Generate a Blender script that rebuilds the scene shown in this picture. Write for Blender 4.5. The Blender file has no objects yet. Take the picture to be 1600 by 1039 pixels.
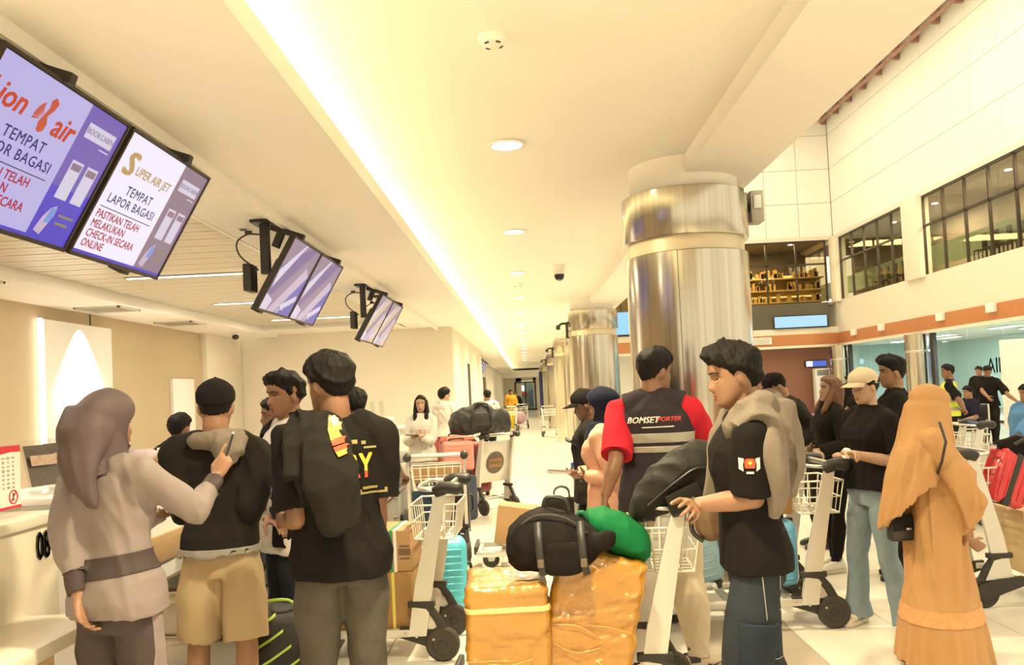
import bpy, bmesh, math, random
import numpy as np
from math import sin, cos, pi, radians as R
from mathutils import Vector as V, Matrix
from mathutils.bvhtree import BVHTree
S = bpy.context.scene
COL = S.collection
rng = np.random.RandomState(7)
# ------------------------------------------------------------------ camera
FPX, HC = 1300.0, 1.55
CX, CY = 800.0, 570.0                     # principal point in the 1600x1039 photo (sensor shift)
ROLL, YAW, PITCH = 0.047, math.atan(22.1/1300), math.atan(41.1/1300)
Fw = V((-sin(YAW)*cos(PITCH), cos(YAW)*cos(PITCH), sin(PITCH)))
R0 = V((cos(YAW), sin(YAW), 0)); U0 = R0.cross(Fw)
CAMX = R0*cos(ROLL) - U0*sin(ROLL); CAMY = R0*sin(ROLL) + U0*cos(ROLL)
cd = bpy.data.cameras.new('camera'); cam = bpy.data.objects.new('camera', cd); COL.objects.link(cam)
cd.sensor_width = 36; cd.lens = 36*FPX/1600; cd.shift_y = (CY-519.5)/1600; cd.clip_end = 300
cam.matrix_world = Matrix(((CAMX.x, CAMY.x, -Fw.x, 0), (CAMX.y, CAMY.y, -Fw.y, 0), (CAMX.z, CAMY.z, -Fw.z, HC), (0, 0, 0, 1)))
S.camera = cam
def P(px, py, Y):
    d = Fw*FPX + CAMX*(px-CX) - CAMY*(py-CY)
    return V((0, 0, HC)) + d*(Y/d.y)
def G(px, py, z=0.0):
    d = Fw*FPX + CAMX*(px-CX) - CAMY*(py-CY)
    return V((0, 0, HC)) + d*((z-HC)/d.z)
# ------------------------------------------------------------------ world, lights, exposure
S.view_settings.view_transform = 'Standard'; S.view_settings.look = 'None'
S.view_settings.gamma = 1; S.view_settings.use_curve_mapping = False
S.view_settings.exposure = 0.92
S.cycles.use_denoising = True
S.cycles.max_bounces = 7; S.cycles.diffuse_bounces = 4; S.cycles.glossy_bounces = 4; S.cycles.transparent_max_bounces = 12
S.cycles.sample_clamp_indirect = 6; S.cycles.caustics_reflective = False; S.cycles.caustics_refractive = False
WARM = (1.0, 0.855, 0.53)
w = bpy.data.worlds.new('hall_light'); S.world = w; w.use_nodes = True
w.node_tree.nodes['Background'].inputs[0].default_value = (1.0, 0.875, 0.60, 1)
w.node_tree.nodes['Background'].inputs[1].default_value = 0.80
def lamp(name, kind, loc, power, color=WARM, size=0.2, size_y=None, rot=(0, 0, 0), spot=None, blend=0.5):
    l = bpy.data.lights.new(name, kind); l.energy = power; l.color = color
    if kind == 'AREA':
        l.size = size
        if size_y: l.shape = 'RECTANGLE'; l.size_y = size_y
        else: l.shape = 'DISK'
    else: l.shadow_soft_size = size
    if spot: l.spot_size = R(spot); l.spot_blend = blend
    o = bpy.data.objects.new(name, l); COL.objects.link(o); o.location = loc; o.rotation_euler = rot
    return o
LIGHT_Y = [-0.55+3.0*i for i in range(-1, 16)]
CEIL = 3.18
for y in LIGHT_Y:
    lamp('downlight_lamp', 'SPOT', (-0.06, y, CEIL-0.03), 320 if y < 30 else 180, size=0.09, spot=150, blend=0.9)
for y in range(0, 60, 6):                      # cove strip behind the soffit lip, shining up
    lamp('cove_lamp', 'AREA', (-1.36, y+3, 2.95), 46, (1.0, 0.86, 0.38), 0.10, 5.9, (R(180), R(38), 0))
lamp('atrium_lamp', 'AREA', (7.5, 12, 12.2), 1050, (1.0, 0.83, 0.55), 9, 26)
lamp('atrium_lamp', 'AREA', (7.5, 30, 12.2), 260, (1.0, 0.85, 0.60), 8, 8)
for x, y in ((-3.4, 6.1), (-3.55, 8.75), (-3.6, 11.4), (-3.6, 14.0), (-3.4, 3.4)):
    lamp('line_lamp', 'AREA', (x, y, 2.93), 26, (1.0, 0.84, 0.62), 1.3, 0.05)
lamp('scallop_lamp', 'SPOT', (-5.50, 10.45, 2.80), 260, (1.0, 0.93, 0.80), 0.02, None, (0, R(-5), 0), 74, 0.3)
for y in (21.5, 25.5, 31.0): lamp('upper_room_lamp', 'AREA', (14.9, y, 7.4), 260, (1.0, 0.86, 0.6), 1.6, 3.0)
for x in (5, 10): lamp('upper_room_lamp', 'AREA', (x, 37.3, 7.4), 260, (1.0, 0.82, 0.5), 3.5, 1.6)
# ------------------------------------------------------------------ materials
def lin(c): return tuple(((x/255+0.055)/1.055)**2.4 if x/255 > 0.04045 else x/255/12.92 for x in c)
TINT = (1.0, 0.80, 0.50)
def pc(r, g, b, gain=0.8):                # colour as it looks under the warm light -> neutral albedo
    l = lin((r, g, b)); return tuple(min(0.9, l[i]*gain/TINT[i]) for i in range(3))
MATS = {}
def mat(name, col, rough=0.6, metal=0.0, var=0.08, vscale=6.0, bump=0.0, bscale=60.0, emit=None, estr=0.0, coat=0.0, spec=0.5, stretch=None, sheen=0.0):
    if name in MATS: return MATS[name]
    m = bpy.data.materials.new(name); m.use_nodes = True; nt = m.node_tree; b = nt.nodes['Principled BSDF']
    c = tuple(col)+(1,)
    b.inputs['Base Color'].default_value = c; b.inputs['Roughness'].default_value = rough; b.inputs['Metallic'].default_value = metal
    b.inputs['Specular IOR Level'].default_value = spec; b.inputs['Coat Weight'].default_value = coat
    if sheen: b.inputs['Sheen Weight'].default_value = sheen
    if emit:
        b.inputs['Emission Color'].default_value = tuple(emit)+(1,); b.inputs['Emission Strength'].default_value = estr
    if var > 0 or bump > 0:
        tc = nt.nodes.new('ShaderNodeTexCoord'); src = tc.outputs['Object']
        if stretch:
            mp = nt.nodes.new('ShaderNodeMapping'); mp.inputs['Scale'].default_value = stretch
            nt.links.new(src, mp.inputs[0]); src = mp.outputs[0]
    if var > 0:
        n = nt.nodes.new('ShaderNodeTexNoise'); n.inputs['Scale'].default_value = vscale; n.inputs['Detail'].default_value = 5
        nt.links.new(src, n.inputs['Vector'])
        mx = nt.nodes.new('ShaderNodeMix'); mx.data_type = 'RGBA'
        mx.inputs[6].default_value = tuple(max(0, x*(1-var)) for x in col)+(1,); mx.inputs[7].default_value = tuple(min(1, x*(1+var)) for x in col)+(1,)
        nt.links.new(n.outputs['Fac'], mx.inputs[0]); nt.links.new(mx.outputs[2], b.inputs['Base Color'])
    if bump > 0:
        n2 = nt.nodes.new('ShaderNodeTexNoise'); n2.inputs['Scale'].default_value = bscale; n2.inputs['Detail'].default_value = 4
        nt.links.new(src, n2.inputs['Vector'])
        bp = nt.nodes.new('ShaderNodeBump'); bp.inputs['Strength'].default_value = bump; bp.inputs['Distance'].default_value = 0.01
        nt.links.new(n2.outputs['Fac'], bp.inputs['Height']); nt.links.new(bp.outputs[0], b.inputs['Normal'])
        if coat: nt.links.new(bp.outputs[0], b.inputs['Coat Normal'])
    MATS[name] = m; return m
def glow(name, col, strength):
    if name in MATS: return MATS[name]
    return mat(name, (0.02, 0.02, 0.02), 0.35, var=0, emit=col, estr=strength)
def glass(name, tint=(0.85, 0.95, 0.92), refl=0.12):
    if name in MATS: return MATS[name]
    m = bpy.data.materials.new(name); m.use_nodes = True; nt = m.node_tree; nt.nodes.clear()
    o = nt.nodes.new('ShaderNodeOutputMaterial'); mx = nt.nodes.new('ShaderNodeMixShader'); t = nt.nodes.new('ShaderNodeBsdfTransparent'); g = nt.nodes.new('ShaderNodeBsdfGlossy')
    lw = nt.nodes.new('ShaderNodeLayerWeight'); lw.inputs[0].default_value = 0.35
    ml = nt.nodes.new('ShaderNodeMath'); ml.operation = 'MULTIPLY'; ml.inputs[1].default_value = refl*3; nt.links.new(lw.outputs['Facing'], ml.inputs[0])
    t.inputs[0].default_value = tuple(tint)+(1,); g.inputs['Roughness'].default_value = 0.03
    nt.links.new(ml.outputs[0], mx.inputs[0]); nt.links.new(t.outputs[0], mx.inputs[1]); nt.links.new(g.outputs[0], mx.inputs[2]); nt.links.new(mx.outputs[0], o.inputs[0])
    MATS[name] = m; return m
# ------------------------------------------------------------------ mesh helpers
def rotz(a): return Matrix.Rotation(a, 3, 'Z')
def eul(x=0, y=0, z=0): return (Matrix.Rotation(R(z), 3, 'Z') @ Matrix.Rotation(R(y), 3, 'Y') @ Matrix.Rotation(R(x), 3, 'X'))
class MB:
    def __init__(s): s.v = []; s.f = []; s.m = []
    def add(s, vs, fs, mi=0):
        n = len(s.v); s.v += [tuple(p) for p in vs]; s.f += [tuple(i+n for i in f) for f in fs]; s.m += [mi]*len(fs); return s
    def box(s, c, size, rot=None, mi=0):
        c = V(c); h = V(size)/2; vs = []
        for z in (-1, 1):
            for x, y in ((-1, -1), (1, -1), (1, 1), (-1, 1)):
                p = V((x*h.x, y*h.y, z*h.z)); vs.append(c+(rot @ p if rot else p))
        return s.add(vs, [(3, 2, 1, 0), (4, 5, 6, 7), (0, 1, 5, 4), (1, 2, 6, 5), (2, 3, 7, 6), (3, 0, 4, 7)], mi)
    def rbox(s, c, size, bev=0.01, rot=None, seg=2, mi=0):
        bm = bmesh.new(); bmesh.ops.create_cube(bm, size=1); bmesh.ops.scale(bm, vec=size, verts=bm.verts)
        bmesh.ops.bevel(bm, geom=list(bm.edges), offset=min(bev, min(size)*0.49), segments=seg, affect='EDGES', profile=0.5)
        c = V(c); bm.verts.index_update()
        s.add([c+(rot @ v.co if rot else v.co) for v in bm.verts], [[v.index for v in f.verts] for f in bm.faces], mi); bm.free(); return s
    def bmx(s, bm, mi=0):
        bm.verts.index_update(); s.add([v.co for v in bm.verts], [[v.index for v in f.verts] for f in bm.faces], mi); bm.free(); return s
    def loft(s, rings, cap=True, mi=0, closed=False):
        n = len(rings[0]); vs = [p for r in rings for p in r]; fs = []
        m = len(rings)
        for j in range(m if closed else m-1):
            a, b = j*n, ((j+1) % m)*n
            for i in range(n):
                k = (i+1) % n; fs.append((a+i, a+k, b+k, b+i))
        if cap and not closed:
            fs.append(tuple(range(n-1, -1, -1))); fs.append(tuple(range((m-1)*n, m*n)))
        return s.add(vs, fs, mi)
    def tube(s, path, rad, n=10, cap=True, mi=0, flat=1.0, closed=False, up=None):
        path = [V(p) for p in path]; m = len(path)
        if not hasattr(rad, '__len__'): rad = [rad]*m
        rings = []; pu = V(up) if up else None
        for i, p in enumerate(path):
            if closed: t = path[(i+1) % m]-path[i-1]
            else: t = path[min(i+1, m-1)]-path[max(i-1, 0)]
            if t.length < 1e-9: t = V((0, 0, 1))
            t.normalize()
            if pu is None: pu = V((0, 0, 1)) if abs(t.z) < 0.9 else V((0, 1, 0))
            u = pu-t*pu.dot(t)
            if u.length < 1e-6: u = t.orthogonal()
            u.normalize(); w_ = t.cross(u); pu = u
            rings.append([p+u*(rad[i]*cos(2*pi*k/n)*flat)+w_*(rad[i]*sin(2*pi*k/n)) for k in range(n)])
        return s.loft(rings, cap, mi, closed)
    def lathe(s, prof, c=(0, 0, 0), n=24, mi=0, rot=None, cap=True):
        c = V(c); rings = []
        for r, z in prof:
            rings.append([c+(rot @ V((r*cos(2*pi*k/n), r*sin(2*pi*k/n), z)) if rot else V((r*cos(2*pi*k/n), r*sin(2*pi*k/n), z))) for k in range(n)])
        return s.loft(rings, cap, mi)
    def ball(s, c, r, rot=None, nu=14, nv=10, mi=0, p=1.0):
        if not hasattr(r, '__len__'): r = (r, r, r)
        c = V(c); rings = []
        for j in range(nv+1):
            t = -pi/2+pi*j/nv; t = max(min(t, pi/2-0.02), -pi/2+0.02); ring = []
            for k in range(nu):
                a = 2*pi*k/nu
                q = [cos(t)*cos(a), cos(t)*sin(a), sin(t)]
                q = V([math.copysign(abs(x)**p, x)*r[i] for i, x in enumerate(q)])
                ring.append(c+(rot @ q if rot else q))
            rings.append(ring)
        return s.loft(rings, True, mi)
    def prism(s, pts, frame, th, mi=0):
        o, ux, uy = (V(q) for q in frame); nz = ux.cross(uy).normalized(); n = len(pts)
        a = [o+ux*p[0]+uy*p[1] for p in pts]; b = [q+nz*th for q in a]
        fs = [tuple(range(n-1, -1, -1)), tuple(range(n, 2*n))]+[(i, (i+1) % n, n+(i+1) % n, n+i) for i in range(n)]
        return s.add(a+b, fs, mi)
    def mesh(s, name='m'):
        me = bpy.data.meshes.new(name); me.from_pydata(s.v, [], s.f)
        if any(s.m): me.polygons.foreach_set('material_index', s.m)
        me.update(); return me
    def build(s, name, mats, parent=None, smooth=38, loc=None):
        return link(name, s.mesh(name), mats, parent, smooth, loc)
def link(name, me, mats, parent=None, smooth=38, loc=None):
    me.name = name
    if not isinstance(mats, (list, tuple)): mats = [mats]
    me.materials.clear()
    for m in mats: me.materials.append(m)
    if smooth:
        me.polygons.foreach_set('use_smooth', [True]*len(me.polygons))
        if smooth < 180: me.set_sharp_from_angle(angle=R(smooth))
    o = bpy.data.objects.new(name, me); COL.objects.link(o)
    if parent: o.parent = parent
    if loc is not None: o.location = loc
    return o
def tag(o, label=None, cat=None, group=None, kind=None):
    if label: o['label'] = label
    if cat: o['category'] = cat
    if group: o['group'] = group
    if kind: o['kind'] = kind
    return o
def empty(name, loc=(0, 0, 0), rz=0.0, label=None, cat=None, group=None):
    o = bpy.data.objects.new(name, None); o.empty_display_size = 0.1; COL.objects.link(o); o.location = loc; o.rotation_euler = (0, 0, rz)
    return tag(o, label, cat, group)
def struct(name, mb, mats, smooth=38, parent=None):
    o = mb.build(name, mats, parent, smooth)
    if not parent: o['kind'] = 'structure'
    return o
def dup(root, loc, rz, label=None, group=None):
    r = root.copy(); COL.objects.link(r); r.location = loc; r.rotation_euler = (0, 0, rz)
    if label: r['label'] = label
    if group: r['group'] = group
    for ch in list(root.children):
        c = ch.copy(); COL.objects.link(c); c.parent = r
        for g in list(ch.children):
            d = g.copy(); COL.objects.link(d); d.parent = c
    return r
def spline(pts, n=4):
    pts = [V(p) for p in pts]; out = []
    for i in range(len(pts)-1):
        p0, p1, p2, p3 = pts[max(i-1, 0)], pts[i], pts[i+1], pts[min(i+2, len(pts)-1)]
        for k in range(n):
            t = k/n; out.append(0.5*((2*p1)+(p2-p0)*t+(2*p0-5*p1+4*p2-p3)*t*t+(3*p1-p0-3*p2+p3)*t*t*t))
    return out+[pts[-1]]
def lerpn(v, m): return list(np.interp(np.linspace(0, len(v)-1, m), range(len(v)), v))
_tmp = 0
def remesh(mb, vox, smooth=2, decim=None):
    me = mb.mesh('tmp'); o = bpy.data.objects.new('tmp', me); COL.objects.link(o)
    md = o.modifiers.new('r', 'REMESH'); md.mode = 'VOXEL'; md.voxel_size = vox
    if smooth:
        sm = o.modifiers.new('s', 'SMOOTH'); sm.iterations = smooth; sm.factor = 0.5
    if decim:
        dm = o.modifiers.new('d', 'DECIMATE'); dm.ratio = decim
    dg = bpy.context.evaluated_depsgraph_get()
    out = bpy.data.meshes.new_from_object(o.evaluated_get(dg))
    bpy.data.objects.remove(o); bpy.data.meshes.remove(me)
    return out
def coords(me):
    a = np.empty(len(me.vertices)*3, dtype=np.float32); me.vertices.foreach_get('co', a); return a.reshape(-1, 3).astype(float)
def normals(me):
    a = np.empty(len(me.vertices)*3, dtype=np.float32); me.vertex_normals.foreach_get('vector', a); return a.reshape(-1, 3).astype(float)
def setco(me, a): me.vertices.foreach_set('co', a.astype(np.float32).ravel()); me.update()
def folds(me, amp, freq=18.0, seed=1, stretch=(1, 1, 1), mask=None):
    co = coords(me); nr = normals(me); rs = np.random.RandomState(seed); q = co*np.array(stretch); d = np.zeros(len(co))
    for k in range(5):
        u = rs.normal(size=3); u /= np.linalg.norm(u); v = rs.normal(size=3); v /= np.linalg.norm(v)
        fr = freq*(0.6+0.35*k); ph, ph2 = rs.rand(2)*6.28
        d += (0.5-np.abs(np.sin(q@u*fr*0.5+1.5*np.sin(q@v*fr*0.35+ph2)+ph)))*(1/(1+0.55*k))
    if mask is not None: d = d*mask(co)
    setco(me, co+nr*(d*amp)[:, None]); return me
def shell(me, planes, off=0.002, keep=None, rim=True):
    """a layer of cloth lying on mesh `me`, cut by planes (point, normal): keeps the side the normal points to"""
    bm = bmesh.new(); bm.from_mesh(me)
    for p, n in planes:
        bmesh.ops.bisect_plane(bm, geom=bm.verts[:]+bm.edges[:]+bm.faces[:], plane_co=p, plane_no=n, clear_inner=True)
    if keep:
        bad = [f for f in bm.faces if not keep(f.calc_center_median(), f.normal)]
        bmesh.ops.delete(bm, geom=bad, context='FACES')
    if len(bm.faces) == 0: bm.free(); return None
    bm.normal_update(); nn = {v: v.normal.copy() for v in bm.verts}
    for v in bm.verts: v.co += nn[v]*off
    if rim:
        be = [e for e in bm.edges if e.is_boundary]
        old = {}
        r = bmesh.ops.extrude_edge_only(bm, edges=be)
        nv = [g for g in r['geom'] if isinstance(g, bmesh.types.BMVert)]
        bm.normal_update()
        for v in nv:
            for e in v.link_edges:
                o = e.other_vert(v)
                if o in nn: v.co -= nn[o]*(off+0.004); break
    out = bpy.data.meshes.new('shell'); bm.to_mesh(out); bm.free(); out.update(); return out
_txt = {}
def text_mb(txt, size=0.1, bold=0.0, shear=0.0, align='CENTER', th=0.0, space=1.0):
    c = bpy.data.curves.new('t', 'FONT'); c.body = txt; c.size = size; c.align_x = align; c.align_y = 'CENTER'; c.shear = shear
    c.resolution_u = 2; c.extrude = th; c.space_character = space
    o = bpy.data.objects.new('t', c); COL.objects.link(o)
    dg = bpy.context.evaluated_depsgraph_get(); me = bpy.data.meshes.new_from_object(o.evaluated_get(dg))
    mb = MB(); b = bold*size*.8
    for dx, dy in (((-b, -b*.6), (b, b*.6), (-b, b*.6), (b, -b*.6)) if bold else ((0, 0),)): mb.add([v.co+V((dx, dy, 0)) for v in me.vertices], [tuple(p.vertices) for p in me.polygons])
    bpy.data.objects.remove(o); bpy.data.curves.remove(c); bpy.data.meshes.remove(me); return mb
def place(mb, o, ux, uy):
    """map the flat mesh onto the plane through o with axes ux, uy"""
    o, ux, uy = V(o), V(ux), V(uy); nz = ux.cross(uy).normalized()
    mb.v = [tuple(o+ux*p[0]+uy*p[1]+nz*p[2]) for p in mb.v]; return mb
def project(mb, me, direction, off=0.003):
    """push every vertex of a flat print along direction onto the mesh"""
    bm = bmesh.new(); bm.from_mesh(me); t = BVHTree.FromBMesh(bm); bm.free(); d = V(direction).normalized(); out = []
    for p in mb.v:
        h = t.ray_cast(V(p)-d*0.6, d, 1.6)
        out.append(tuple(h[0]-d*off) if h[0] else None)
    keep = [i for i, f in enumerate(mb.f) if all(out[k] is not None for k in f)]         # drop what misses the cloth
    mb.f = [mb.f[i] for i in keep]; mb.m = [mb.m[i] for i in keep]; mb.v = [q if q is not None else (0, 0, 0) for q in out]
    used = sorted({k for f in mb.f for k in f}); ix = {k: i for i, k in enumerate(used)}; mb.v = [mb.v[k] for k in used]; mb.f = [tuple(ix[k] for k in f) for f in mb.f]; return mb
def subdivide(mb, maxlen=0.02):
    bm = bmesh.new(); vs = [bm.verts.new(p) for p in mb.v]
    for f in mb.f:
        try: bm.faces.new([vs[i] for i in f])
        except ValueError: pass
    bmesh.ops.triangulate(bm, faces=bm.faces[:])
    for _ in range(4):
        es = [e for e in bm.edges if e.calc_length() > maxlen]
        if not es: break
        bmesh.ops.subdivide_edges(bm, edges=es, cuts=1); bmesh.ops.triangulate(bm, faces=bm.faces[:])
    return MB().bmx(bm)
# ================================================================== the setting
M_white = mat('white_paint', (0.82, 0.80, 0.76), 0.65, var=0.02, vscale=2)
M_ceil = mat('ceiling_paint', (0.88, 0.84, 0.78), 0.75, var=0.02, vscale=1.5)
M_beige = mat('beige_wallpaper', (0.50, 0.40, 0.26), 0.7, var=0.05, vscale=3, bump=0.05, bscale=90)
M_cream = mat('cream_wall_paint', (0.74, 0.69, 0.58), 0.65, var=0.03, vscale=2)
M_panelw = mat('white_cladding', (0.86, 0.84, 0.78), 0.5, var=0.02, vscale=2)
M_steel = mat('brushed_steel_reflection_streaks', (0.52, 0.475, 0.40), 0.19, 1.0, var=0.38, vscale=2.2, stretch=(16, 16, 0.04))  # vertical colour streaks: brushed grain plus painted-in stripes of reflected surroundings
M_steel2 = mat('satin_steel', (0.62, 0.60, 0.56), 0.38, 1.0, var=0.06, vscale=8)
M_alu = mat('white_aluminium', (0.64, 0.61, 0.55), 0.32, 0.35, var=0.04, vscale=9)
M_black = mat('black_plastic', (0.022, 0.020, 0.018), 0.45, var=0.15, vscale=14)
M_rubber = mat('worn_rubber', (0.045, 0.036, 0.028), 0.75, var=0.25, vscale=12)
M_dark = mat('dark_metal', (0.05, 0.045, 0.04), 0.5, 0.5, var=0.1)
M_bronze = mat('bronze_frame', (0.06, 0.045, 0.035), 0.4, 0.6, var=0.1)
M_wood = mat('orange_wood_band', (0.50, 0.20, 0.075), 0.5, var=0.18, vscale=4, stretch=(1, 1, 14))
M_wood2 = mat('light_oak_laminate', (0.50, 0.33, 0.17), 0.5, var=0.2, vscale=5, stretch=(14, 1, 14))
M_terra = mat('terracotta_wall', (0.28, 0.12, 0.075), 0.7, var=0.08)
M_teal = mat('pale_teal_wall', (0.58, 0.74, 0.74), 0.6, var=0.04)
M_lampw = glow('lamp_diffuser', (1.0, 0.95, 0.82), 9.0)
M_linew = glow('line_light_diffuser', (1.0, 0.95, 0.88), 5.0)
M_grille = mat('grey_grille', (0.42, 0.38, 0.31), 0.6, var=0.05)
def tile_mat(name, col):
    m = mat(name, col, 0.16, var=0.07, vscale=2.2, spec=0.5); return m
M_tile = tile_mat('polished_cream_tile', (0.74, 0.69, 0.60)); M_tiled = tile_mat('polished_taupe_tile', (0.42, 0.35, 0.28))
M_grout = mat('grout', (0.30, 0.25, 0.19), 0.8, var=0.05)
# ---- floor: slab with real tiles near, one field beyond
struct('floor', MB().box((4, 33, -0.06), (36, 80, 0.10)), M_grout, 0)
floor = bpy.data.objects['floor']
TS, TX0, TY0 = 0.62, 0.94, 5.49-0.62*12
def tile_mesh():
    b = MB().rbox((0, 0, -0.006), (TS-0.005, TS-0.005, 0.012), 0.002, seg=1); return b.mesh('tile')
tm = tile_mesh(); tm.materials.append(M_tile); td = tm.copy(); td.materials.clear(); td.materials.append(M_tiled)
near = set()
for iy in range(6, 26):
    for ix in range(-6, 9):
        y = TY0+TS*(iy+0.5); x = TX0+TS*(ix+0.5)
        near.add((ix, iy)); o = bpy.data.objects.new('tile', td if ix == 0 and iy != 12 else tm); COL.objects.link(o); o.location = (x, y, 0); o.parent = floor
far_t = MB()
for iy in range(-2, 108):
    for ix in range(-12, 24):
        if (ix, iy) in near: continue
        y = TY0+TS*(iy+0.5); x = TX0+TS*(ix+0.5); g = TS/2-0.003
        far_t.add([(x-g, y-g, 0), (x+g, y-g, 0), (x+g, y+g, 0), (x-g, y+g, 0)], [(0, 1, 2, 3)], 1 if ix == 0 else 0)
ft = far_t.build('tile_field', [M_tile, M_tiled], floor, 0); ft['kind'] = 'stuff'
# ---- corridor ceiling, beam on the columns, soffit with the cove lip
struct('ceiling', MB().box((0.05, 31, CEIL+0.06), (2.7, 74, 0.12)), M_ceil, 0)
beam = MB(); beam.box((1.485, 31, 3.05+0.35), (0.57, 74, 0.70)); struct('ceiling', beam, M_ceil, 0)
fas = MB(); fas.box((1.68, 31, 5.2), (0.18, 74, 3.0)); struct('wall_gallery', fas, M_panelw, 0)
def soffit(y0, y1):
    b = MB(); b.box((-1.63, (y0+y1)/2, 2.9105), (1.31, y1-y0, 0.05)); b.box((-0.965, (y0+y1)/2, 2.94), (0.04, y1-y0, 0.11)); struct('ceiling', b, M_ceil, 0)
soffit(-4, 66)
struct('ceiling', MB().box((-1.72, 31, 3.0), (0.05, 70, 0.36)), M_ceil, 0)      # back of the cove
# slatted ceiling over the counters
sl = MB(); sl.box((-3.6, 6, 3.035), (2.7, 20, 0.03)); sc_ = struct('ceiling', sl, mat('slat_backing', (0.12, 0.10, 0.08), 0.8), 0)
slat_me = MB().rbox((0, 0, 0), (2.56, 0.138, 0.03), 0.004, seg=1).mesh('slat'); slat_me.materials.append(mat('ceiling_slat_metal', (0.62, 0.57, 0.47), 0.42, 0.35, var=0.04))
for i in range(104):
    o = bpy.data.objects.new('slat', slat_me); COL.objects.link(o); o.location = (-3.56, -0.6+0.152*i, 2.965+(0.002 if i % 2 else 0)); o.parent = sc_
struct('ceiling', MB().box((-2.295, 6, 2.96), (0.03, 20, 0.16)), M_ceil, 0)
bk = MB(); bk.box((-5.32, 6, 2.90), (0.92, 20.5, 0.14)); bk.box((-4.86, 6, 3.0), (0.02, 20, 0.30)); struct('ceiling', bk, M_ceil, 0)
bk2 = MB(); bk2.box((-3.6, 15.85, 2.95), (3.2, 1.3, 0.14)); struct('ceiling', bk2, M_ceil, 0)
for i, (x, y) in enumerate(((-3.45, 6.1), (-3.55, 8.78), (-3.6, 11.4), (-3.6, 14.0))):
    t = empty('line_light', (x, y, 2.945), R(0.5), ['slim white line light in the slatted ceiling behind the big screens', 'long white line light in the slatted ceiling left of the middle screens', 'short white line light half hidden behind the middle screens', 'farthest white line light of the slatted ceiling'][i], 'ceiling light', 'line lights in the slatted ceiling')
    MB().rbox((0, 0, 0), (1.36, 0.07, 0.014), 0.003).build('frame', M_alu, t); MB().box((0, 0, -0.008), (1.32, 0.045, 0.006)).build('diffuser', M_linew, t, 0)
for i, y in enumerate((7.6, 10.4, 12.6)):
    t = empty('ceiling_vent', (-5.25, y, 2.825), 0, ['square air vent in the low bulkhead nearest the big screens', 'second air vent along the low bulkhead above the beige wall', 'third small air vent of the bulkhead near the far corner'][i], 'vent', 'vents in the left bulkhead')
    fr = MB(); s_ = 0.27
    for sx, sy, lx, ly in ((s_, 0, .03, .57), (-s_, 0, .03, .57), (0, s_, .57, .03), (0, -s_, .57, .03)): fr.box((sx, sy, -0.004), (lx, ly, 0.02))
    fr.build('frame', M_alu, t, 0); g = MB()
    for k in range(9): g.box((0, -0.22+0.055*k, 0.0), (0.52, 0.034, 0.008), eul(x=25))
    g.build('grille', M_grille, t, 0)
# ---- left room walls
struct('wall_left', MB().box((-5.80, 6, 1.45), (0.10, 21, 2.95)), M_beige, 0)
struct('wall_left', MB().rbox((-5.70, 15.5, 1.42), (0.12, 1.75, 2.82), 0.004), M_cream, 30)
struct('wall_back', MB().box((-3.62, 16.5, 1.45), (4.36, 0.2, 2.92)), M_cream, 0)
wc = MB(); wc.box((-1.49, 18.38, 1.45), (0.10, 3.95, 2.92)); wc.box((-1.49, 24.0, 1.45), (0.10, 5.6, 2.92)); wc.box((-1.49, 20.8, 2.6), (0.10, 0.9, 0.62)); struct('wall_corridor', wc, M_cream, 0)
d = MB(); d.box((-1.46, 20.8, 1.14), (0.05, 0.86, 2.28)); dd = struct('door_1', d, mat('dark_brown_door', (0.03, 0.024, 0.018), 0.5), 0)
MB().rbox((-1.42, 21.1, 1.0), (0.04, 0.03, 0.16), 0.008).build('door_handle', M_steel2, dd)
p = MB(); p.rbox((-5.70, 10.48, 1.42), (0.10, 1.58, 2.48), 0.006); wp = struct('trim_1', p, M_white, 30)
struct('trim_2', MB().box((-5.70, 9.68, 1.42), (0.05, 0.03, 2.5)), glow('panel_edge_light', (1.0, 0.93, 0.80), 3.0), 0)
struct('trim_3', MB().box((-5.745, 10.9, 2.76), (0.01, 0.012, 0.24)), M_dark, 0)
dw = MB(); dw.rbox((-5.72, 13.72, 1.0), (0.06, 0.85, 2.02), 0.004); d2 = struct('door_2', dw, M_white, 30)
MB().tube([(-5.66, 13.4, 0.96), (-5.63, 13.4, 0.96), (-5.63, 13.5, 0.96)], 0.012, 8).build('door_handle', M_steel2, d2)
# far end of the corridor and the far check-in bay
fe = MB(); fe.box((-5.5, 26.9, 1.45), (8.0, 0.15, 2.95)); 
struct('wall_far', MB().box((-1.9, 48, 1.45), (0.1, 36, 2.95)), M_cream, 0)
bw = MB(); bw.box((-1.2, 66, 1.5), (1.5, 0.2, 3.2)); bw.box((1.35, 66, 1.5), (1.75, 0.2, 3.2)); bw.box((-0.1, 66, 2.75), (1.6, 0.2, 0.9)); struct('wall_end', bw, M_cream, 0)
struct('ceiling', MB().box((0, 63.6, 2.80), (4.0, 4.6, 0.5)), M_ceil, 0)
dr = MB()
for x in (-0.93, -0.15, 0.64): dr.box((x, 65.9, 1.1), (0.10, 0.12, 2.3))
for z in (0.05, 2.22): dr.box((-0.145, 65.9, z), (1.66, 0.12, 0.10))
ed = struct('door_3', dr, M_dark, 0)
MB().box((-0.54, 65.92, 1.13), (0.70, 0.02, 2.08)).build('pane', glass('door_glass'), ed, 0); MB().box((0.24, 65.92, 1.13), (0.70, 0.02, 2.08)).build('pane', glass('door_glass'), ed, 0)
t = empty('lit_shop_display', (-0.2, 69, 0), 0, 'bright red and white shop display behind the far glass door', 'display')
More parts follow.
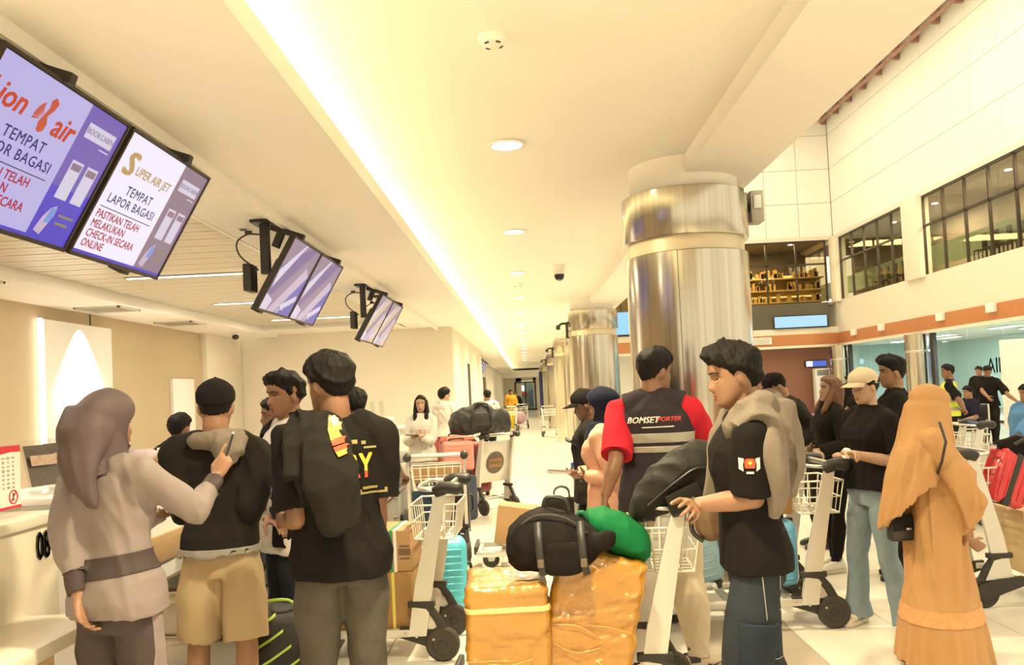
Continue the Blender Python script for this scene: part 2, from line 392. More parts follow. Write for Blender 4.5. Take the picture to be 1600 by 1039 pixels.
MB().rbox((0, 0.3, 1.1), (2.6, 0.1, 2.2), 0.01).build('back_panel', mat('shop_grey', (0.25, 0.25, 0.27), 0.5), t); MB().rbox((-0.45, 0.2, 1.75), (0.8, 0.08, 0.45), 0.01).build('lit_panel', glow('shop_lit', (1.0, 0.75, 0.62), 1.6), t)
MB().rbox((-0.3, 0.2, 1.25), (1.0, 0.1, 0.25), 0.01).build('shelf', mat('shop_red', (0.55, 0.06, 0.05), 0.5), t); MB().rbox((0.6, 0.1, 0.95), (0.35, 0.3, 1.3), 0.08).build('blue_stand', mat('shop_blue', (0.08, 0.14, 0.3), 0.5), t)
for k, (x, y) in enumerate(((-1.2, 44.0), (-1.2, 47.5))): pass
# door in the far left wall
struct('door_4', MB().box((-1.83, 36.0, 1.1), (0.05, 1.6, 2.2)), mat('brown_poster_frame', (0.12, 0.07, 0.05), 0.5), 0)
# ---- columns
def column(y, i):
    lab = ['big brushed steel column right of the corridor, nearest the camera', 'second brushed steel column along the corridor', 'third steel column along the corridor', 'fourth steel column far along the corridor', 'fifth small steel column near the corridor end', 'last steel column of the corridor'][i]
    t = empty('steel_column', (1.25, y, 0), 0, lab, 'column', 'steel columns along the corridor')
    N = 64 if i == 0 else 32
    MB().lathe([(0.452, 0.10), (0.455, 0.11), (0.455, 2.49), (0.45, 2.495)], n=N).build('shaft', M_steel, t)
    MB().lathe([(0.43, 2.49), (0.43, 2.61)], n=N).build('recess_band', mat('recess_band_cream', (0.62, 0.52, 0.36), 0.35, 0.4), t)
    MB().lathe([(0.462, 2.605), (0.466, 2.612), (0.466, 2.945), (0.46, 2.95)], n=N).build('collar', M_steel, t)
    MB().lathe([(0.40, 2.94), (0.40, 3.18)], n=N).build('neck', M_ceil, t)
    MB().lathe([(0.475, 0), (0.475, 0.09), (0.46, 0.105)], n=N).build('base_ring', M_steel2, t)
    jb = MB()
    for a in (-1.9, 0.3): jb.box((0.456*cos(a), 0.456*sin(a), 1.3), (0.004, 0.004, 2.38), rotz(a))
    jb.build('seam', M_dark, t, 0)
    return t
for i in range(6): column(6.3+9.0*i, i)
t = empty('junction_box', (1.80, 6.35, 2.86), 0, 'small grey box fixed to the right of the big column collar', 'box'); MB().rbox((0, 0, 0), (.10, .16, .24), .01).build('housing', M_grille, t); MB().rbox((0, -.085, .03), (.06, .01, .10), .004).build('cover', M_steel2, t); MB().rbox((-.06, 0, 0), (.04, .06, .06), .006).build('bracket', M_dark, t)
# small devices on the columns
def bracket(y, i):
    t = empty('wall_camera', (0.80, y, 2.62), R(180), ['black bracket camera on the side of the second column', 'black bracket camera on the third column', 'black bracket camera on the fourth column'][i], 'camera', 'bracket cameras on the columns')
    MB().rbox((0.02, 0, 0), (0.05, 0.10, 0.30), 0.01).build('bracket', M_black, t); b = MB(); b.tube([(0.03, 0, 0.12), (0.10, 0, 0.13), (0.16, 0, 0.10)], 0.022, 8); b.rbox((0.18, 0, 0.06), (0.08, 0.09, 0.09), 0.02); b.build('camera_head', M_black, t)
for i in range(3): bracket(15.3+9*i, i)
# ---- atrium on the right
RX, EY = 13.3, 35.5
wallR = struct('wall_right', MB().box((RX+0.16, 26, 10.5), (0.2, 30, 6.0)), M_grout, 0)
pm = MB().rbox((0, 0, 0), (0.05, 1.385, 1.435), 0.008, seg=1).mesh('panel'); pm.materials.append(M_panelw)
for iy in range(18):
    for iz in range(4):
        o = bpy.data.objects.new('panel', pm); COL.objects.link(o); o.location = (RX+0.03, EY-0.70-1.40*iy, 7.5+0.72+1.45*iz); o.parent = wallR
wallE = struct('wall_end', MB().box((7.4, EY+0.16, 10.4), (12.2, 0.2, 6.2)), M_grout, 0)
pe = MB().rbox((0, 0, 0), (1.385, 0.05, 1.435), 0.008, seg=1).mesh('panel'); pe.materials.append(M_panelw)
for ix in range(8):
    for iz in range(4):
        o = bpy.data.objects.new('panel', pe); COL.objects.link(o); o.location = (RX-0.70-1.40*ix, EY+0.03, 7.5+0.72+1.45*iz); o.parent = wallE
struct('ceiling', MB().box((7.55, 20, 12.95), (11.7, 36, 0.2)), M_panelw, 0)
tr = MB(); tr.tube([(RX-0.25, 8, 12.42), (RX-0.25, EY, 12.42)], 0.07, 8); tr.tube([(RX-0.25, 8, 12.72), (RX-0.25, EY, 12.72)], 0.07, 8)
for k in range(20): tr.tube([(RX-0.25, EY-1.4*k, 12.42), (RX-0.25, EY-1.4*k-0.7, 12.72)], 0.04, 6); tr.box((RX-0.12, EY-1.4*k, 12.55), (0.2, 0.12, 0.5))
struct('trim_4', tr, mat('rosy_brown_steel', (0.42, 0.24, 0.20), 0.5, 0.3))
# spandrel + orange wood band + white trim, both walls
sp = MB(); sp.box((RX+0.1, 26, 4.06), (0.2, 30, 1.36)); sp.box((RX+0.02, 26, 2.86), (0.30, 30, 0.10)); sp.box((RX+0.15, 26, 7.43), (0.3, 30, 0.14)); struct('wall_right', sp, M_cream, 0)
struct('trim_5', MB().box((RX-0.01, 26, 3.14), (0.06, 30, 0.48)), M_wood, 0)
sp = MB(); sp.box((7.5, EY+0.1, 3.5), (11.8, 0.2, 0.30)); sp.box((7.5, EY+0.02, 2.86), (11.8, 0.30, 0.10)); sp.box((7.5, EY+0.15, 7.43), (11.8, 0.3, 0.14)); struct('wall_end', sp, M_cream, 0)
struct('trim_6', MB().box((7.5, EY-0.01, 3.14), (11.8, 0.06, 0.48)), M_wood, 0)
struct('trim_7', MB().box((7.45, EY+0.08, 4.17), (11.0, 0.16, 1.06)), mat('dark_taupe_panel', (0.10, 0.085, 0.065), 0.6), 0)
for k, px in enumerate((1240, 1332, 1381, 1475, 1557)):
    t = None
for k, y in enumerate((20.2, 23.7, 26.6, 31.0, 33.6)):
    t = empty('exit_lamp', (RX-0.10, y, 3.27), 0, ['small white box lamp on the orange band at the right edge', 'white box lamp on the orange band above the guard', 'white box lamp on the orange band above the cap', 'small white box lamp right of the corner', 'smallest white box lamp nearest the corner'][k], 'wall lamp', 'white box lamps on the orange band')
    MB().rbox((0, 0, 0), (0.12, 0.42, 0.26), 0.02).build('housing', M_white, t); MB().rbox((-0.065, 0, 0.0), (0.01, 0.34, 0.18), 0.004).build('lens', M_panelw, t)
t = empty('air_grille', (9.6, EY-0.06, 3.16), 0, 'flat white grille on the orange band of the end wall', 'vent'); MB().rbox((0, 0, 0), (1.7, 0.08, 0.30), 0.02).build('housing', M_white, t)
g = MB()
for k in range(4): g.box((0, -0.045, -0.09+0.06*k), (1.5, 0.01, 0.02))
g.build('louvre', M_grille, t, 0)
# corner piers
struct('trim_8', MB().rbox((RX+0.05, EY-0.25, 6.05), (0.5, 0.6, 2.75), 0.02), M_cream, 30)
struct('trim_9', MB().rbox((RX+0.05, 28.2, 6.05), (0.4, 1.2, 2.75), 0.02), M_cream, 30)
struct('trim_10', MB().rbox((RX+0.05, 19.3, 6.05), (0.4, 1.0, 2.75), 0.02), M_cream, 30)
M_win = glass('tinted_glass', (0.80, 0.80, 0.70), 0.08); M_winE = glass('end_glass', (0.72, 0.66, 0.52), 0.10)
def window_bay(name, a, b, n, axis):
    fr = MB(); mid = (a+b)/2
    def bx(u, z, lu, lz, d=0.08):
        if axis == 'y': fr.box((RX+0.06, u, z), (d, lu, lz))
        else: fr.box((u, EY+0.06, z), (lu, d, lz))
    bx(mid, 7.33, abs(b-a), 0.10); bx(mid, 6.35, abs(b-a), 0.07)
    for k in range(n+1): bx(a+(b-a)*k/n, 6.04, 0.07, 2.6)
    w_ = struct(name, fr, M_bronze, 0)
    for k in range(n):
        u = a+(b-a)*(k+0.5)/n; l = abs(b-a)/n-0.06
        for z, h in ((5.53, 1.58), (6.83, 0.92)):
            m_ = MB(); m_.box((RX+0.06, u, z), (0.012, l, h)) if axis == 'y' else m_.box((u, EY+0.06, z), (l, 0.012, h)); m_.build('pane', M_win if axis == 'y' else M_winE, w_, 0)
window_bay('window_1', 34.9, 28.8, 5, 'y'); window_bay('window_2', 27.6, 19.8, 6, 'y'); window_bay('window_3', RX-0.35, 2.9, 8, 'x')
# rooms behind the upper windows
ri = MB(); ri.box((RX+3.2, 26, 6.0), (0.1, 31, 3.0)); ri.box((RX+1.7, 26, 7.55), (3.0, 31, 0.1)); struct('wall_upper_right', ri, mat('upper_room_brown', (0.22, 0.17, 0.12), 0.8), 0)
struct('floor_upper', MB().box((RX+1.9, 26, 4.65), (2.9, 31, 0.1)), mat('upper_floor', (0.32, 0.27, 0.2), 0.5), 0)
struct('trim_11', MB().box((RX+1.1, 26, 5.55), (0.06, 31, 0.75)), mat('teal_parapet', (0.42, 0.52, 0.40), 0.5), 0)
re_ = MB(); re_.box((7.5, EY+4.2, 6.0), (12, 0.1, 3.0)); re_.box((7.5, EY+2.2, 7.55), (12, 4.2, 0.1)); struct('wall_upper_end', re_, mat('upper_end_brown', (0.17, 0.13, 0.085), 0.8), 0)
struct('floor_upper', MB().box((7.5, EY+2.2, 4.65), (12, 4.2, 0.1)), mat('upper_floor', (0.3, 0.25, 0.2), 0.5), 0)
sh = empty('shop_shelving', (9.6, EY+3.2, 4.7), 0, 'lit yellow shop shelves behind the end wall window', 'shelves')
MB().box((0, 0.3, 0.8), (8.6, 0.05, 1.6)).build('back', mat('shelf_back', (0.35, 0.26, 0.10), 0.6), sh, 0)
for k in range(3): MB().box((0, 0, 0.35+0.55*k), (8.6, 0.5, 0.05)).build('shelf', mat('shelf_wood', (0.5, 0.38, 0.16), 0.5), sh, 0)
MB().box((0, 0.05, 1.55), (8.4, 0.1, 0.10)).build('shelf_light', glow('shelf_glow', (1.0, 0.72, 0.28), 1.4), sh, 0); MB().box((0, 0.05, 0.62), (8.4, 0.1, 0.06)).build('shelf_light', glow('shelf_glow', (1.0, 0.72, 0.28), 1.4), sh, 0)
pr = MB(); rs = np.random.RandomState(3)
for k in range(150):
    x = rs.uniform(-4.2, 4.2); r = rs.randint(3); h = rs.uniform(0.15, 0.4); pr.box((x, -0.05, 0.38+0.55*r+h/2), (rs.uniform(.08, .2), 0.2, h), mi=rs.randint(3))
po = pr.build('goods', [mat('goods_ochre', (0.4, 0.28, 0.10), 0.6), mat('goods_teal', (0.12, 0.18, 0.16), 0.6), mat('goods_brown', (0.14, 0.08, 0.04), 0.6)], sh, 0); po['kind'] = 'stuff'
lc = 0
for i, (x, y, z) in enumerate([(RX+1.4, yy, 7.49) for yy in (21.5, 23.2, 25.0, 29.5, 31.0, 32.8)]+[(xx, EY+1.6, 7.49) for xx in (8.4, 9.8, 12.0, 5.2)]):
    t = empty('spot_light', (x, y, z), 0, 'tiny bright spot light on the ceiling behind the upper windows', 'ceiling light', 'spots behind the upper windows')
    MB().lathe([(0.0, 0), (0.10, 0), (0.10, -0.03), (0.0, -0.03)], n=12).build('lens', glow('upper_spot', (1, 0.95, 0.85), 9), t); MB().lathe([(0.10, 0.0), (0.13, 0.0), (0.13, -0.02), (0.10, -0.02)], n=14, cap=False).build('ring', M_alu, t)
for i, (y, n_) in enumerate(((24.4, 9), (21.6, 7), (31.5, 11))):
    for k in range(n_):
        t = empty('bar_chair', (RX+0.75+0.2*(k % 2), y-n_*0.16+0.33*k, 4.7), 0, 'dark chair behind the upper window', 'chair', 'dark chairs behind the upper windows')
        MB().rbox((0, 0, 0.48), (0.3, 0.28, 0.04), 0.01).build('seat', M_dark, t); b = MB(); b.rbox((0.14, 0, 0.75), (0.03, 0.28, 0.5), 0.01); b.build('backrest', M_dark, t); l = MB()
        for sx in (-1, 1):
            for sy in (-1, 1): MB().box((0.13*sx, 0.12*sy, 0.23), (0.025, 0.025, 0.46)).build('leg', M_dark, t, 0)
# lit signs on the end wall
def sign(name, c, size, label, m):
    t = empty(name, c, 0, label, 'screen'); MB().rbox((0, 0.03, 0), (size[0]+0.08, 0.08, size[1]+0.08), 0.02).build('frame', M_dark, t); MB().box((0, -0.015, 0), (size[0], 0.01, size[1])).build('display', m, t, 0)
sign('lit_sign', (11.7, EY-0.12, 3.92), (2.2, 0.46), 'long pale blue lit sign on the dark band of the end wall', glow('pale_blue_sign', (0.42, 0.72, 1.0), .55))
sign('wall_display', (4.15, EY-0.12, 4.2), (1.0, 0.95), 'cyan display seen in the gap left of the big column', glow('cyan_sign', (0.30, 0.66, 1.0), .55))
# ground level of the right hall: glass shop front, columns, room behind
for i, y in enumerate((35.0, 28.1, 19.0)):
    t = empty('hall_column', (RX-0.15, y, 0), 0, ['round steel column at the far corner of the hall', 'round steel column left of the dark mullion behind the guard', 'steel column at the right end of the glass front'][i], 'column', 'steel columns of the glass front')
    MB().lathe([(0.42, 0), (0.42, 2.2)], n=28).build('shaft', M_steel, t); MB().lathe([(0.44, 2.2), (0.45, 2.24), (0.44, 2.28)], n=28).build('band', M_steel2, t); MB().lathe([(0.42, 2.28), (0.42, 2.81)], n=28).build('upper_shaft', M_steel, t)
M_front = glass('shop_front_glass', (0.80, 0.93, 0.90), 0.10)
gf = MB()
for y in (34.4, 27.4): gf.box((RX+0.02, y, 1.42), (0.12, 0.22, 2.8))
gf.box((RX+0.02, 27, 0.04), (0.08, 15, 0.08)); gw = struct('window_4', gf, M_dark, 0)
for k, (a, b) in enumerate(((34.3, 32.4), (32.36, 30.5), (30.46, 28.6), (27.2, 25.3), (25.26, 23.4), (23.36, 21.5), (21.46, 19.5))):
    MB().box((RX+0.02, (a+b)/2, 1.45), (0.015, a-b, 2.72)).build('pane', M_front, gw, 0)
rb = MB(); rb.box((RX+5.2, 27, 1.45), (0.1, 19, 2.9)); rb.box((RX+2.6, 36.4, 1.45), (5.2, 0.1, 2.9)); struct('wall_office', rb, M_teal, 0)
struct('ceiling', MB().box((RX+2.75, 27, 2.86), (5.0, 19, 0.08)), M_white, 0)
for i, (x, y) in enumerate(((1.2, 22.0), (1.2, 25.4), (2.6, 23.6), (1.4, 29.5), (2.8, 26.5), (2.6, 31.5), (1.5, 33.0), (3.6, 21.0))):
    t = empty('panel_light', (RX+x, y, 2.80), 0, 'flat white ceiling light inside the glass fronted office', 'ceiling light', 'office ceiling lights'); MB().rbox((0, 0, 0), (0.35, 1.3, 0.03), 0.006).build('frame', M_alu, t); MB().box((0, 0, -0.018), (0.29, 1.24, 0.01)).build('diffuser', M_lampw, t, 0)
    lamp('office_lamp', 'AREA', (RX+x, y, 2.76), 45, (0.92, 0.97, 1.0), 0.3, 1.2)
# office things
t = empty('blue_poster', (RX+5.12, 26.2, 1.95), R(-90), 'big blue poster on the office wall behind the glass', 'poster'); MB().rbox((0, 0, 0), (3.6, 0.03, 1.5), 0.01).build('board', mat('poster_blue', (0.10, 0.22, 0.48), 0.5, var=0.3, vscale=1.2), t)
MB().prism([(-1.4, -0.5), (-0.6, -0.1), (-0.2, 0.1), (-0.5, -0.3), (-1.0, -0.65)], ((0, -0.02, 0), (1, 0, 0), (0, 0, 1)), 0.01).build('orange_print', mat('poster_orange', (0.6, 0.2, 0.1), 0.5), t, 0)
t = empty('hanging_monitor', (RX+3.5, 24.0, 2.15), R(-90), 'pair of small dark monitors hanging in the office', 'screen')
for s_ in (-1, 1):
    MB().rbox((0.29*s_, 0, 0), (0.55, 0.05, 0.62), 0.01).build('monitor', M_dark, t); MB().box((0.29*s_, -0.03, 0), (0.50, 0.006, 0.56)).build('display', mat('display_off', (0.16, 0.22, 0.24), 0.2), t, 0)
MB().tube([(0, 0, 0.3), (0, 0, 0.66)], 0.025, 8).build('pole', M_dark, t)
tx = text_mb('AIRPORT', 0.62, 0.01); place(tx, (RX-0.01, 23.0, 1.62), (0, -1, 0), (0, 0, 1)); struct('trim_12', tx, mat('frosted_letter', (0.42, 0.50, 0.48), 0.6), 0)
t = empty('white_kiosk', (10.55, 17.8, 0), R(-20), 'white upright board at the right edge below the office letters', 'board'); MB().rbox((0, 0, 1.2), (.9, .12, 1.9), .02).build('board', M_white, t); MB().rbox((0, 0, .13), (.7, .4, .26), .02).build('base', M_alu, t)
# back of the hall under the end wall
hb = MB(); hb.box((5.6, EY+1.5, 1.45), (7.5, 0.1, 2.9)); struct('wall_hall_back', hb, M_white, 0)
struct('wall_hall_back', MB().box((11.3, EY+0.8, 1.45), (3.9, 0.1, 2.9)), M_terra, 0)
struct('ceiling', MB().box((7.5, EY+1.2, 2.86), (12, 2.2, 0.08)), M_white, 0)
t = empty('gate_sign', (12.5, EY+0.70, 2.12), 0, 'small dark blue lit gate sign on the terracotta wall', 'sign'); MB().rbox((0, 0, 0), (0.95, 0.08, 0.30), 0.02).build('housing', M_dark, t); MB().box((0.02, -0.045, 0), (0.86, 0.006, 0.24)).build('display', glow('sign_blue', (0.05, 0.09, 0.35), 1.0), t, 0); MB().box((-0.28, -0.05, 0), (0.26, 0.006, 0.22)).build('symbol', glow('sign_light', (0.6, 0.85, 1.0), 1.3), t, 0)
t = empty('tower_air_conditioner', (12.55, EY+0.2, 0), 0, 'white floor standing air conditioner by the terracotta wall', 'air conditioner'); MB().rbox((0, 0, 0.95), (0.62, 0.4, 1.9), 0.03).build('cabinet', M_white, t); g = MB()
for k in range(6): g.box((0, -0.205, 1.62+0.04*k), (0.5, 0.012, 0.02))
g.build('grille', M_dark, t, 0)
for i, (x, y) in enumerate(((8.6, EY+0.6), (9.8, EY+0.6))):
    t = empty('spot_light', (x, y, 2.81), 0, ['left bright spot under the end wall ceiling', 'right bright spot under the end wall ceiling'][i], 'ceiling light', 'spots under the end wall'); MB().lathe([(0.0, 0), (0.11, 0), (0.11, -0.02), (0, -0.02)], n=14).build('lens', M_lampw, t); MB().lathe([(0.11, 0.0), (0.14, 0.0), (0.14, -0.015), (0.11, -0.015)], n=14, cap=False).build('ring', M_alu, t)
# ---- ceiling devices of the corridor
for i, y in enumerate(LIGHT_Y[1:]):
    if y < 2: continue
    names = ['nearest', 'second', 'third', 'fourth', 'fifth', 'sixth', 'seventh', 'eighth', 'ninth', 'tenth', 'eleventh', 'twelfth', 'thirteenth', 'fourteenth', 'fifteenth', 'sixteenth']
    t = empty('downlight', (-0.06, y, CEIL), 0, f'{names[i-1]} round recessed downlight of the corridor row, counted from the camera', 'ceiling light', 'round downlights along the corridor')
    MB().lathe([(0.10, 0.0), (0.125, -0.004), (0.125, -0.010), (0.10, -0.012)], n=28, cap=False).build('ring', M_white, t); MB().lathe([(0, -0.004), (0.10, -0.004), (0.10, -0.009), (0, -0.010)], n=28).build('lens', M_lampw, t)
def smoke(px, py, label, r=0.07):
    q = G(px, py, CEIL); t = empty('smoke_detector', (q.x, q.y, CEIL), 0, label, 'smoke detector', 'smoke detectors of the corridor')
    MB().lathe([(0, 0), (r, 0), (r, -0.015), (r*0.82, -0.022)], n=28).build('base', M_ceil, t); MB().lathe([(r*0.8, -0.02), (r*0.78, -0.032), (r*0.4, -0.042), (0, -0.043)], n=28).build('cover', M_ceil, t)
    for a in (0.6, 2.2, 4.0, 5.3): MB().box((r*0.62*cos(a), r*0.62*sin(a), -0.038), (0.022, 0.007, 0.006), rotz(a+pi/2)).build('slot', M_dark, t, 0)
smoke(770, 58, 'white smoke detector on the ceiling nearest the camera'); smoke(809, 444, 'tiny smoke detector between the downlights', 0.09)
q = G(873, 414, CEIL); t = empty('dome_camera', (q.x, q.y, CEIL), 0, 'black and white dome camera hanging from the corridor ceiling', 'camera')
MB().lathe([(0, 0), (0.085, 0), (0.085, -0.06), (0.07, -0.10), (0.07, -0.125)], n=24).build('housing', M_white, t); MB().lathe([(0.066, -0.12), (0.068, -0.15), (0.05, -0.195), (0.0, -0.215)], n=24).build('dome', mat('dome_black', (0.02, 0.02, 0.02), 0.12), t)
q = P(367, 531, 14.9); t = empty('dome_camera', (q.x, q.y, 2.83), 0, 'small dark camera under the bulkhead in the far left corner', 'camera')
MB().lathe([(0, 0), (0.07, 0), (0.07, -0.03), (0.05, -0.04)], n=18).build('housing', M_white, t); MB().ball((0.02, -0.02, -0.07), (0.06, 0.06, 0.05)).build('dome', M_black, t)
for (px, py, lab) in ((380, 358, 'small dark sensor in the soffit left of the middle screens'),):
    q = G(px, py, 2.885); t = empty('ceiling_sensor', (q.x, q.y, 2.885), 0, lab, 'sensor'); MB().lathe([(0, 0), (0.045, 0), (0.045, -0.004), (0, -0.006)], n=18).build('ring', M_white, t); MB().lathe([(0, -0.004), (0.03, -0.004), (0.028, -0.01), (0, -0.012)], n=18).build('lens', M_black, t)
# ================================================================== people
def ss(a, b, x): 
    t = np.clip((x-a)/(b-a), 0, 1); return t*t*(3-2*t)
HZ = np.array([-.120, -.113, -.100, -.085, -.070, -.055, -.040, -.020, 0, .020, .040, .060, .080, .098, .110, .117, .120])
HF = np.array([.040, .066, .079, .081, .082, .083, .083, .083, .081, .088, .092, .090, .079, .057, .035, .016, .002])
HB = np.array([.000, -.006, -.018, -.035, -.058, -.074, -.084, -.093, -.099, -.102, -.101, -.096, -.082, -.059, -.037, -.017, -.002])
HW = np.array([.016, .032, .045, .053, .059, .063, .067, .070, .073, .076, .077, .074, .064, .047, .029, .014, .002])
def head_points(z, a, fem=False):
    """skull surface, arrays of height z and azimuth a (0 = face, pi = back)"""
    f = np.interp(z, HZ, HF); b = np.interp(z, HZ, HB); w_ = np.interp(z, HZ, HW)*(0.94 if fem else 1)
    c = (f+b)/2; hy = (f-b)/2
    e = 0.92
    x = w_*np.sign(np.sin(a))*np.abs(np.sin(a))**e; y = c+hy*np.sign(np.cos(a))*np.abs(np.cos(a))**e
    fr = np.cos(a) > 0
    g = lambda v, s: np.exp(-(v/s)**2)
    nose = np.interp(z, [-.056, -.048, -.040, -.032, -.018, 0, .018, .03], [0, .010, .021, .024, .016, .009, .003, 0])*(0.85 if fem else 1)
    ns = np.interp(z, [-.05, -.036, -.01, .02], [.017, .017, .011, .012])
    dy = nose*np.exp(-np.abs(x/ns)**2.2)
    dy += .0065*g(z+.062, .006)*g(x, .020)+.0075*g(z+.077, .007)*g(x, .018)-.004*g(z+.0695, .0035)*g(x, .022)-.003*g(z+.089, .006)*g(x, .02)+.005*g(z+.103, .012)*g(x, .018)
    dy += -.011*g(z-.004, .012)*(g(x-.032, .016)+g(x+.032, .016)) + (.002 if fem else .0045)*g(z-.026, .008)*g(np.abs(x)-.026, .024)+.004*g(z+.022, .016)*g(np.abs(x)-.044, .016)
    return np.stack([x, y+dy*fr, z], -1)
def head_grid(nz=56, na=72, fem=False, zmin=-.120):
    t = np.linspace(0, 1, nz); z = zmin+(.120-zmin)*(0.5-0.5*np.cos(pi*t)); a = np.linspace(0, 2*pi, na, endpoint=False)
    a = a-0.35*np.sin(a)*0.6
    Z, A = np.meshgrid(z, a, indexing='ij'); return head_points(Z, A, fem), Z, A
def face_y(x, z, fem=False):
    a = np.linspace(-1.35, 1.35, 121); p = head_points(np.full_like(a, z), a, fem); return float(np.interp(x, p[:, 0], p[:, 1]))
RINGS = [(.84, .150, .100, -.01), (.92, .165, .112, -.012), (.99, .160, .110, -.008), (1.06, .146, .100, 0), (1.15, .150, .102, .004), (1.24, .163, .112, .006), (1.32, .168, .110, 0), (1.38, .150, .090, -.012), (1.425, .095, .070, -.02), (1.455, .058, .058, -.022)]
RINGSF = [(.84, .155, .105, -.012), (.92, .172, .118, -.016), (.99, .158, .108, -.01), (1.06, .128, .092, 0), (1.15, .130, .096, .008), (1.24, .142, .118, .020), (1.30, .146, .112, .014), (1.37, .132, .085, -.006), (1.415, .085, .062, -.014), (1.45, .050, .050, -.016)]
def ell(c, hw, hd, n=28, p=0.88, rot=None):
    c = V(c); out = []
    for k in range(n):
        a = 2*pi*k/n; q = V((hw*math.copysign(abs(cos(a))**p, cos(a)), hd*math.copysign(abs(sin(a))**p, sin(a)), 0)); out.append(c+(rot @ q if rot else q))
    return out
class Person:
    def __init__(s, label, loc, yaw=0, H=1.70, fem=False, lean=0, twist=0, head=(0, 0, 0), vox=.006, skin='skin_tan', side=0, group=None, build=1.0, z0=0.0):
        s.H, s.k, s.fem, s.vox = H, H/1.70, fem, vox; s.lean = R(lean); s.side = R(side); s.twist = R(twist); s.bw = build
        s.e = empty('person', (loc[0], loc[1], z0), R(yaw), label, 'person', group); s.loc = V((loc[0], loc[1], z0)); s.yaw = R(yaw); s.Rz = rotz(s.yaw); s.Ri = s.Rz.transposed()
        k = s.k; s.hip = V((0, -.005, .92*k)); s.Rt = Matrix.Rotation(s.side, 3, 'Y') @ Matrix.Rotation(-s.lean, 3, 'X') @ rotz(s.twist)
        sw = (.165 if fem else .190)*k*(0.5+0.5*build)
        s.j = {}
        for sd, m in (('R', 1), ('L', -1)):
            sh = s.T((sw*m, -.015, 1.365*k)); s.j['sh'+sd] = sh
            s.j['el'+sd] = sh+V((.055*m, -.03, -.29*k)); s.j['wr'+sd] = s.j['el'+sd]+V((-.01*m, .05, -.25*k))
            s.j['hp'+sd] = V((.088*m*k, -.005, .88*k)); s.j['kn'+sd] = V((.095*m*k, .015, .48*k)); s.j['an'+sd] = V((.10*m*k, -.02, .085*k)); s.j['toe'+sd] = R(-8*m)
        s.hand = {'R': dict(), 'L': dict()}
        s.nb = s.T((0, -.022, 1.44*k)); s.hk = 0.98*(k if k < 1 else 1+(k-1)*.5)*(0.96 if fem else 1)
        s.Rh = rotz(R(head[0])) @ Matrix.Rotation(R(head[1]), 3, 'X') @ Matrix.Rotation(R(head[2]), 3, 'Y')
        s.hc = s.nb + (s.T((0, 0, 1.0))-s.T((0, 0, 0))).normalized()*(0.055*k) + s.Rh @ V((0, .022, .10))*s.hk
        # put the crown at the asked height
        if lean == 0: s.hc.z = H-.012-.118*s.hk
        s.skin = SKIN(skin)
    def T(s, p):
        p = V(p)-s.hip
        if p.z <= 0: return p+s.hip
        return s.hip + s.Rt @ p
    def L(s, w_): return s.Ri @ (V(w_)-s.loc)
    def W(s, l): return s.Rz @ V(l)+s.loc
    def hp(s, q): return s.hc + s.Rh @ (V(q)*s.hk)
    def arm(s, sd, el=None, wr=None, world=True, **hand):
        if wr is not None: wr = s.L(wr) if world else V(wr); s.j['wr'+sd] = wr
        if el is not None: el = s.L(el) if world else V(el)
        else:                                               # solve the elbow: two bone chain bending out and down
            sh = s.j['sh'+sd]; a, b = .30*s.k, .26*s.k; d = wr-sh; dist = min(d.length, a+b-.004); d.normalize()
            c = (a*a-b*b+dist*dist)/(2*dist); h = math.sqrt(max(a*a-c*c, 0)); pole = hand.pop('pole', V((0.5 if sd == 'R' else -0.5, -.5, -1))); pole = V(pole)
            u = pole-d*pole.dot(d); u.normalize(); el = sh+d*c+u*h
            s.j['wr'+sd] = sh+d*dist
        hand.pop('pole', None); s.j['el'+sd] = el; s.hand[sd] = hand; return s
    def leg(s, sd, kn=None, an=None, toe=None):
        if kn is not None: s.j['kn'+sd] = V(kn)*s.k
        if an is not None: s.j['an'+sd] = V(an)*s.k
        if toe is not None: s.j['toe'+sd] = R(toe)
        return s
    def hand_mb(s, mb, sd):
        h = s.hand[sd]; wr = s.j['wr'+sd]; fd = (wr-s.j['el'+sd]).normalized(); k = s.k*(0.9 if s.fem else 1.0)
        d = V(h.get('dir')) if h.get('dir') is not None else fd
        if h.get('world'): d = s.Ri @ d
        d.normalize(); n = h.get('n'); n = V(n) if n is not None else V((-1 if sd == 'R' else 1, 0, 0))
        if h.get('world') and h.get('n') is not None: n = s.Ri @ n
        n = n-d*n.dot(d); n.normalize(); t = d.cross(n)*(1 if sd == 'R' else -1); curl = h.get('curl', .35); 
        curls = h.get('curls', [curl*.8, curl, curl*1.1, curl*1.2])
        for (o, w_, th) in ((-.012, .027, .020),): pass
        rings = []
        for o, w_, th in ((-.03, .026, .020), (0, .028, .019), (.03, .036, .017), (.065, .041, .0155), (.09, .040, .013), (.098, .034, .009)):
            c = wr+d*o*k; rings.append([c+t*(w_*k*cos(2*pi*q/14))+n*(th*k*sin(2*pi*q/14)) for q in range(14)])
        mb.loft(rings)
        spread = h.get('spread', .06)
        for i, (off, b, ln, r) in enumerate(((.029, .090, .073, .0087), (.0095, .095, .081, .0088), (-.0105, .092, .075, .0084), (-.029, .083, .058, .0075))):
            c = wr+d*b*k+t*off*k; dd = (d+t*spread*(1.5-i)).normalized(); pts = [c-dd*.02*k, c]; a = 0; p = c
            for ph, fr_ in enumerate((.45, .31, .24)):
                a += curls[i]*(0.8 if ph == 0 else 1.0); v = dd*cos(a)+n*sin(a); p = p+v*ln*fr_*k; pts.append(p)
            mb.tube(pts, [r*k*1.02, r*k*1.05, r*k, r*k*.92, r*k*.74], 10); mb.ball(pts[-1], r*k*.74, nu=10, nv=6)
        th = h.get('thumb', .55); c = wr+d*.018*k+t*.022*k
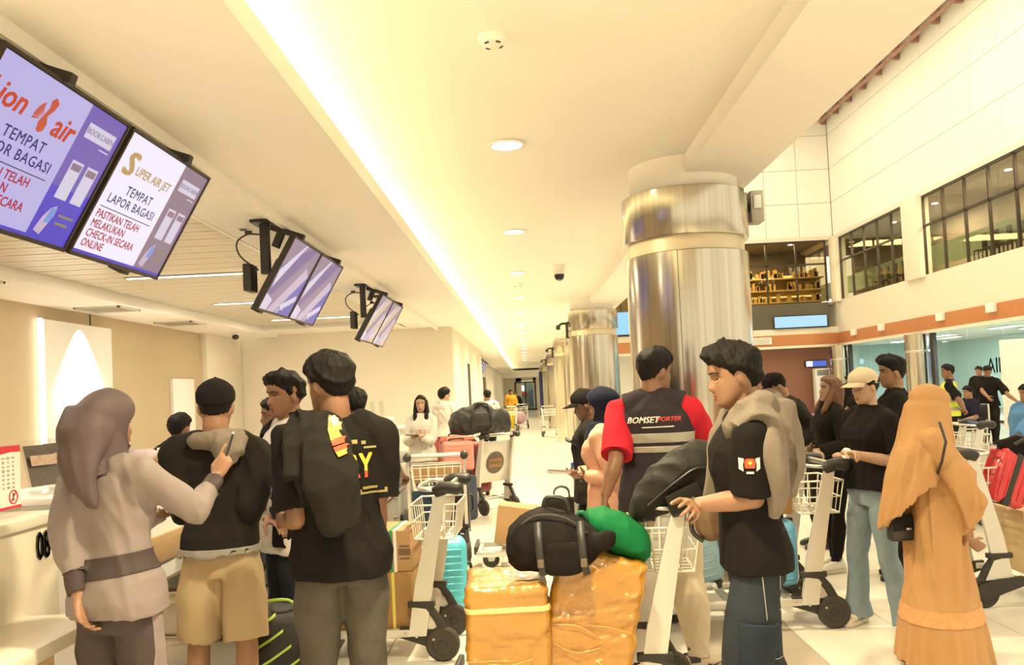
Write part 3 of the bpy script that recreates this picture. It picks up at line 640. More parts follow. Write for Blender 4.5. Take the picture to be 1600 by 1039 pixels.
        v1 = (d*.62+t*.72*(1-th*.35)+n*(.25+.5*th)).normalized(); v2 = (d*.85+t*.35*(1-th)+n*(.25+.55*th)).normalized(); p1 = c+v1*.046*k; p2 = p1+v2*.034*k; p3 = p2+(v2+n*.15*th).normalized()*.026*k
        mb.tube([c, p1, p2, p3], [.0145*k, .0115*k, .0100*k, .0078*k], 10); mb.ball(p3, .0078*k, nu=10, nv=6)
    def body(s, vox=None):
        vox = vox or s.vox; mb = MB(); k = s.k; RG = RINGSF if s.fem else RINGS
        mb.loft([ell(s.T((0, y, z*k)), w_*k*.94*s.bw, d*k*.92*s.bw, rot=s.Rt if z > .92 else None) for z, w_, d, y in RG])
        f = (.88 if s.fem else 1.0)*k*(0.5+.5*s.bw)
        nk = (.047 if s.fem else .057)*k
        mb.tube([s.nb-V((0, 0, .05*k)), s.nb, s.hp((0, -.026, -.085)), s.hp((0, -.022, -.04))], [nk*1.25, nk*1.04, nk, nk*.98], 20)
        for sd in 'RL':
            sh, el, wr = (s.j[q+sd] for q in ('sh', 'el', 'wr'))
            mb.tube([s.nb-V((0, 0, .01)), sh], [.05*f, .052*f], 14); mb.ball(sh, .055*f)
            mb.tube([sh, sh.lerp(el, .4), sh.lerp(el, .8), el], [.054*f, .050*f, .043*f, .040*f], 16)
            mb.ball(el, .040*f); mb.tube([el, el.lerp(wr, .28), el.lerp(wr, .7), wr], [.040*f, .043*f, .033*f, .0275*f], 16)
            s.hand_mb(mb, sd)
            hp, kn, an = (s.j[q+sd] for q in ('hp', 'kn', 'an'))
            mb.tube([hp, hp.lerp(kn, .35), hp.lerp(kn, .8), kn], [.074*f, .074*f, .058*f, .054*f], 16); mb.ball(kn, .056*f)
            mb.tube([kn, kn.lerp(an, .3)+V((0, -.012, 0)), kn.lerp(an, .75), an], [.054*f, .057*f, .040*f, .036*f], 16); mb.ball(an, .038*f)
            to = s.j['toe'+sd]; u = V((-sin(to), cos(to), 0)); mb.tube([an+u*-.045+V((0, 0, -.045*k)), an+V((0, 0, -.035*k)), an+u*.09+V((0, 0, -.05*k)), an+u*.15+V((0, 0, -.062*k))], [.028, .038, .032, .02], 12)
        g, Z, A = head_grid(64, 80, s.fem)
        rings = [[s.hp(p) for p in row] for row in g]; mb.loft(rings)
        for m in (-1, 1):
            e = s.Rh @ eul(x=-12, z=-22*m)
            mb.ball(s.hp((.074*m*(.94 if s.fem else 1), -.012, -.006)), (.009*s.hk, .019*s.hk, .033*s.hk), rot=e, nu=14, nv=10)
        me = remesh(mb, vox, 2)
        s.body_me = me; s.body_o = link('body', me, s.skin, s.e, 180)
        return s
    def face(s, brow='brow', lips='lip_rose', lash=False):
        for m in (-1, 1):
            x = .031*m; y = face_y(x, .004, s.fem); q = s.hp((x, y-.0085, .002))
            eb = MB(); eb.ball(q, .0118*s.hk, nu=16, nv=12); ob = eb.build('eye', mat('eye_white', (.62, .56, .50), .25, var=0), s.e, 180)
            ir = MB(); fwd = s.Rh @ V((0, 1, 0)); ir.ball(q+fwd*.0088*s.hk, .0055*s.hk, nu=12, nv=8); ir.build('iris', mat('iris_dark', (.02, .012, .008), .15, var=0), ob, 180)
            def strip(name, zs, x0, x1, w_, m_, off=.0022, arch=.004, n=9):
                b = MB(); rings = []
                for i in range(n):
                    u = i/(n-1); xx = (x0+(x1-x0)*u)*m; zz = zs+arch*sin(pi*min(u*1.15, 1)); yy = face_y(xx, zz, s.fem); ww = w_*(.55+.45*sin(pi*(.15+.8*u)))
                    rings.append([s.hp((xx, face_y(xx, zz+dz*ww, s.fem)+dy, zz+dz*ww)) for dz, dy in ((-1, -.002), (-.6, off), (.6, off), (1, -.002))])
                b.loft(rings); b.build(name, m_, s.e, 60)
            strip('eyebrow', .0235, .013, .054, .0042 if not s.fem else .003, mat(brow, (.02, .013, .009), .8, var=0))
            strip('eyelid', .0105, .018, .045, .0032, s.skin if not lash else mat(brow, (.02, .013, .009), .8, var=0), .004, .003)
            strip('eyelid', -.0085, .019, .044, .0028, s.skin, .003, -.003)
        b = MB(); rings = []
        for i in range(13):
            u = -1+i/6; xx = .0245*u; t = (1-abs(u)**1.8)
            rings.append([s.hp((xx, face_y(xx, z, s.fem)+dy*max(t, .15), z)) for z, dy in ((-.0695-.013*t-.001, -.001), (-.0695-.008*t, .0022), (-.0695, .0004), (-.0695+.006*t, .0022), (-.0695+.0095*t+.001, -.001))])
        b.loft(rings); b.build('lips', mat(lips, LIPS[lips], .65, var=.05, spec=.2), s.e, 60)
        return s
    def scalp(s, thick, name, m, nz=64, na=110, tuft=.0, seed=0, bury=-.012, zmin=-.12, freq=30, smooth=180, lump=0, extra=None):
        """layer over the skull; thick(x, y, z, a) gives its height above the skin"""
        g, Z, A = head_grid(nz, na, s.fem, zmin); c = np.array([0, -.006, .0]); base = c[None, None]*1.0; base = np.repeat(np.repeat(base, nz, 0), na, 1); base[..., 2] = np.clip(Z, -.06, .02)
        d = g-base; d /= np.linalg.norm(d, axis=-1, keepdims=True)
        t = thick(g[..., 0], g[..., 1], g[..., 2], A); rs = np.random.RandomState(seed)
        if tuft:
            q = g.reshape(-1, 3); n = np.zeros(len(q))
            for i in range(6):
                u = rs.normal(size=3)*np.array([1, 1, .35]); v = rs.normal(size=3); n += (0.55-np.abs(np.sin(q@u*freq*(1+.5*i)+2*np.sin(q@v*freq*.4))))/(1+.4*i)
            t = np.where(t > 0, t+tuft*n.reshape(t.shape)*np.clip(t/.012, 0, 1), t)
        if lump: pass
        p = g+d*np.where(t > 0, t, bury)[..., None]
        if extra is not None: p = extra(p, g, A)
        mb = MB(); mb.loft([[s.hp(q) for q in row] for row in p]); return mb.build(name, m, s.e, smooth)
    def hair(s, m, top=.026, sides=.012, back=.014, front=.062, nape=-.062, quiff=0.0, tuft=.006, seed=1, fade=False, name='hair'):
        hl = lambda a: np.interp(np.abs((a+pi) % (2*pi)-pi), [0, .55, .95, 1.15, 1.45, 1.62, 1.85, 2.1, 2.5, pi], [front, front-.004, front-.022, .03, -.018, -.012, -.01, -.035, nape+.01, nape])
        def th(x, y, z, a):
            a_ = np.abs((a+pi) % (2*pi)-pi); zz = hl(a); up = ss(.03, .10, z); side = sides+(back-sides)*ss(1.6, 2.6, a_)
            if fade: side = side*(.25+.75*ss(-.05, .05, z))
            t = side*(1-up)+top*up + quiff*np.exp(-(a_/.75)**2)*ss(.045, .075, z)*(1-.6*ss(.10, .12, z))
            e = ss(0, np.where(a_ < 1.0, .018, .055), z-zz); return np.where(z-zz > .0005, np.maximum(t*e, .0018), -.01)
        return s.scalp(th, name, m, tuft=tuft, seed=seed)
    def cap(s, m, brim_m=None, yaw=0, brim=True, line=.040, backline=.0, puff=.012):
        cy, sy = cos(R(yaw)), sin(R(yaw))
        def th(x, y, z, a):
            fy = (x*sy+y*cy)/.1; zl = backline+(line-backline)*(0.5+0.5*np.clip(fy, -1, 1)); e = ss(0, .006, z-zl); return np.where(e > .02, (.010+puff*ss(.02, .09, z)+.006*np.exp(-((a+pi) % (2*pi)-pi)**2)*ss(.05, .09, z))*e, -.012)
        o = s.scalp(th, 'cap', m, seed=3)
        MB().ball(s.hp((0, -.006, .120+puff+.009)), (.007, .007, .004)).build('button', m, o, 180)
        st = MB()
        for q in range(3):
            a0 = pi*q/3+.3; pts = []
            for i in range(15):
                u = -1+2*i/14; el_ = u*1.25; dr = np.array([sin(el_)*cos(a0), sin(el_)*sin(a0), cos(el_)])
            pass
        if brim:
            b = MB(); top, bot = [], []; n = 22; rows = 7
            grid = []
            for i in range(n+1):
                u = -1+2*i/n; a = u*1.12; pt = head_points(np.array([line+.004]), np.array([-a]), s.fem)[0]; col = []
                for j in range(rows):
                    v = j/(rows-1); ln = .078*(1-abs(u)**3.0*.85); px = pt[0]*(1.10+.02*v); py = pt[1]*1.08+.006+ln*v; pz = line+.008-.018*v-.020*u*u*(.6+.4*v); qx = px*cy-py*sy*-1*-1; 
                    col.append(V((px*cy+py*sy*-1*-1*0+(-py*sy if yaw else 0), py*cy+(px*sy if yaw else 0), pz)))
                grid.append(col)
            b2 = MB(); vs = []; fs = []
            for lay in (0, -.004):
                for col in grid: vs += [s.hp(q+V((0, 0, lay))) for q in col]
            N = (n+1)*rows; idx = lambda i, j, l: l*N+i*rows+j
            for i in range(n):
                for j in range(rows-1): fs.append((idx(i, j, 0), idx(i, j+1, 0), idx(i+1, j+1, 0), idx(i+1, j, 0))); fs.append((idx(i, j, 1), idx(i+1, j, 1), idx(i+1, j+1, 1), idx(i, j+1, 1)))
                fs.append((idx(i, rows-1, 0), idx(i, rows-1, 1), idx(i+1, rows-1, 1), idx(i+1, rows-1, 0)))
            for j in range(rows-1):
                fs.append((idx(0, j, 0), idx(0, j, 1), idx(0, j+1, 1), idx(0, j+1, 0))); fs.append((idx(n, j, 0), idx(n, j+1, 0), idx(n, j+1, 1), idx(n, j, 1)))
            b2.add(vs, fs); b2.build('brim', brim_m or m, o, 60)
        return o
    def torso_mb(s, ease, hem, top=1.46, flare=.0, bust=0):
        k = s.k; RG = RINGSF if s.fem else RINGS; zs = sorted(set([hem]+[r[0] for r in RG if r[0] > hem+.02 and r[0] < top-.01]+[top])); out = []
        for z in zs:
            w_, d, y = (np.interp(z, [r[0] for r in RG], [r[i] for r in RG]) for i in (1, 2, 3))
            fl = flare*ss(1.20, hem, z) if hem < 1.2 else 0; ez = ease*(0.35+.65*ss(1.46, 1.33, z))
            if z < 1.06: w_ = max(w_, (.140 if s.fem else .150))
            if z < .95: w_ = max(w_, .172); d = max(d, .118)
            out.append(ell(s.T((0, y, z*k)), (w_*s.bw+ez+fl)*k, (d*s.bw+ez+fl)*k, n=36, rot=s.Rt if z > .92 else None))
        inner = [[p.lerp(sum(out[0], V())/len(out[0]), .10)+V((0, 0, .0)) for p in out[0]], [p.lerp(sum(out[0], V())/len(out[0]), .12)+V((0, 0, .035)) for p in out[0]]]
        mb = MB(); mb.loft([inner[1], inner[0]]+out); return mb
    def shirt(s, m, ease=.018, hem=.82, sleeve=.72, cuff=.012, name='shirt', fold=.009, flare=.018, vox=None, seed=1, top=1.46, freq=36, collar=None, bunch=0, arm_ease=None, flat=None):
        """sleeve: 0.72 = to just above the elbow, 1 = elbow, 2 = wrist"""
        mb = s.torso_mb(ease, hem, top, flare); f = (.88 if s.fem else 1.0)*s.k*(0.5+.5*s.bw); ae = arm_ease if arm_ease is not None else ease*.8
        for sd in 'RL':
            sh, el, wr = (s.j[q+sd] for q in ('sh', 'el', 'wr'))
            mb.tube([s.nb-(s.nb-s.T((0, -.02, 1.30*s.k)))*.18, s.nb.lerp(sh, .5)+V((0, 0, .004)), sh], [.050*f+.006, .056*f+ae*.5, .060*f+ae*.7], 18); mb.ball(sh, .061*f+ae*.75, nu=18, nv=12)
            mb.tube([s.T((s.j['sh'+sd].x*.55, 0, 1.26*s.k)) if not s.lean else sh.lerp(s.T((0, 0, 1.2*s.k)), .45), sh], [.085*f, .060*f+ae*.6], 16)
            if sleeve <= 1: end = sh.lerp(el, sleeve); mb.tube([sh, sh.lerp(el, sleeve*.5), end, end.lerp(sh, .08)], [.060*f+ae*.8, .058*f+ae*1.15, .052*f+ae*1.35, .040*f], 22)
            else:
                t = sleeve-1; mb.tube([sh, sh.lerp(el, .5), el], [.060*f+ae*.8, .055*f+ae, .046*f+ae*1.1], 22); mb.ball(el, .046*f+ae*1.1, nu=18, nv=12); end = el.lerp(wr, t)
                mb.tube([el, el.lerp(wr, t*.4), end, end.lerp(el, .06)], [.046*f+ae*1.1, .047*f+ae*1.05, (.032+.010*(1-t))*f+ae*.7+cuff*.4, .026*f], 22)
        if collar: mb.tube([s.nb-V((0, 0, .02)), s.nb.lerp(s.hp((0, -.026, -.085)), collar)], [.066*f+.012, .062*f+.008], 24)
        me = remesh(mb, vox or max(s.vox*1.3, .008), 3); folds(me, fold*1.5, freq, seed, (1, 1, .55))
        s.shirt_me = me; s.shirt_o = link(name, me, m, s.e, 180); return s.shirt_o
    def pants(s, m, ease=.014, legs=1.0, flare=.0, top=.99, fold=.010, seed=2, vox=None, name='trousers', freq=38, hemr=None, knee_e=None):
        mb = MB(); k = s.k; f = (.90 if s.fem else 1.0)*k*(0.5+.5*s.bw); RG = RINGSF if s.fem else RINGS; rr = []
        for z in (.80, .86, .92, .96, top):
            w_, d, y = (np.interp(z, [r[0] for r in RG], [r[i] for r in RG]) for i in (1, 2, 3)); rr.append(ell((0, y, z*k), (w_*s.bw+ease*.8-(.03 if z == .80 else 0))*k, (d*s.bw+ease*.8)*k, n=32))
        mb.loft(rr)
        for sd in 'RL':
            hp, kn, an = (s.j[q+sd] for q in ('hp', 'kn', 'an'))
            ke = knee_e if knee_e is not None else ease
            if legs <= .62:
                end = hp.lerp(kn, legs/.5*1.0) if legs < .5 else kn.lerp(an, (legs-.5)*2); rr = [.088*f+ease*.5, .090*f+ease*1.1, .074*f+ease*1.7]
                mb.tube([hp+V((-math.copysign(.012, hp.x), -.01, .03)), hp.lerp(end, .5), end, end.lerp(hp, .06)], rr+[.066*f+ease], 24)
            else:
                end = kn.lerp(an, (legs-.5)*2+.06); hr = hemr if hemr else .040*f+ease+flare
                mb.tube([hp+V((-math.copysign(.012, hp.x), -.01, .03)), hp.lerp(kn, .4), hp.lerp(kn, .8), kn], [.088*f+ease*.5, .086*f+ease, .066*f+ke, .060*f+ke], 24); mb.ball(kn, .059*f+ke, nu=18, nv=12)
                mb.tube([kn, kn.lerp(end, .35)+V((0, -.010, 0)), kn.lerp(end, .75), end, end.lerp(kn, .05)], [.059*f+ke, .060*f+ke, (.045*f+ease)*.5+hr*.5, hr, hr*.8], 24)
        me = remesh(mb, vox or max(s.vox*1.3, .008), 3)
        zl = s.j['knR'].z; folds(me, fold, freq, seed, (1, 1, .8), mask=lambda c: .35+.65*np.clip(np.exp(-((c[:, 2]-zl)/.13)**2)+np.exp(-((c[:, 2]-.80*k)/.10)**2)+np.exp(-((c[:, 2]-.12)/.12)**2), 0, 1))
        s.pants_me = me; s.pants_o = link(name, me, m, s.e, 180); return s.pants_o
    def shoes(s, m, sole, laces=None, name='shoe', sw=None):
        for sd in 'RL':
            an = s.j['an'+sd]; to = s.j['toe'+sd]; Rm = rotz(to); base = V((an.x, an.y, an.z-.085*s.k))
            L_ = .27*s.k*(.92 if s.fem else 1); up = MB(); rings = []
            for y, w_, z0, z1 in ((-.30, .022, .03, .05), (-.27, .034, .02, .085), (-.15, .040, .018, .105), (0, .042, .018, .100), (.14, .044, .018, .088), (.32, .048, .018, .072), (.50, .049, .018, .058), (.62, .040, .018, .046), (.69, .020, .02, .034)):
                c = (z0+z1)/2; h = (z1-z0)/2; rings.append([base+Rm @ V((w_*math.copysign(abs(cos(a))**.8, cos(a)), y*L_, c+h*math.copysign(abs(sin(a))**.85, sin(a)))) for a in [2*pi*q/18 for q in range(18)]])
            up.loft(rings); o = up.build(name, m, s.e, 180)
            sl_ = MB(); pts = []
            for y, w_ in ((-.31, .02), (-.28, .034), (-.15, .043), (0, .043), (.2, .048), (.45, .053), (.6, .046), (.68, .028), (.71, .01)): pts.append((w_, y*L_))
            pts = pts+[(-x, y) for x, y in reversed(pts)]
            sl_.loft([[base+Rm @ V((x*q, y, z)) for x, y in pts] for z, q in ((0.002, .95), (.008, 1.02), (.024, 1.02), (.028, .95))]); sl_.build('sole', sole, o, 40)
            if laces:
                lb = MB()
                for q in range(4): lb.tube([base+Rm @ V((-.022, (.10+.07*q)*L_, .088-.012*q)), base+Rm @ V((0, (.11+.07*q)*L_, .100-.014*q)), base+Rm @ V((.022, (.10+.07*q)*L_, .088-.012*q))], .004, 6)
                lb.tube([base+Rm @ V((-.03, -.05*L_, .10)), base+Rm @ V((0, .06*L_, .125)), base+Rm @ V((.03, -.05*L_, .10)), base+Rm @ V((0, -.2*L_, .125))], .010, 8, closed=True)
                lb.build('laces', laces, o, 180)
            if sw is not None: sw(o, base, Rm, L_)
        return s
    def hijab(s, m, face=(.060, .088, -.012), thick=.016, drape=None, seed=3, fold=.005, vox=.008, back_bulge=.02, name='headscarf', open_face=True, freq=38):
        fx, fz, fc = face
        def th(x, y, z, a):
            a_ = np.abs((a+pi) % (2*pi)-pi); inside = (x/fx)**2+((z-fc)/fz)**2; t = thick+back_bulge*np.exp(-((a_-pi)/.9)**2)*np.exp(-((z-.02)/.07)**2)+.006*ss(.05, .11, z)
            return np.where((y > 0.01) & (inside < 1) & open_face, -.02, t)
        g, Z, A = head_grid(60, 96, s.fem); base = np.zeros_like(g); base[..., 2] = np.clip(Z, -.06, .02); base[..., 1] = -.006; d = g-base; d /= np.linalg.norm(d, axis=-1, keepdims=True); t = th(g[..., 0], g[..., 1], g[..., 2], A); p = g+d*t[..., None]
        mb = MB(); mb.loft([[s.hp(q) for q in row] for row in p])
        mb2 = MB()
        if drape:
            for item in drape: mb2.loft(item)
        k = s.k
        neck = [ell(s.hp((0, -.03, -.03)), .070, .070, rot=s.Rh), ell(s.hp((0, -.022, -.085)), .078, .080, rot=s.Rh), ell(s.nb+V((0, .012, .01)), .090*k, .085*k), ell(s.nb+V((0, .010, -.06*k)), .14*k, .105*k)]
        mb2.loft(neck)
        mb2.v += [tuple(q) for q in []]
        n = len(mb.v); mb.add(mb2.v, mb2.f)
        me = remesh(mb, vox, 3); folds(me, fold, freq, seed, (1, 1, .5), mask=lambda c: .25+.75*ss(s.hc.z-.04, s.hc.z-.14, c[:, 2])); s.hijab_me = me
        return link(name, me, m, s.e, 180)
    def part(s, me, name, m, parent=None, smooth=180):
        return link(name, me, m, parent or s.e, smooth)
SK = {'skin_tan': (.30, .155, .088), 'skin_brown': (.225, .108, .060), 'skin_light': (.43, .26, .17), 'skin_dark': (.165, .076, .043)}
def SKIN(n): return mat(n, SK[n], .48, var=.07, vscale=25, bump=.03, bscale=300)
LIPS = {'lip_rose': (.24, .085, .06), 'lip_red': (.36, .04, .035), 'lip_brown': (.15, .06, .042)}
M_hair = mat('black_hair', (.009, .007, .006), .62, var=.3, vscale=60, bump=.6, bscale=140, stretch=(1, 1, .25), spec=.18); M_hairb = mat('brown_hair', (.17, .07, .028), .5, var=.4, vscale=30, bump=.5, bscale=120, stretch=(1, 1, .2))
def cloth(name, col, var=.08, bump=.12, bscale=350, rough=.9, sheen=0.0): return mat(name, col, rough, var=var, vscale=9, bump=bump, bscale=bscale, spec=.12, sheen=sheen)
C_black = cloth('black_cotton', (.012, .010, .009)); C_black2 = cloth('soft_black_fabric', (.017, .0145, .0125)); C_navy = cloth('navy_fabric', (.014, .016, .032)); C_white = cloth('white_cotton', (.62, .58, .52), var=.03); C_greyh = cloth('grey_marl', (.27, .25, .22), var=.2)
C_khaki = cloth('khaki_cotton', (.42, .31, .19)); C_cream = cloth('cream_cotton', (.55, .46, .33)); C_greyjean = cloth('washed_grey_denim', (.085, .072, .060), var=.35); C_bluejean = cloth('dark_indigo_denim', (.029, .035, .042), var=.3); C_ltjean = cloth('light_blue_denim', (.20, .26, .30), var=.18)
C_uniform = cloth('taupe_uniform_cloth', (.235, .192, .185), var=.05, rough=.6); C_uniformd = cloth('dark_plum_taupe_cloth', (.066, .049, .050), var=.06, rough=.6); C_hijab = cloth('grey_brown_satin', (.100, .072, .076), var=.06, rough=.5)
C_peach = cloth('peach_cotton', (.62, .34, .23)); C_tan = cloth('camel_crepe', (.45, .25, .11), var=.05, rough=.7); C_red = cloth('red_cotton', (.50, .02, .035)); C_vest = cloth('dark_grey_vest', (.036, .028, .034)); C_hood = cloth('warm_grey_fleece', (.19, .155, .125), var=.1); C_blue = cloth('sky_blue_cotton', (.22, .36, .60)); C_hivis = cloth('hi_vis_yellow', (.62, .72, .10)); C_mustard = cloth('mustard_cotton', (.62, .33, .04))
M_shoe_w = mat('white_leather', (.74, .70, .62), .45, var=.05); M_shoe_b = mat('black_leather', (.025, .02, .018), .4, var=.1); M_sole_w = mat('cream_sole', (.62, .56, .46), .6, var=.05); M_sole_b = mat('black_sole', (.03, .026, .022), .7, var=.05)
def phone(name, c, d, n, label, size=(.075, .155, .009), colr=None):
    """a phone lying in a hand: long axis d, back normal n"""
    d = V(d).normalized(); n = V(n); n = (n-d*n.dot(d)).normalized(); x = d.cross(n); t = empty(name, c, 0, label, 'phone'); rot = Matrix((x, d, n)).transposed()
    MB().rbox((0, 0, 0), size, .008, rot, 3).build('body', colr or M_black, t); MB().box(rot @ V((0, 0, -size[2]/2-.0006)), (size[0]*.92, size[1]*.95, .0008), rot).build('screen', mat('phone_glass', (.03, .03, .04), .08, var=0), t, 0)
    b = MB(); b.rbox(rot @ V((size[0]*.22, size[1]*.34, size[2]/2+.001)), (.026, .03, .003), .001, rot, 1); b.build('camera_bump', M_dark, t); return t
# ---- helpers for clothes that hang
def drape_mb(path, wid, th, n=20, up=None):
    """thick hanging cloth: flattened tube along path; wid/th per point"""
    k0 = len(path); path = spline(path, 4); m = len(path); rings = []; u_ = V(up)
    wid = lerpn(wid if hasattr(wid, '__len__') else [wid]*k0, m); th = lerpn(th if hasattr(th, '__len__') else [th]*k0, m)
    for i, p in enumerate(path):
        t = (path[min(i+1, m-1)]-path[max(i-1, 0)]).normalized(); u = (u_-t*u_.dot(t)).normalized(); w_ = t.cross(u)
        a, b = (wid[i] if hasattr(wid, '__len__') else wid)/2, (th[i] if hasattr(th, '__len__') else th)/2
        rings.append([p+u*a*math.copysign(abs(cos(q))**.8, cos(q))+w_*b*sin(q) for q in [2*pi*k/n for k in range(n)]])
    return MB().loft(rings)
def txt_on(person, me, txt, c, ux, uy, size, m, name, parent, bold=.02, shear=0, off=.004, maxlen=.02):
    """flat print: text laid on cloth mesh me; c, ux, uy in person space"""
    mb = subdivide(place(text_mb(txt, size, bold, shear), c, ux, uy), maxlen); nz = V(ux).cross(V(uy)).normalized()
    project(mb, me, -nz, off); return mb.build(name, m, parent, 0)
def poly_on(me, pts, c, ux, uy, m, name, parent, off=.003):
    mb = MB(); mb.add([V(c)+V(ux)*x+V(uy)*y for x, y in pts], [tuple(range(len(pts)))]); mb = subdivide(mb, .02); nz = V(ux).cross(V(uy)).normalized(); project(mb, me, -nz, off); return mb.build(name, m, parent, 0)
def xy(px, py, Y): q = P(px, py, Y); return (q.x, q.y)
X, Z_ = V((1, 0, 0)), V((0, 0, 1))
# 1 ---- airline staff woman, seen from behind
p = Person('staff woman in taupe uniform and grey-brown headscarf, seen from behind, pointing with a pen', xy(184, 850, 3.0), -14, 1.625, True, head=(-8, -4, 4), build=.95, side=-4)
p.arm('L', el=P(106, 845, 2.95), wr=P(124, 935, 2.88), curl=.5, n=(1, 0, 0)); p.arm('R', el=P(305, 797, 3.10), wr=P(338, 745, 3.30), dir=(.25, .35, .75), n=(-.3, .9, -.2), world=True, curls=[.15, 1.2, 1.5, 1.6], thumb=.7)
p.body(); p.face()
tp = ((150, 632, 3.0, .09, .10), (138, 668, 2.95, .100, .10), (131, 696, 2.92, .092, .08), (124, 722, 2.88, .075, .06), (127, 752, 2.86, .058, .042), (138, 778, 2.85, .040, .03), (147, 798, 2.85, .014, .012)); tc = spline([p.L(P(a, b, c)) for a, b, c, d, e in tp], 3)
tail = [ell(c, w_, d_, n=24) for c, w_, d_ in zip(tc, lerpn([q[3] for q in tp], len(tc)), lerpn([q[4] for q in tp], len(tc)))]
p.hijab(C_hijab, thick=.014, back_bulge=.028, drape=[tail], fold=.010, freq=46)
p.shirt(C_uniform, ease=.016, hem=.86, sleeve=1.62, cuff=.02, name='uniform_jacket', flare=.016, fold=.009, arm_ease=.020, collar=.4)
jm = p.shirt_me
b = shell(jm, [((0, 0, 1.005*p.k), (-.12, 0, 1)), ((0, 0, 1.08*p.k), (.12, 0, -1))], .004, keep=lambda c, n: abs(c.x-p.j['elL'].x) > .085 or c.x > p.j['elL'].x+.1); p.part(b, 'waist_band', C_uniformd)
cuffs = MB()
for sd in 'RL':
    el, wr = p.j['el'+sd], p.j['wr'+sd]; c = MB(); c.tube([el.lerp(wr, .30), el.lerp(wr, .65), el.lerp(wr, .93), el.lerp(wr, .86)], [.036, .038, .036, .026], 20); me = remesh(c, .006, 1); folds(me, .004, 60, 4); p.part(me, 'cuff', C_uniformd)
seam = MB(); pts = [(0, y) for y in np.linspace(-.3, .18, 16)]
p.pants(C_uniformd, ease=.016, fold=.007)
st = shell(p.pants_me, [((.0, -.03, .5), (0, 1, 0)), ((0, .035, .5), (0, -1, 0)), ((.06, 0, 0), (1, 0, 0)), ((0, 0, .9), (0, 0, -1))], .003, keep=lambda c, n: n.x > .6); 
if st: p.part(st, 'side_stripe', C_uniform, p.pants_o)
p.shoes(M_shoe_b, M_sole_b)
# pen in her hand
c = p.W(p.j['wrR'])+V((.035, .03, .075)); t = empty('pen', c, 0, 'thin grey pen held up by the staff woman over the capped man', 'pen'); MB().tube([(-.015, 0, -.03), (.02, .02, .09)], .005, 10).build('barrel', M_dark, t); MB().tube([(.02, .02, .09), (.0232, .0219, .10)], [.005, .002], 10).build('tip', M_steel2, t)
# 1b --- clerk mostly hidden behind her
p = Person('clerk in a lavender sleeve almost hidden between the staff woman and the capped man', xy(180, 760, 4.05), -60, 1.58, True, vox=.009)
p.arm('L', el=P(222, 718, 4.0), wr=P(250, 722, 3.95), dir=(.9, -.2, -.2), n=(0, -.3, 1), world=True, curl=.6); p.arm('R', wr=P(262, 800, 4.05), dir=(.9, -.3, -.1), n=(0, 0, 1), world=True, curl=.5); p.body(); p.face(); p.hijab(C_hijab); p.shirt(cloth('lavender_cloth', (.52, .43, .48)), sleeve=1.9); p.pants(C_uniformd); p.shoes(M_shoe_b, M_sole_b)
c = P(262, 712, 3.86); t = empty('paper_slip', c, R(20), 'white paper slip in the clerk hand beside the capped man', 'paper'); b = MB(); b.loft([[V((x, y+.01*sin(x*60), z)) for x, y in ((-.045, 0), (.045, .004), (.045, .006), (-.045, .002))] for z in (-.035, 0, .04)]); b.build('sheet', M_white, t, 0); MB().box((0, -.004, .01), (.05, .001, .012)).build('print', mat('print_grey', (.4, .38, .36), .8), t, 0)
# 2 ---- man in black cap, puffy hooded jacket, khaki shorts
p = Person('man in black cap, black jacket with grey hood and khaki shorts', xy(343, 780, 3.75), 8, 1.665, head=(6, -6, 0), build=.83)
p.arm('L', el=P(292, 780, 3.72), wr=P(290, 805, 4.02)); p.arm('R', el=P(392, 785, 3.72), wr=P(370, 810, 4.0)); p.leg('L', kn=(-.12, .03, .48), an=(-.13, -.02, .085), toe=10); p.leg('R', kn=(.11, -.05, .48), an=(.115, -.1, .085), toe=-12)
p.body(); p.face(); p.hair(M_hair, top=.006, sides=.006, back=.008, nape=-.05, tuft=.003, fade=True); p.cap(C_black, line=.050, backline=-.005)
p.shirt(C_black2, ease=.036, hem=.90, sleeve=1.95, name='jacket', flare=.006, fold=.010, freq=30, arm_ease=.034)
b = shell(p.shirt_me, [((0, 0, .905*p.k), (0, 0, 1)), ((0, 0, .94*p.k), (0, 0, -1))], .009, keep=lambda c, n: c.x*n.x+c.y*n.y > -.02); p.part(b, 'hem_band', C_greyh, p.shirt_o)
h = MB(); k = p.k
h.tube([p.nb+V((.10, .05, -.02)), p.nb+V((.105, -.02, .0)), p.nb+V((.07, -.075, -.005)), p.nb+V((0, -.10, -.015)), p.nb+V((-.07, -.075, -.01)), p.nb+V((-.10, -.02, -.01)), p.nb+V((-.095, .05, -.03))], [.03, .038, .045, .05, .042, .032, .02], 16)
h.tube([p.nb+V((.02, -.08, .0)), p.nb+V((.06, -.115, -.04)), p.nb+V((.09, -.13, -.09)), p.nb+V((.10, -.13, -.12))], [.05, .07, .055, .02], 18); h.tube([p.nb+V((.13, -.04, -.0)), p.nb+V((.11, -.10, -.06)), p.nb+V((.06, -.12, -.10))], [.03, .045, .03], 14)
me = remesh(h, .008, 3); folds(me, .008, 48, 9); p.part(me, 'hood', C_hood)
p.pants(C_khaki, ease=.020, legs=.46, name='shorts', fold=.008); p.shoes(M_shoe_w, M_sole_w)
mk = MB(); mk.tube([p.hp((-.078, -.01, .01)), p.hp((-.085, .03, .014)), p.hp((-.06, .08, .0))], .0035, 6); mk.build('mask_loop', M_white, p.e)
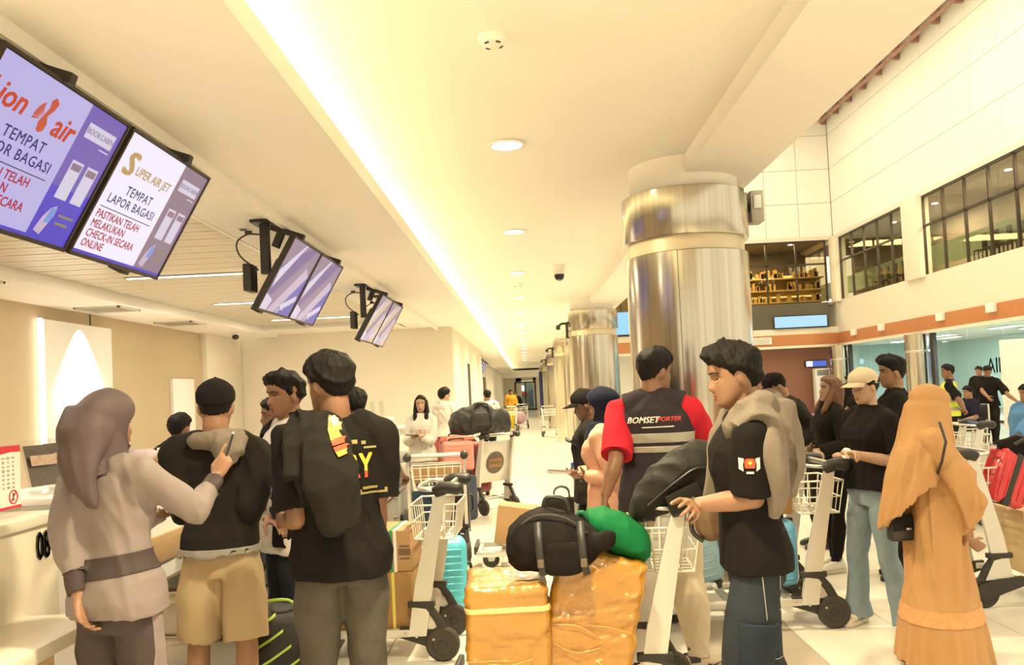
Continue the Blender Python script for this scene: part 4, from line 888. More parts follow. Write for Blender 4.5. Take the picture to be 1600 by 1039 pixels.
# 3 ---- man with the printed white shirt, facing left
p = Person('man in lion-print white shirt and open dark jacket, facing left', xy(450, 760, 4.4), 128, 1.71, head=(8, -2, 0), skin='skin_brown')
p.arm('L', wr=P(420, 812, 4.2), dir=(-.8, -.2, -.2), n=(0, .3, -1), world=True); p.arm('R', wr=P(428, 800, 4.65)); p.body(); p.face(lips='lip_brown'); p.hair(M_hair, top=.030, sides=.014, back=.016, quiff=.012, tuft=.012, seed=5)
p.shirt(C_white, ease=.020, hem=.76, sleeve=.6, name='t_shirt', flare=.015)
mp = mat('lion_print_grey', (.07, .065, .06), .8); rs = np.random.RandomState(4); pr = MB()
for q in range(46):
    a = rs.uniform(0, 2*pi); r = rs.uniform(.03, .13); L_ = rs.uniform(.03, .07); w_ = rs.uniform(.003, .008); ca, sa = cos(a), sin(a); x0, y0 = r*ca, 1.14+r*sa*1.2; tx, ty = -sa*.4+ca*.9, ca*.4+sa*.9
    pr.add([(x0-ty*w_, .5, y0+tx*w_), (x0+tx*L_*.5, .5, y0+ty*L_*.5), (x0+tx*L_+.01, .5, y0+ty*L_), (x0+ty*w_, .5, y0-tx*w_)], [(0, 1, 2, 3)])
for x0 in (-.035, .035): pr.add([(x0-.016, .5, 1.17), (x0, .5, 1.178), (x0+.016, .5, 1.17), (x0, .5, 1.16)], [(0, 1, 2, 3)])
pr.add([(-.02, .5, 1.11), (.02, .5, 1.11), (0, .5, 1.08)], [(0, 1, 2)])
pr = subdivide(pr, .02); project(pr, p.shirt_me, (0, -1, 0), .004); pr.build('lion_print', mp, p.shirt_o, 0)
jk = p.torso_mb(.046, .80); f_ = p.k
for sd in 'RL':
    sh, el, wr = (p.j[q+sd] for q in ('sh', 'el', 'wr')); jk.tube([p.nb, p.nb.lerp(sh, .5), sh], [.06, .07, .088], 16); jk.ball(sh, .09); jk.tube([sh, el], [.088, .075], 18); jk.ball(el, .075); jk.tube([el, el.lerp(wr, .9)], [.075, .055], 18)
me = remesh(jk, .009, 3); folds(me, .010, 36, 12)
jkt = shell(me, [], .0, keep=lambda c, n: not (c.y > .0 and abs(c.x) < .10 and c.z > .7) , rim=True); p.part(jkt, 'jacket', C_black2)
p.pants(cloth('dark_navy_trousers', (.022, .026, .035))); p.shoes(M_shoe_b, M_sole_b)
# 3b --- man in sky blue shirt behind him
p = Person('man in sky blue shirt and glasses behind the lion-print man', xy(432, 740, 5.5), 118, 1.58, head=(-5, 0, 0), skin='skin_brown', vox=.008)
p.arm('L', wr=P(405, 770, 5.3)); p.body(); p.face(lips='lip_brown'); p.hair(M_hair); p.shirt(C_blue, ease=.03, sleeve=.8, collar=.3); p.pants(C_bluejean); p.shoes(M_shoe_b, M_sole_b)
def glasses(p, m_=None):
    g = MB()
    for s_ in (-1, 1):
        y = face_y(.031*s_, .0, p.fem)+.010; g.tube([p.hp((.031*s_+.023*cos(a), y-.004*abs(cos(a)), -.002+.017*sin(a))) for a in [2*pi*q/20 for q in range(20)]], .0016, 6, closed=True)
        g.tube([p.hp((.054*s_, y-.006, .003)), p.hp((.076*s_, .03, .006)), p.hp((.078*s_, -.01, .002))], .0016, 6)
    g.tube([p.hp((-.009, face_y(0, .005)+.006, .002)), p.hp((.009, face_y(0, .005)+.006, .002))], .0016, 6); g.build('glasses', m_ or M_black, p.e)
glasses(p)
# 4 ---- man in black t-shirt with a jacket on his shoulder
p = Person('tall man in grey jeans with a black jacket over his shoulder', xy(529, 800, 3.36), 16, 1.735, head=(38, -4, 0), skin='skin_brown', build=.91)
p.arm('L', el=P(464, 812, 3.26), wr=P(440, 812, 3.62)); p.arm('R', el=P(590, 790, 3.42), wr=P(590, 860, 3.6), n=(-1, 0, 0)); p.body(); p.face(); p.hair(M_hair, top=.034, sides=.016, back=.020, nape=-.06, tuft=.007, seed=8)
p.shirt(C_black, ease=.030, hem=.83, sleeve=.86, flare=.02, arm_ease=.032, fold=.011)
me = p.shirt_me; oc = (.03, -.4, 1.235*p.k)
M_fl = mat('flame_yellow', (.85, .50, .06), .6, var=.05); M_fr = mat('flame_red', (.72, .08, .03), .6, var=.05); M_or = mat('print_olive', (.30, .24, .08), .7, var=.05)
oc = (.082, -.4, 1.255*p.k)
txt_on(p, me, 'RY', oc, X, Z_*1.6, .085, M_fl, 'back_print', p.shirt_o, .03)
low = subdivide(place(text_mb('RY', .085, .032), oc, X, Z_*1.6), .012)
keepf = [f for f in low.f if sum(low.v[i][2] for i in f)/len(f) < oc[2]-.018]; lo2 = MB(); lo2.add(low.v, keepf); project(lo2, me, (0, 1, 0), .006); lo2.build('back_print', M_fr, p.shirt_o, 0)
for u, v, lu, lv in ((-.02, .10, .03, .016), (.02, .095, .018, .014), (.045, .075, .05, .008), (.04, -.085, .06, .010), (.05, -.105, .10, .008), (.0, -.10, .012, .02), (.105, -.10, .012, .02)):
    poly_on(p.shirt_me, [(u-lu/2, v-lv/2), (u+lu/2, v-lv/2), (u+lu/2, v+lv/2), (u-lu/2, v+lv/2)], oc, X, Z_, M_or, 'back_print', p.shirt_o)
j = drape_mb([p.L(P(468, 745, 3.10)), p.L(P(466, 690, 3.14)), p.L(P(478, 655, 3.26)), p.L(P(497, 655, 3.22)), p.L(P(510, 700, 3.12)), p.L(P(522, 760, 3.08)), p.L(P(530, 812, 3.08)), p.L(P(536, 836, 3.09))], [.10, .15, .16, .17, .20, .215, .19, .12], [.05, .07, .075, .08, .075, .06, .055, .03], 26, up=(1, .1, .0))
j2 = drape_mb([p.L(P(474, 672, 3.2)), p.L(P(472, 720, 3.18)), p.L(P(474, 790, 3.16))], [.06, .08, .06], [.06, .07, .05], 20, up=(.8, .6, 0)); j.add(j2.v, j2.f)
me = remesh(j, .007, 3); folds(me, .016, 42, 21, (1, 1, .45)); jo = p.part(me, 'draped_jacket', C_black2); jm4 = me
N4 = []
def patch4(cols, c0, ux, uy, name, m):
    N4.append(0); poly_on(jm4, cols, c0, ux, uy, m, name, jo, .003+.0012*len(N4))
c0 = p.L(P(505, 684, 2.9)); ux = p.Ri @ V((1, 0, 0)); uy = V((0, 0, 1))
for pts, m in (([(-.05, .075), (.0, .10), (.035, .04), (.0, .01), (-.04, .02)], M_or), ([(-.045, .06), (-.01, .085), (.01, .05), (-.02, .03)], mat('print_grey', (.4, .38, .36), .8)), ([(-.04, .02), (.03, .035), (.055, .0), (-.02, -.02)], M_fl), ([(-.02, -.015), (.055, .002), (.06, -.02), (-.01, -.04)], M_fr), ([(-.008, -.046), (.065, -.022), (.07, -.042), (.0, -.066)], M_fr), ([(.0, -.064), (.07, -.042), (.068, -.058), (.01, -.082)], M_fl)): patch4(pts, c0, ux, uy, 'flame_print', m)
p.pants(C_greyjean, ease=.016, fold=.008); pm_ = p.pants_me
for s_ in (-1, 1):
    pk = shell(pm_, [((.085*s_-.065, 0, 0), (1, 0, 0)), ((.085*s_+.065, 0, 0), (-1, 0, 0)), ((0, -.03, 0), (0, -1, 0)), ((0, 0, .79*p.k), (0, 0, 1)), ((0, 0, .94*p.k), (0, 0, -1))], .003)
    if pk: p.part(pk, 'back_pocket', C_greyjean, p.pants_o)
p.shoes(M_shoe_b, M_sole_w)
# 5 ---- man behind him reaching for the handle
p = Person('man in black t-shirt half hidden behind the tall man, reaching for the trolley handle', xy(560, 760, 5.95), 25, 1.63, head=(10, 0, 0), skin='skin_dark', vox=.008)
p.arm('R', el=P(611, 715, 6.05), wr=P(627, 742, 6.3), dir=(.5, .6, -.3), n=(0, .2, -1), world=True, curl=.9); p.body(); p.face(); p.hair(M_hair, top=.022); p.shirt(C_black, ease=.03, sleeve=.9); p.pants(C_bluejean); p.shoes(M_shoe_b, M_sole_w)
p = Person('person in black clothes partly hidden left of the capped man', xy(285, 760, 6.2), -20, 1.50, skin='skin_brown', vox=.009); p.body(); p.face(); p.hair(M_hair); p.shirt(C_black, ease=.05, sleeve=1.95); p.pants(C_black2); p.shoes(M_shoe_b, M_sole_b)
# 7 ---- woman with long hair
p = Person('woman with long straight black hair in white at the far counter, hands together', xy(660, 700, 10.3), 172, 1.555, True, head=(8, 0, 0), skin='skin_light', vox=.008)
p.arm('R', wr=P(646, 681, 10.05), dir=(-.6, -.5, .2), n=(0, 0, 1), world=True, curl=.7); p.arm('L', wr=P(652, 683, 10.05), dir=(-.8, -.3, .1), n=(0, 0, 1), world=True, curl=.7); p.body(); p.face(lips='lip_red'); p.hair(M_hair, top=.018, sides=.014, back=.02, front=.075)
def longhair(p, m, ln=.32, w_=.075, bulge=.03):
    h = MB(); k = p.hk
    h.loft([ell(p.hp((0, -.035, .06)), .082, .08), ell(p.hp((0, -.045, -.02)), .092, .075), ell(p.hp((0, -.055, -.09)), .10, .06), ell(p.hp((0, -.06, -.09-ln*.5)), .11, .045), ell(p.hp((0, -.06, -.09-ln)), .08, .025)])
    for s_ in (-1, 1): h.tube([p.hp((.06*s_, .0, .06)), p.hp((.080*s_, .012, -.03)), p.hp((.085*s_, .03, -.10)), p.hp((.080*s_, .075, -.20)), p.hp((.07*s_, .09, -.12-ln*.9))], [.022, .025, .027, .026, .010], 12)
    me = remesh(h, .007, 2); folds(me, .006, 70, 6, (1, 1, .15)); return p.part(me, 'long_hair', m)
longhair(p, M_hair); p.shirt(C_white, ease=.02, hem=.80, sleeve=1.9); p.pants(C_white); p.shoes(M_shoe_w, M_sole_w)
phone('phone', P(644, 680, 9.98), (-.7, -.5, .1), (0, 0, -1), 'dark phone in the hands of the long-haired woman', size=(.08, .16, .012))
# 8 ---- man in white hoodie
p = Person('man in a white hoodie seen from behind, sunglasses on his head, beside the pink suitcase', xy(697, 690, 12.7), -25, 1.655, head=(-20, 0, 0), skin='skin_light', vox=.009)
p.arm('L', el=P(672, 690, 12.6), wr=P(677, 715, 12.5)); p.body(); p.face(); p.hair(M_hair, top=.024); p.shirt(C_white, ease=.045, sleeve=1.93, name='hoodie', hem=.80)
h = MB(); h.ball(p.nb+V((0, -.07, -.06)), (.13, .07, .10)); h.tube([p.nb+V((.1, .04, 0)), p.nb+V((.09, -.05, .02)), p.nb+V((0, -.09, .03)), p.nb+V((-.09, -.05, .02)), p.nb+V((-.1, .04, 0))], .035, 12); p.part(folds(remesh(h, .01, 3), .008, 40, 3), 'hood', C_white); p.pants(C_bluejean); p.shoes(M_shoe_w, M_sole_w); glasses(p)
# 10 --- woman in navy headscarf and peach top
p = Person('woman in navy headscarf and peach top typing on a phone, facing left', xy(948, 740, 5.3), 62, 1.545, True, head=(8, -10, 0), skin='skin_brown')
p.arm('L', el=P(962, 748, 5.10), wr=P(910, 744, 5.2), dir=(-1, .1, .05), n=(0, .2, 1), world=True, curl=.7, thumb=.8); p.arm('R', wr=P(900, 740, 5.6), dir=(-1, -.2, 0), n=(0, 0, 1), world=True, curl=.6); p.body(); p.face()
dr_ = [ell(p.hp((0, .02, -.12)), .085, .09), ell(p.nb+V((0, .05, -.06)), .12, .10), ell(p.nb+V((0, .09, -.15)), .12, .075), ell(p.nb+V((0, .11, -.24)), .07, .04)]
p.hijab(C_navy, thick=.020, back_bulge=.03, drape=[dr_], fold=.008); p.shirt(C_peach, ease=.026, hem=.74, sleeve=1.93, flare=.02, arm_ease=.014, name='blouse'); p.pants(C_navy, ease=.016); p.shoes(M_shoe_b, M_sole_b)
w_ = p.j['wrL']; d_ = (p.j['wrL']-p.j['elL']).normalized(); MB().tube([w_-d_*.012, w_+d_*.012], .036, 18).build('wristwatch', M_dark, p.e)
phone('phone', P(874, 737, 5.2), (-1, .1, .08), (0, .1, -1), 'pink phone in the hand of the peach top woman', colr=mat('pink_case', (.6, .3, .3), .4))
# 11 --- capped man behind her
p = Person('man in a black cap bent over his phone behind the navy headscarf woman', xy(922, 700, 5.95), 78, 1.54, head=(6, -14, 0), skin='skin_dark', vox=.007)
p.arm('L', wr=P(922, 700, 5.75), dir=(-.9, -.1, .25), n=(0, .2, 1), world=True, curl=.7); p.arm('R', wr=P(925, 704, 6.1), dir=(-.9, -.1, .2), n=(0, 0, 1), world=True, curl=.7); p.body(); p.face(lips='lip_brown'); p.hair(M_hair, top=.006, fade=True); p.cap(C_black); p.shirt(C_black2, ease=.03, sleeve=1.9); p.pants(C_black2); p.shoes(M_shoe_b, M_sole_b)
phone('phone', P(898, 693, 5.85), (-.85, -.1, .5), (.2, .2, -1), 'black phone held by the capped man behind the peach top woman')
# 12 --- porter
p = Person('porter in a dark reflective vest with red sleeves and cream trousers, seen from behind', xy(1026, 720, 4.62), -12, 1.745, head=(-48, -2, 0), skin='skin_brown')
p.arm('L', el=P(962, 722, 4.45), wr=P(945, 775, 4.42), dir=(-.1, -.1, -1), n=(.9, .3, 0), world=True, curl=.5); p.arm('R', el=P(1098, 684, 4.75), wr=P(1128, 700, 4.95), dir=(.8, .5, -.1), n=(-.3, .6, -.6), world=True, curl=.8)
p.leg('R', kn=(.13, .05, .48), an=(.17, -.04, .085), toe=-62); p.leg('L', kn=(-.06, .06, .48), an=(-.07, .05, .085), toe=-30); p.body(); p.face(); p.hair(M_hair, top=.030, sides=.012, back=.012, nape=-.05, fade=True, tuft=.006, quiff=.008)
p.shirt(C_red, ease=.008, hem=1.02, sleeve=.88, name='red_shirt', arm_ease=.024, fold=.006)
vb = p.torso_mb(.044, .80, 1.45); 
for sd, m_ in (('R', 1), ('L', -1)): vb.tube([p.nb, p.nb.lerp(p.j['sh'+sd], .75)], [.075, .092], 18)
vb.tube([p.nb-V((0, 0, .02)), p.nb+V((0, .004, .035))], [.080, .072], 22)
vm = remesh(vb, .008, 3); folds(vm, .006, 34, 7); vo = p.part(vm, 'vest', C_vest); M_refl = mat('reflective_grey_tape', (.36, .33, .28), .4, .2, var=.05)
k = p.k
for z0, z1 in ((1.205, 1.255), (1.155, 1.187)):
    b = shell(vm, [((0, 0, z0*k), (0, 0, 1)), ((0, 0, z1*k), (0, 0, -1))], .003, keep=lambda c, n: abs(n.z) < .7); p.part(b, 'reflective_band', M_refl, vo)
txt_on(p, vm, 'BOMSET', (-.055, -.4, 1.325*k), X, Z_, .046, mat('print_white', (.7, .66, .6), .6), 'vest_print', vo, .03, .3); txt_on(p, vm, 'PORTER', (.085, -.4, 1.327*k), X, Z_, .034, mat('print_red', (.6, .05, .05), .6), 'vest_print', vo, .03, .3)
poly_on(vm, [(-.06, -.004), (.11, -.002), (.11, .004), (-.06, .002)], (0, -.4, 1.288*k), X, Z_, mat('print_white', (.7, .66, .6), .6), 'vest_print', vo)
p.pants(C_cream, ease=.034, fold=.013, hemr=.062); M_sneak = mat('cream_leather', (.55, .45, .33), .5, var=.08)
def swoosh(o, base, Rm, L_):
    b = MB()
    for s_ in (-1, 1):
        pts = [(.10, .052), (.20, .040), (.42, .060), (.22, .030), (.08, .040)]; b.add([base+Rm @ V((s_*.0515, y*L_, z)) for y, z in pts], [(0, 1, 2, 3, 4)])
    for zz, y0, y1 in ((.075, -.25, -.05),): b.box(base+Rm @ V((0, (y0+y1)/2*L_-.0, zz)), (.09, (y1-y0)*L_, .03), Rm)
    b.build('dark_overlay', M_shoe_b, o, 0)
p.shoes(M_sneak, M_sole_w, M_shoe_b, 'sneaker', sw=swoosh)
# 13 --- young man pushing the trolley
p = Person('young man in cargo jeans, grey hoodie over his shoulders, pushing the trolley', xy(1172, 790, 3.2), 84, 1.675, head=(6, -7, 0), skin='skin_tan', lean=3)
p.arm('L', el=P(1178, 778, 3.05), wr=P(1082, 790, 3.14), dir=(-1, .05, .05), n=(0, .75, -.6), world=True, curls=[.35, .5, .6, .7], spread=.14, thumb=.4); p.arm('R', el=P(1150, 790, 3.55), wr=P(1090, 805, 3.62), dir=(-1, .1, -.1), n=(0, -.3, -1), world=True, curl=.9)
p.leg('L', kn=(-.09, .07, .48), an=(-.09, .02, .085)); p.leg('R', kn=(.09, -.02, .48), an=(.10, -.14, .085)); p.body(vox=.005); p.face(); p.hair(M_hair, top=.034, sides=.014, back=.020, nape=-.085, quiff=.020, tuft=.013, seed=15, front=.060)
p.shirt(C_black, ease=.015, hem=.85, sleeve=.92, arm_ease=.024, fold=.005, flare=.006)
c = p.j['shL'].lerp(p.j['elL'], .42)+V((0, .030, 0)); uxl = p.Ri @ V((1, 0, 0)); a_ = V((0, 0, 1)); M_pw = mat('print_white', (.7, .66, .6), .6)
c = c+p.Ri @ V((0, -.2, 0))
poly_on(p.shirt_me, [(-.018, .012), (-.012, .022), (.012, .022), (.018, .012), (.016, -.012), (-.016, -.012)], c, uxl, a_, M_fr, 'sleeve_crest', p.shirt_o); poly_on(p.shirt_me, [(-.008, .006), (0, .016), (.008, .006), (0, .0)], c, uxl, a_, M_fl, 'sleeve_crest', p.shirt_o, .005)
for s_ in (-1, 1): poly_on(p.shirt_me, [(.018*s_, .022), (.034*s_, .026), (.030*s_, .004), (.034*s_, -.014), (.020*s_, -.024), (.022*s_, .0)], c, uxl, a_, M_pw, 'sleeve_crest', p.shirt_o)
poly_on(p.shirt_me, [(-.012, -.024), (.012, -.024), (.012, -.032), (-.012, -.032)], c, uxl, a_, M_pw, 'sleeve_crest', p.shirt_o)
# hoodie hung round the neck
h = MB(); L = p.L
h.tube([L(P(1140, 700, 3.12)), L(P(1142, 665, 3.08)), L(P(1160, 643, 3.04)), L(P(1190, 632, 3.10)), L(P(1205, 630, 3.22)), L(P(1192, 634, 3.34)), L(P(1165, 640, 3.38)), L(P(1146, 668, 3.34))], [.028, .042, .050, .055, .058, .055, .048, .040], 18)
h.add(*(lambda d: (d.v, d.f))(drape_mb([L(P(1150, 668, 3.03)), L(P(1178, 646, 3.02)), L(P(1205, 660, 3.05)), L(P(1217, 700, 3.06)), L(P(1218, 745, 3.07)), L(P(1212, 790, 3.08))], [.10, .16, .18, .17, .15, .09], [.06, .08, .09, .075, .06, .045], 24, up=(1, 0, 0))))
h.add(*(lambda d: (d.v, d.f))(drape_mb([L(P(1175, 645, 3.06)), L(P(1196, 680, 2.98)), L(P(1207, 730, 2.98)), L(P(1210, 775, 3.0)), L(P(1207, 812, 3.02))], [.08, .105, .10, .09, .065], [.06, .075, .075, .07, .05], 20, up=(0, 1, 0))))
h.add(*(lambda d: (d.v, d.f))(drape_mb([L(P(1195, 630, 3.2)), L(P(1216, 640, 3.2)), L(P(1228, 680, 3.2)), L(P(1236, 725, 3.2)), L(P(1228, 770, 3.2))], [.22, .28, .30, .28, .2], [.06, .09, .09, .07, .05], 26, up=(1, 0, 0))))
h.add(*(lambda d: (d.v, d.f))(drape_mb([L(P(1150, 650, 3.35)), L(P(1128, 690, 3.32)), L(P(1122, 750, 3.32)), L(P(1122, 800, 3.34))], [.12, .13, .12, .10], [.07, .07, .06, .05], 20, up=(0, 1, 0))))
me = remesh(h, .0075, 3); folds(me, .017, 44, 31, (1, 1, .5)); p.part(me, 'draped_hoodie', C_hood)
p.pants(C_bluejean, ease=.011, fold=.004, hemr=.080, knee_e=.028, top=1.02)
pk = shell(p.pants_me, [((0, -.10, 0), (0, 1, 0)), ((0, .085, 0), (0, -1, 0)), ((-.06, 0, 0), (-1, 0, 0)), ((0, 0, .50*p.k), (0, -.1, 1)), ((0, 0, .68*p.k), (0, .1, -1))], .014, keep=lambda c, n: n.x < -.1)
if pk: pko = p.part(pk, 'cargo_pocket', cloth('indigo_pocket_denim', (.024, .031, .043), var=.3), p.pants_o)
stm = mat('stitch_thread', (.36, .33, .28), .8, var=0)
def stitch(pts, me, name='stitching'):
    mb = MB()
    for a, b in zip(pts[:-1], pts[1:]):
        n = max(2, int(math.dist(a, b)/.02)); d = V((b[0]-a[0], b[1]-a[1])).normalized()*.0016; q = [(a[0]+(b[0]-a[0])*i/n, a[1]+(b[1]-a[1])*i/n) for i in range(n+1)]
        vs = []
        for y, z in q: vs += [(-.5, y-d.y, z+d.x), (-.5, y+d.y, z-d.x)]
        mb.add(vs, [(2*i, 2*i+1, 2*i+3, 2*i+2) for i in range(n)])
    project(mb, me, (1, 0, 0), .010); mb.build(name, stm, p.pants_o, 0)
K = p.k; stitch([(-.10, .495*K), (.085, .515*K)], p.pants_me); stitch([(-.098, .68*K), (.083, .66*K)], p.pants_me); stitch([(.0, .90*K), (-.01, .70*K)], p.pants_me); stitch([(-.07, .80*K), (-.07, .90*K), (-.02, .87*K)], p.pants_me); stitch([(-.02, .49*K), (-.03, .12)], p.pants_me)
p.shoes(M_shoe_w, M_sole_w); w_ = p.j['wrL']; d_ = (p.j['wrL']-p.j['elL']).normalized(); MB().tube([w_-d_*.014, w_-d_*.006], .0325, 18).build('bracelet', M_black, p.e)
# 14 --- capped man leaning over luggage
p = Person('man in black cap and black jacket leaning forward over luggage behind the young man', xy(1276, 720, 7.7), 82, 1.68, lean=33, head=(10, -28, 0), skin='skin_tan', vox=.008)
p.arm('L', wr=P(1245, 700, 7.35), dir=(-.8, 0, -.5), n=(0, .3, -1), world=True); p.arm('R', wr=P(1240, 705, 7.8)); p.body(); p.face(); p.hair(M_hair, top=.006, fade=True); p.cap(C_black); p.shirt(C_black2, ease=.04, sleeve=1.93, hem=.8, name='jacket'); p.pants(C_black2, ease=.03); p.shoes(M_shoe_b, M_sole_b)
# 15 --- woman with brown hair
p = Person('woman with brown shoulder-length hair in black jacket and white sneakers, looking up left', xy(1300, 720, 6.75), 95, 1.555, True, head=(0, 9, 0), skin='skin_light', vox=.007)
p.arm('L', wr=P(1275, 705, 6.5), dir=(-.9, 0, -.2), n=(0, 0, -1), world=True, curl=.5); p.arm('R', wr=P(1270, 700, 6.85)); p.leg('L', an=(-.08, .05, .085)); p.body(); p.face(lips='lip_red'); p.hair(M_hairb, top=.02, sides=.016, back=.022, front=.068); longhair(p, M_hairb, ln=.14)
p.shirt(C_black2, ease=.03, sleeve=1.93, name='jacket'); p.pants(C_black, ease=.008); p.shoes(M_shoe_w, M_sole_w, M_shoe_w, 'sneaker')
# 16 --- woman in cream cap
p = Person('smiling woman in cream cap, black t-shirt and flared light jeans holding a trolley', xy(1362, 760, 5.2), 112, 1.59, True, head=(-2, -9, 0), skin='skin_light', build=1.08)
p.arm('L', el=P(1398, 722, 5.05), wr=P(1322, 708, 4.95), dir=(-1, -.05, .0), n=(0, .4, -.8), world=True, curl=.8); p.arm('R', el=P(1345, 722, 5.5), wr=P(1308, 712, 5.35), dir=(-1, -.1, .12), n=(0, -.2, -1), world=True, curl=.8)
p.leg('L', kn=(-.13, .03, .48), an=(-.20, -.03, .085), toe=40); p.leg('R', kn=(.10, .06, .48), an=(.15, .04, .085), toe=15); p.body(); p.face(); p.hair(M_hair, top=.006, sides=.012, back=.016); p.cap(C_cream, line=.044)
p.shirt(C_black, ease=.016, hem=.90, sleeve=.80, fold=.007); p.pants(C_ltjean, ease=.012, flare=.05, fold=.007); p.shoes(mat('cream_shoe', (.66, .56, .42), .5), M_sole_w); w_ = p.j['wrL']; d_ = (p.j['wrL']-p.j['elL']).normalized(); MB().tube([w_-d_*.012, w_+d_*.008], .031, 18).build('wristwatch', M_white, p.e)
b = shell(p.pants_me, [((0, -.09, 0), (0, -1, 0)), ((0, 0, .80*p.k), (0, 0, 1)), ((0, 0, .92*p.k), (0, 0, -1)), ((-.03, 0, 0), (-1, 0, 0))], .003)
if b: p.part(b, 'back_pocket', C_ltjean, p.pants_o)
# 17 --- man behind the cream cap
p = Person('man in black with short swept hair standing behind the cream-capped woman', xy(1400, 700, 6.4), 70, 1.68, head=(15, 0, 0), skin='skin_tan', vox=.007); p.arm('L', wr=P(1370, 720, 6.1)); p.body(); p.face(); p.hair(M_hair, top=.030, sides=.008, back=.009, quiff=.02, fade=True); p.shirt(C_black, ease=.03, sleeve=.8); p.pants(C_black2); p.shoes(M_shoe_b, M_sole_b)
# 18 --- woman in camel khimar
p = Person('woman in a long camel dress and matching long veil, hands clasped behind her back', xy(1462, 820, 4.5), 66, 1.475, True, head=(6, -6, 0), skin='skin_tan')
p.arm('L', el=P(1515, 785, 4.28), wr=P(1510, 838, 4.36), dir=(.5, .5, -.55), n=(.3, -.4, .3), world=True, curl=.8); p.arm('R', el=P(1480, 800, 4.75), wr=P(1517, 846, 4.52), dir=(.4, -.6, -.5), n=(0, .5, .4), world=True, curl=.9); p.body(); p.face()
dz = MB(); kk = p.k; nR = 72
def frill(z, hw, hd, cy, amp, waves, cx=0): return [V((cx+hw*cos(2*pi*q/nR)*(1+amp*sin(waves*2*pi*q/nR)), cy+hd*sin(2*pi*q/nR)*(1+amp*sin(waves*2*pi*q/nR)), z)) for q in range(nR)]
dz.loft([frill(.06, .24, .20, 0, .05, 17), frill(.025, .272, .235, 0, .055, 17), frill(.10, .262, .225, 0, .05, 17), frill(.20, .250, .212, 0, .035, 17), frill(.27, .240, .202, 0, .015, 17), frill(.285, .236, .198, 0, .012, 9), frill(.42, .226, .186, 0, .030, 9), frill(.62, .205, .168, 0, .03, 9), frill(.80, .190, .155, 0, .02, 9), frill(.95, .170, .135, 0, 0, 9), frill(1.10, .16, .13, 0, 0, 9), frill(1.22, .155, .115, 0, 0, 9), frill(1.28, .09, .07, -.01, 0, 9)])
for sd in 'RL':
    sh, el, wr = (p.j[q+sd] for q in ('sh', 'el', 'wr')); dz.tube([sh, el], [.075, .080], 18); dz.ball(el, .080); dz.tube([el, el.lerp(wr, .5), el.lerp(wr, .92), el.lerp(wr, .84)], [.080, .060, .040, .03], 18); dz.ball(sh, .076)
me = remesh(dz, .008, 2); folds(me, .034, 38, 41, (1, 1, .15), mask=lambda c: ss(.25, .45, c[:, 2])); do = p.part(me, 'dress', C_tan)
bl = shell(me, [((0, 0, .245), (0, 0, 1)), ((0, 0, .325), (0, 0, -1))], .004); bo = p.part(bl, 'lace_band', mat('camel_lace', (.58, .30, .12), .8, var=.25, vscale=60, bump=.6, bscale=120), do)
kh = MB()
def kring(z, hw, hd, cy, dz_=0, amp=0, w=11): return [V((hw*cos(2*pi*q/nR)*(1+amp*sin(w*2*pi*q/nR)), cy+hd*sin(2*pi*q/nR)*(1+amp*sin(w*2*pi*q/nR)), z+dz_*sin(2*pi*q/nR))) for q in range(nR)]
hz = p.hc.z
kh.loft([kring(.93, .20, .17, .07, -.17), kring(.885, .235, .205, .075, -.18, .02), kring(.97, .228, .20, .07, -.16, .02), kring(1.08, .215, .19, .055, -.11, .02), kring(1.17, .195, .17, .04, -.05, .015), kring(1.235, .165, .15, .03, -.03), kring(1.28, .135, .135, .02), kring(1.33, .112, .122, .012), kring(1.38, .095, .108, .01), kring(1.42, .06, .07, .01)])
p.hijab(C_tan, face=(.052, .075, -.01), thick=.022, back_bulge=.02, drape=None); bpy.data.objects.remove(p.e.children[-1]); hm = p.hijab_me
kb = MB(); kb.add([v.co.copy() for v in hm.vertices], [tuple(f.vertices) for f in hm.polygons]); kb.add(kh.v, kh.f)
me = remesh(kb, .009, 3); folds(me, .024, 42, 51, (1, 1, .20), mask=lambda c: ss(hz+.02, hz-.2, c[:, 2])); p.part(me, 'long_veil', C_tan); p.shoes(M_shoe_b, M_sole_b)
bg = MB()
st_ = MB(); st_.tube([p.L(P(1470, 665, 4.30)), p.L(P(1476, 700, 4.26)), p.L(P(1464, 735, 4.24)), p.L(P(1450, 780, 4.22))], .008, 8, flat=1); bg = MB()
q = P(1412, 824, 4.50); t = empty('shoulder_bag', q, R(10), 'small black shoulder bag peeking out under the camel veil', 'bag'); MB().rbox((0, 0, 0), (.18, .07, .14), .025, seg=3).build('body', M_shoe_b, t); MB().rbox((0, -.037, .03), (.17, .01, .08), .004).build('flap', C_black2, t); MB().rbox((0, -.046, .0), (.03, .008, .012), .003).build('clasp', M_steel2, t)
sb = MB(); sb.tube([V(p.W(v))-q for v in (p.L(P(1468, 660, 4.26)), p.L(P(1478, 690, 4.20)), p.L(P(1472, 720, 4.22)), p.L(P(1464, 742, 4.32)))], .007, 8); 
so = sb.build('strap', M_shoe_b, t); so.rotation_euler = (0, 0, -R(10))
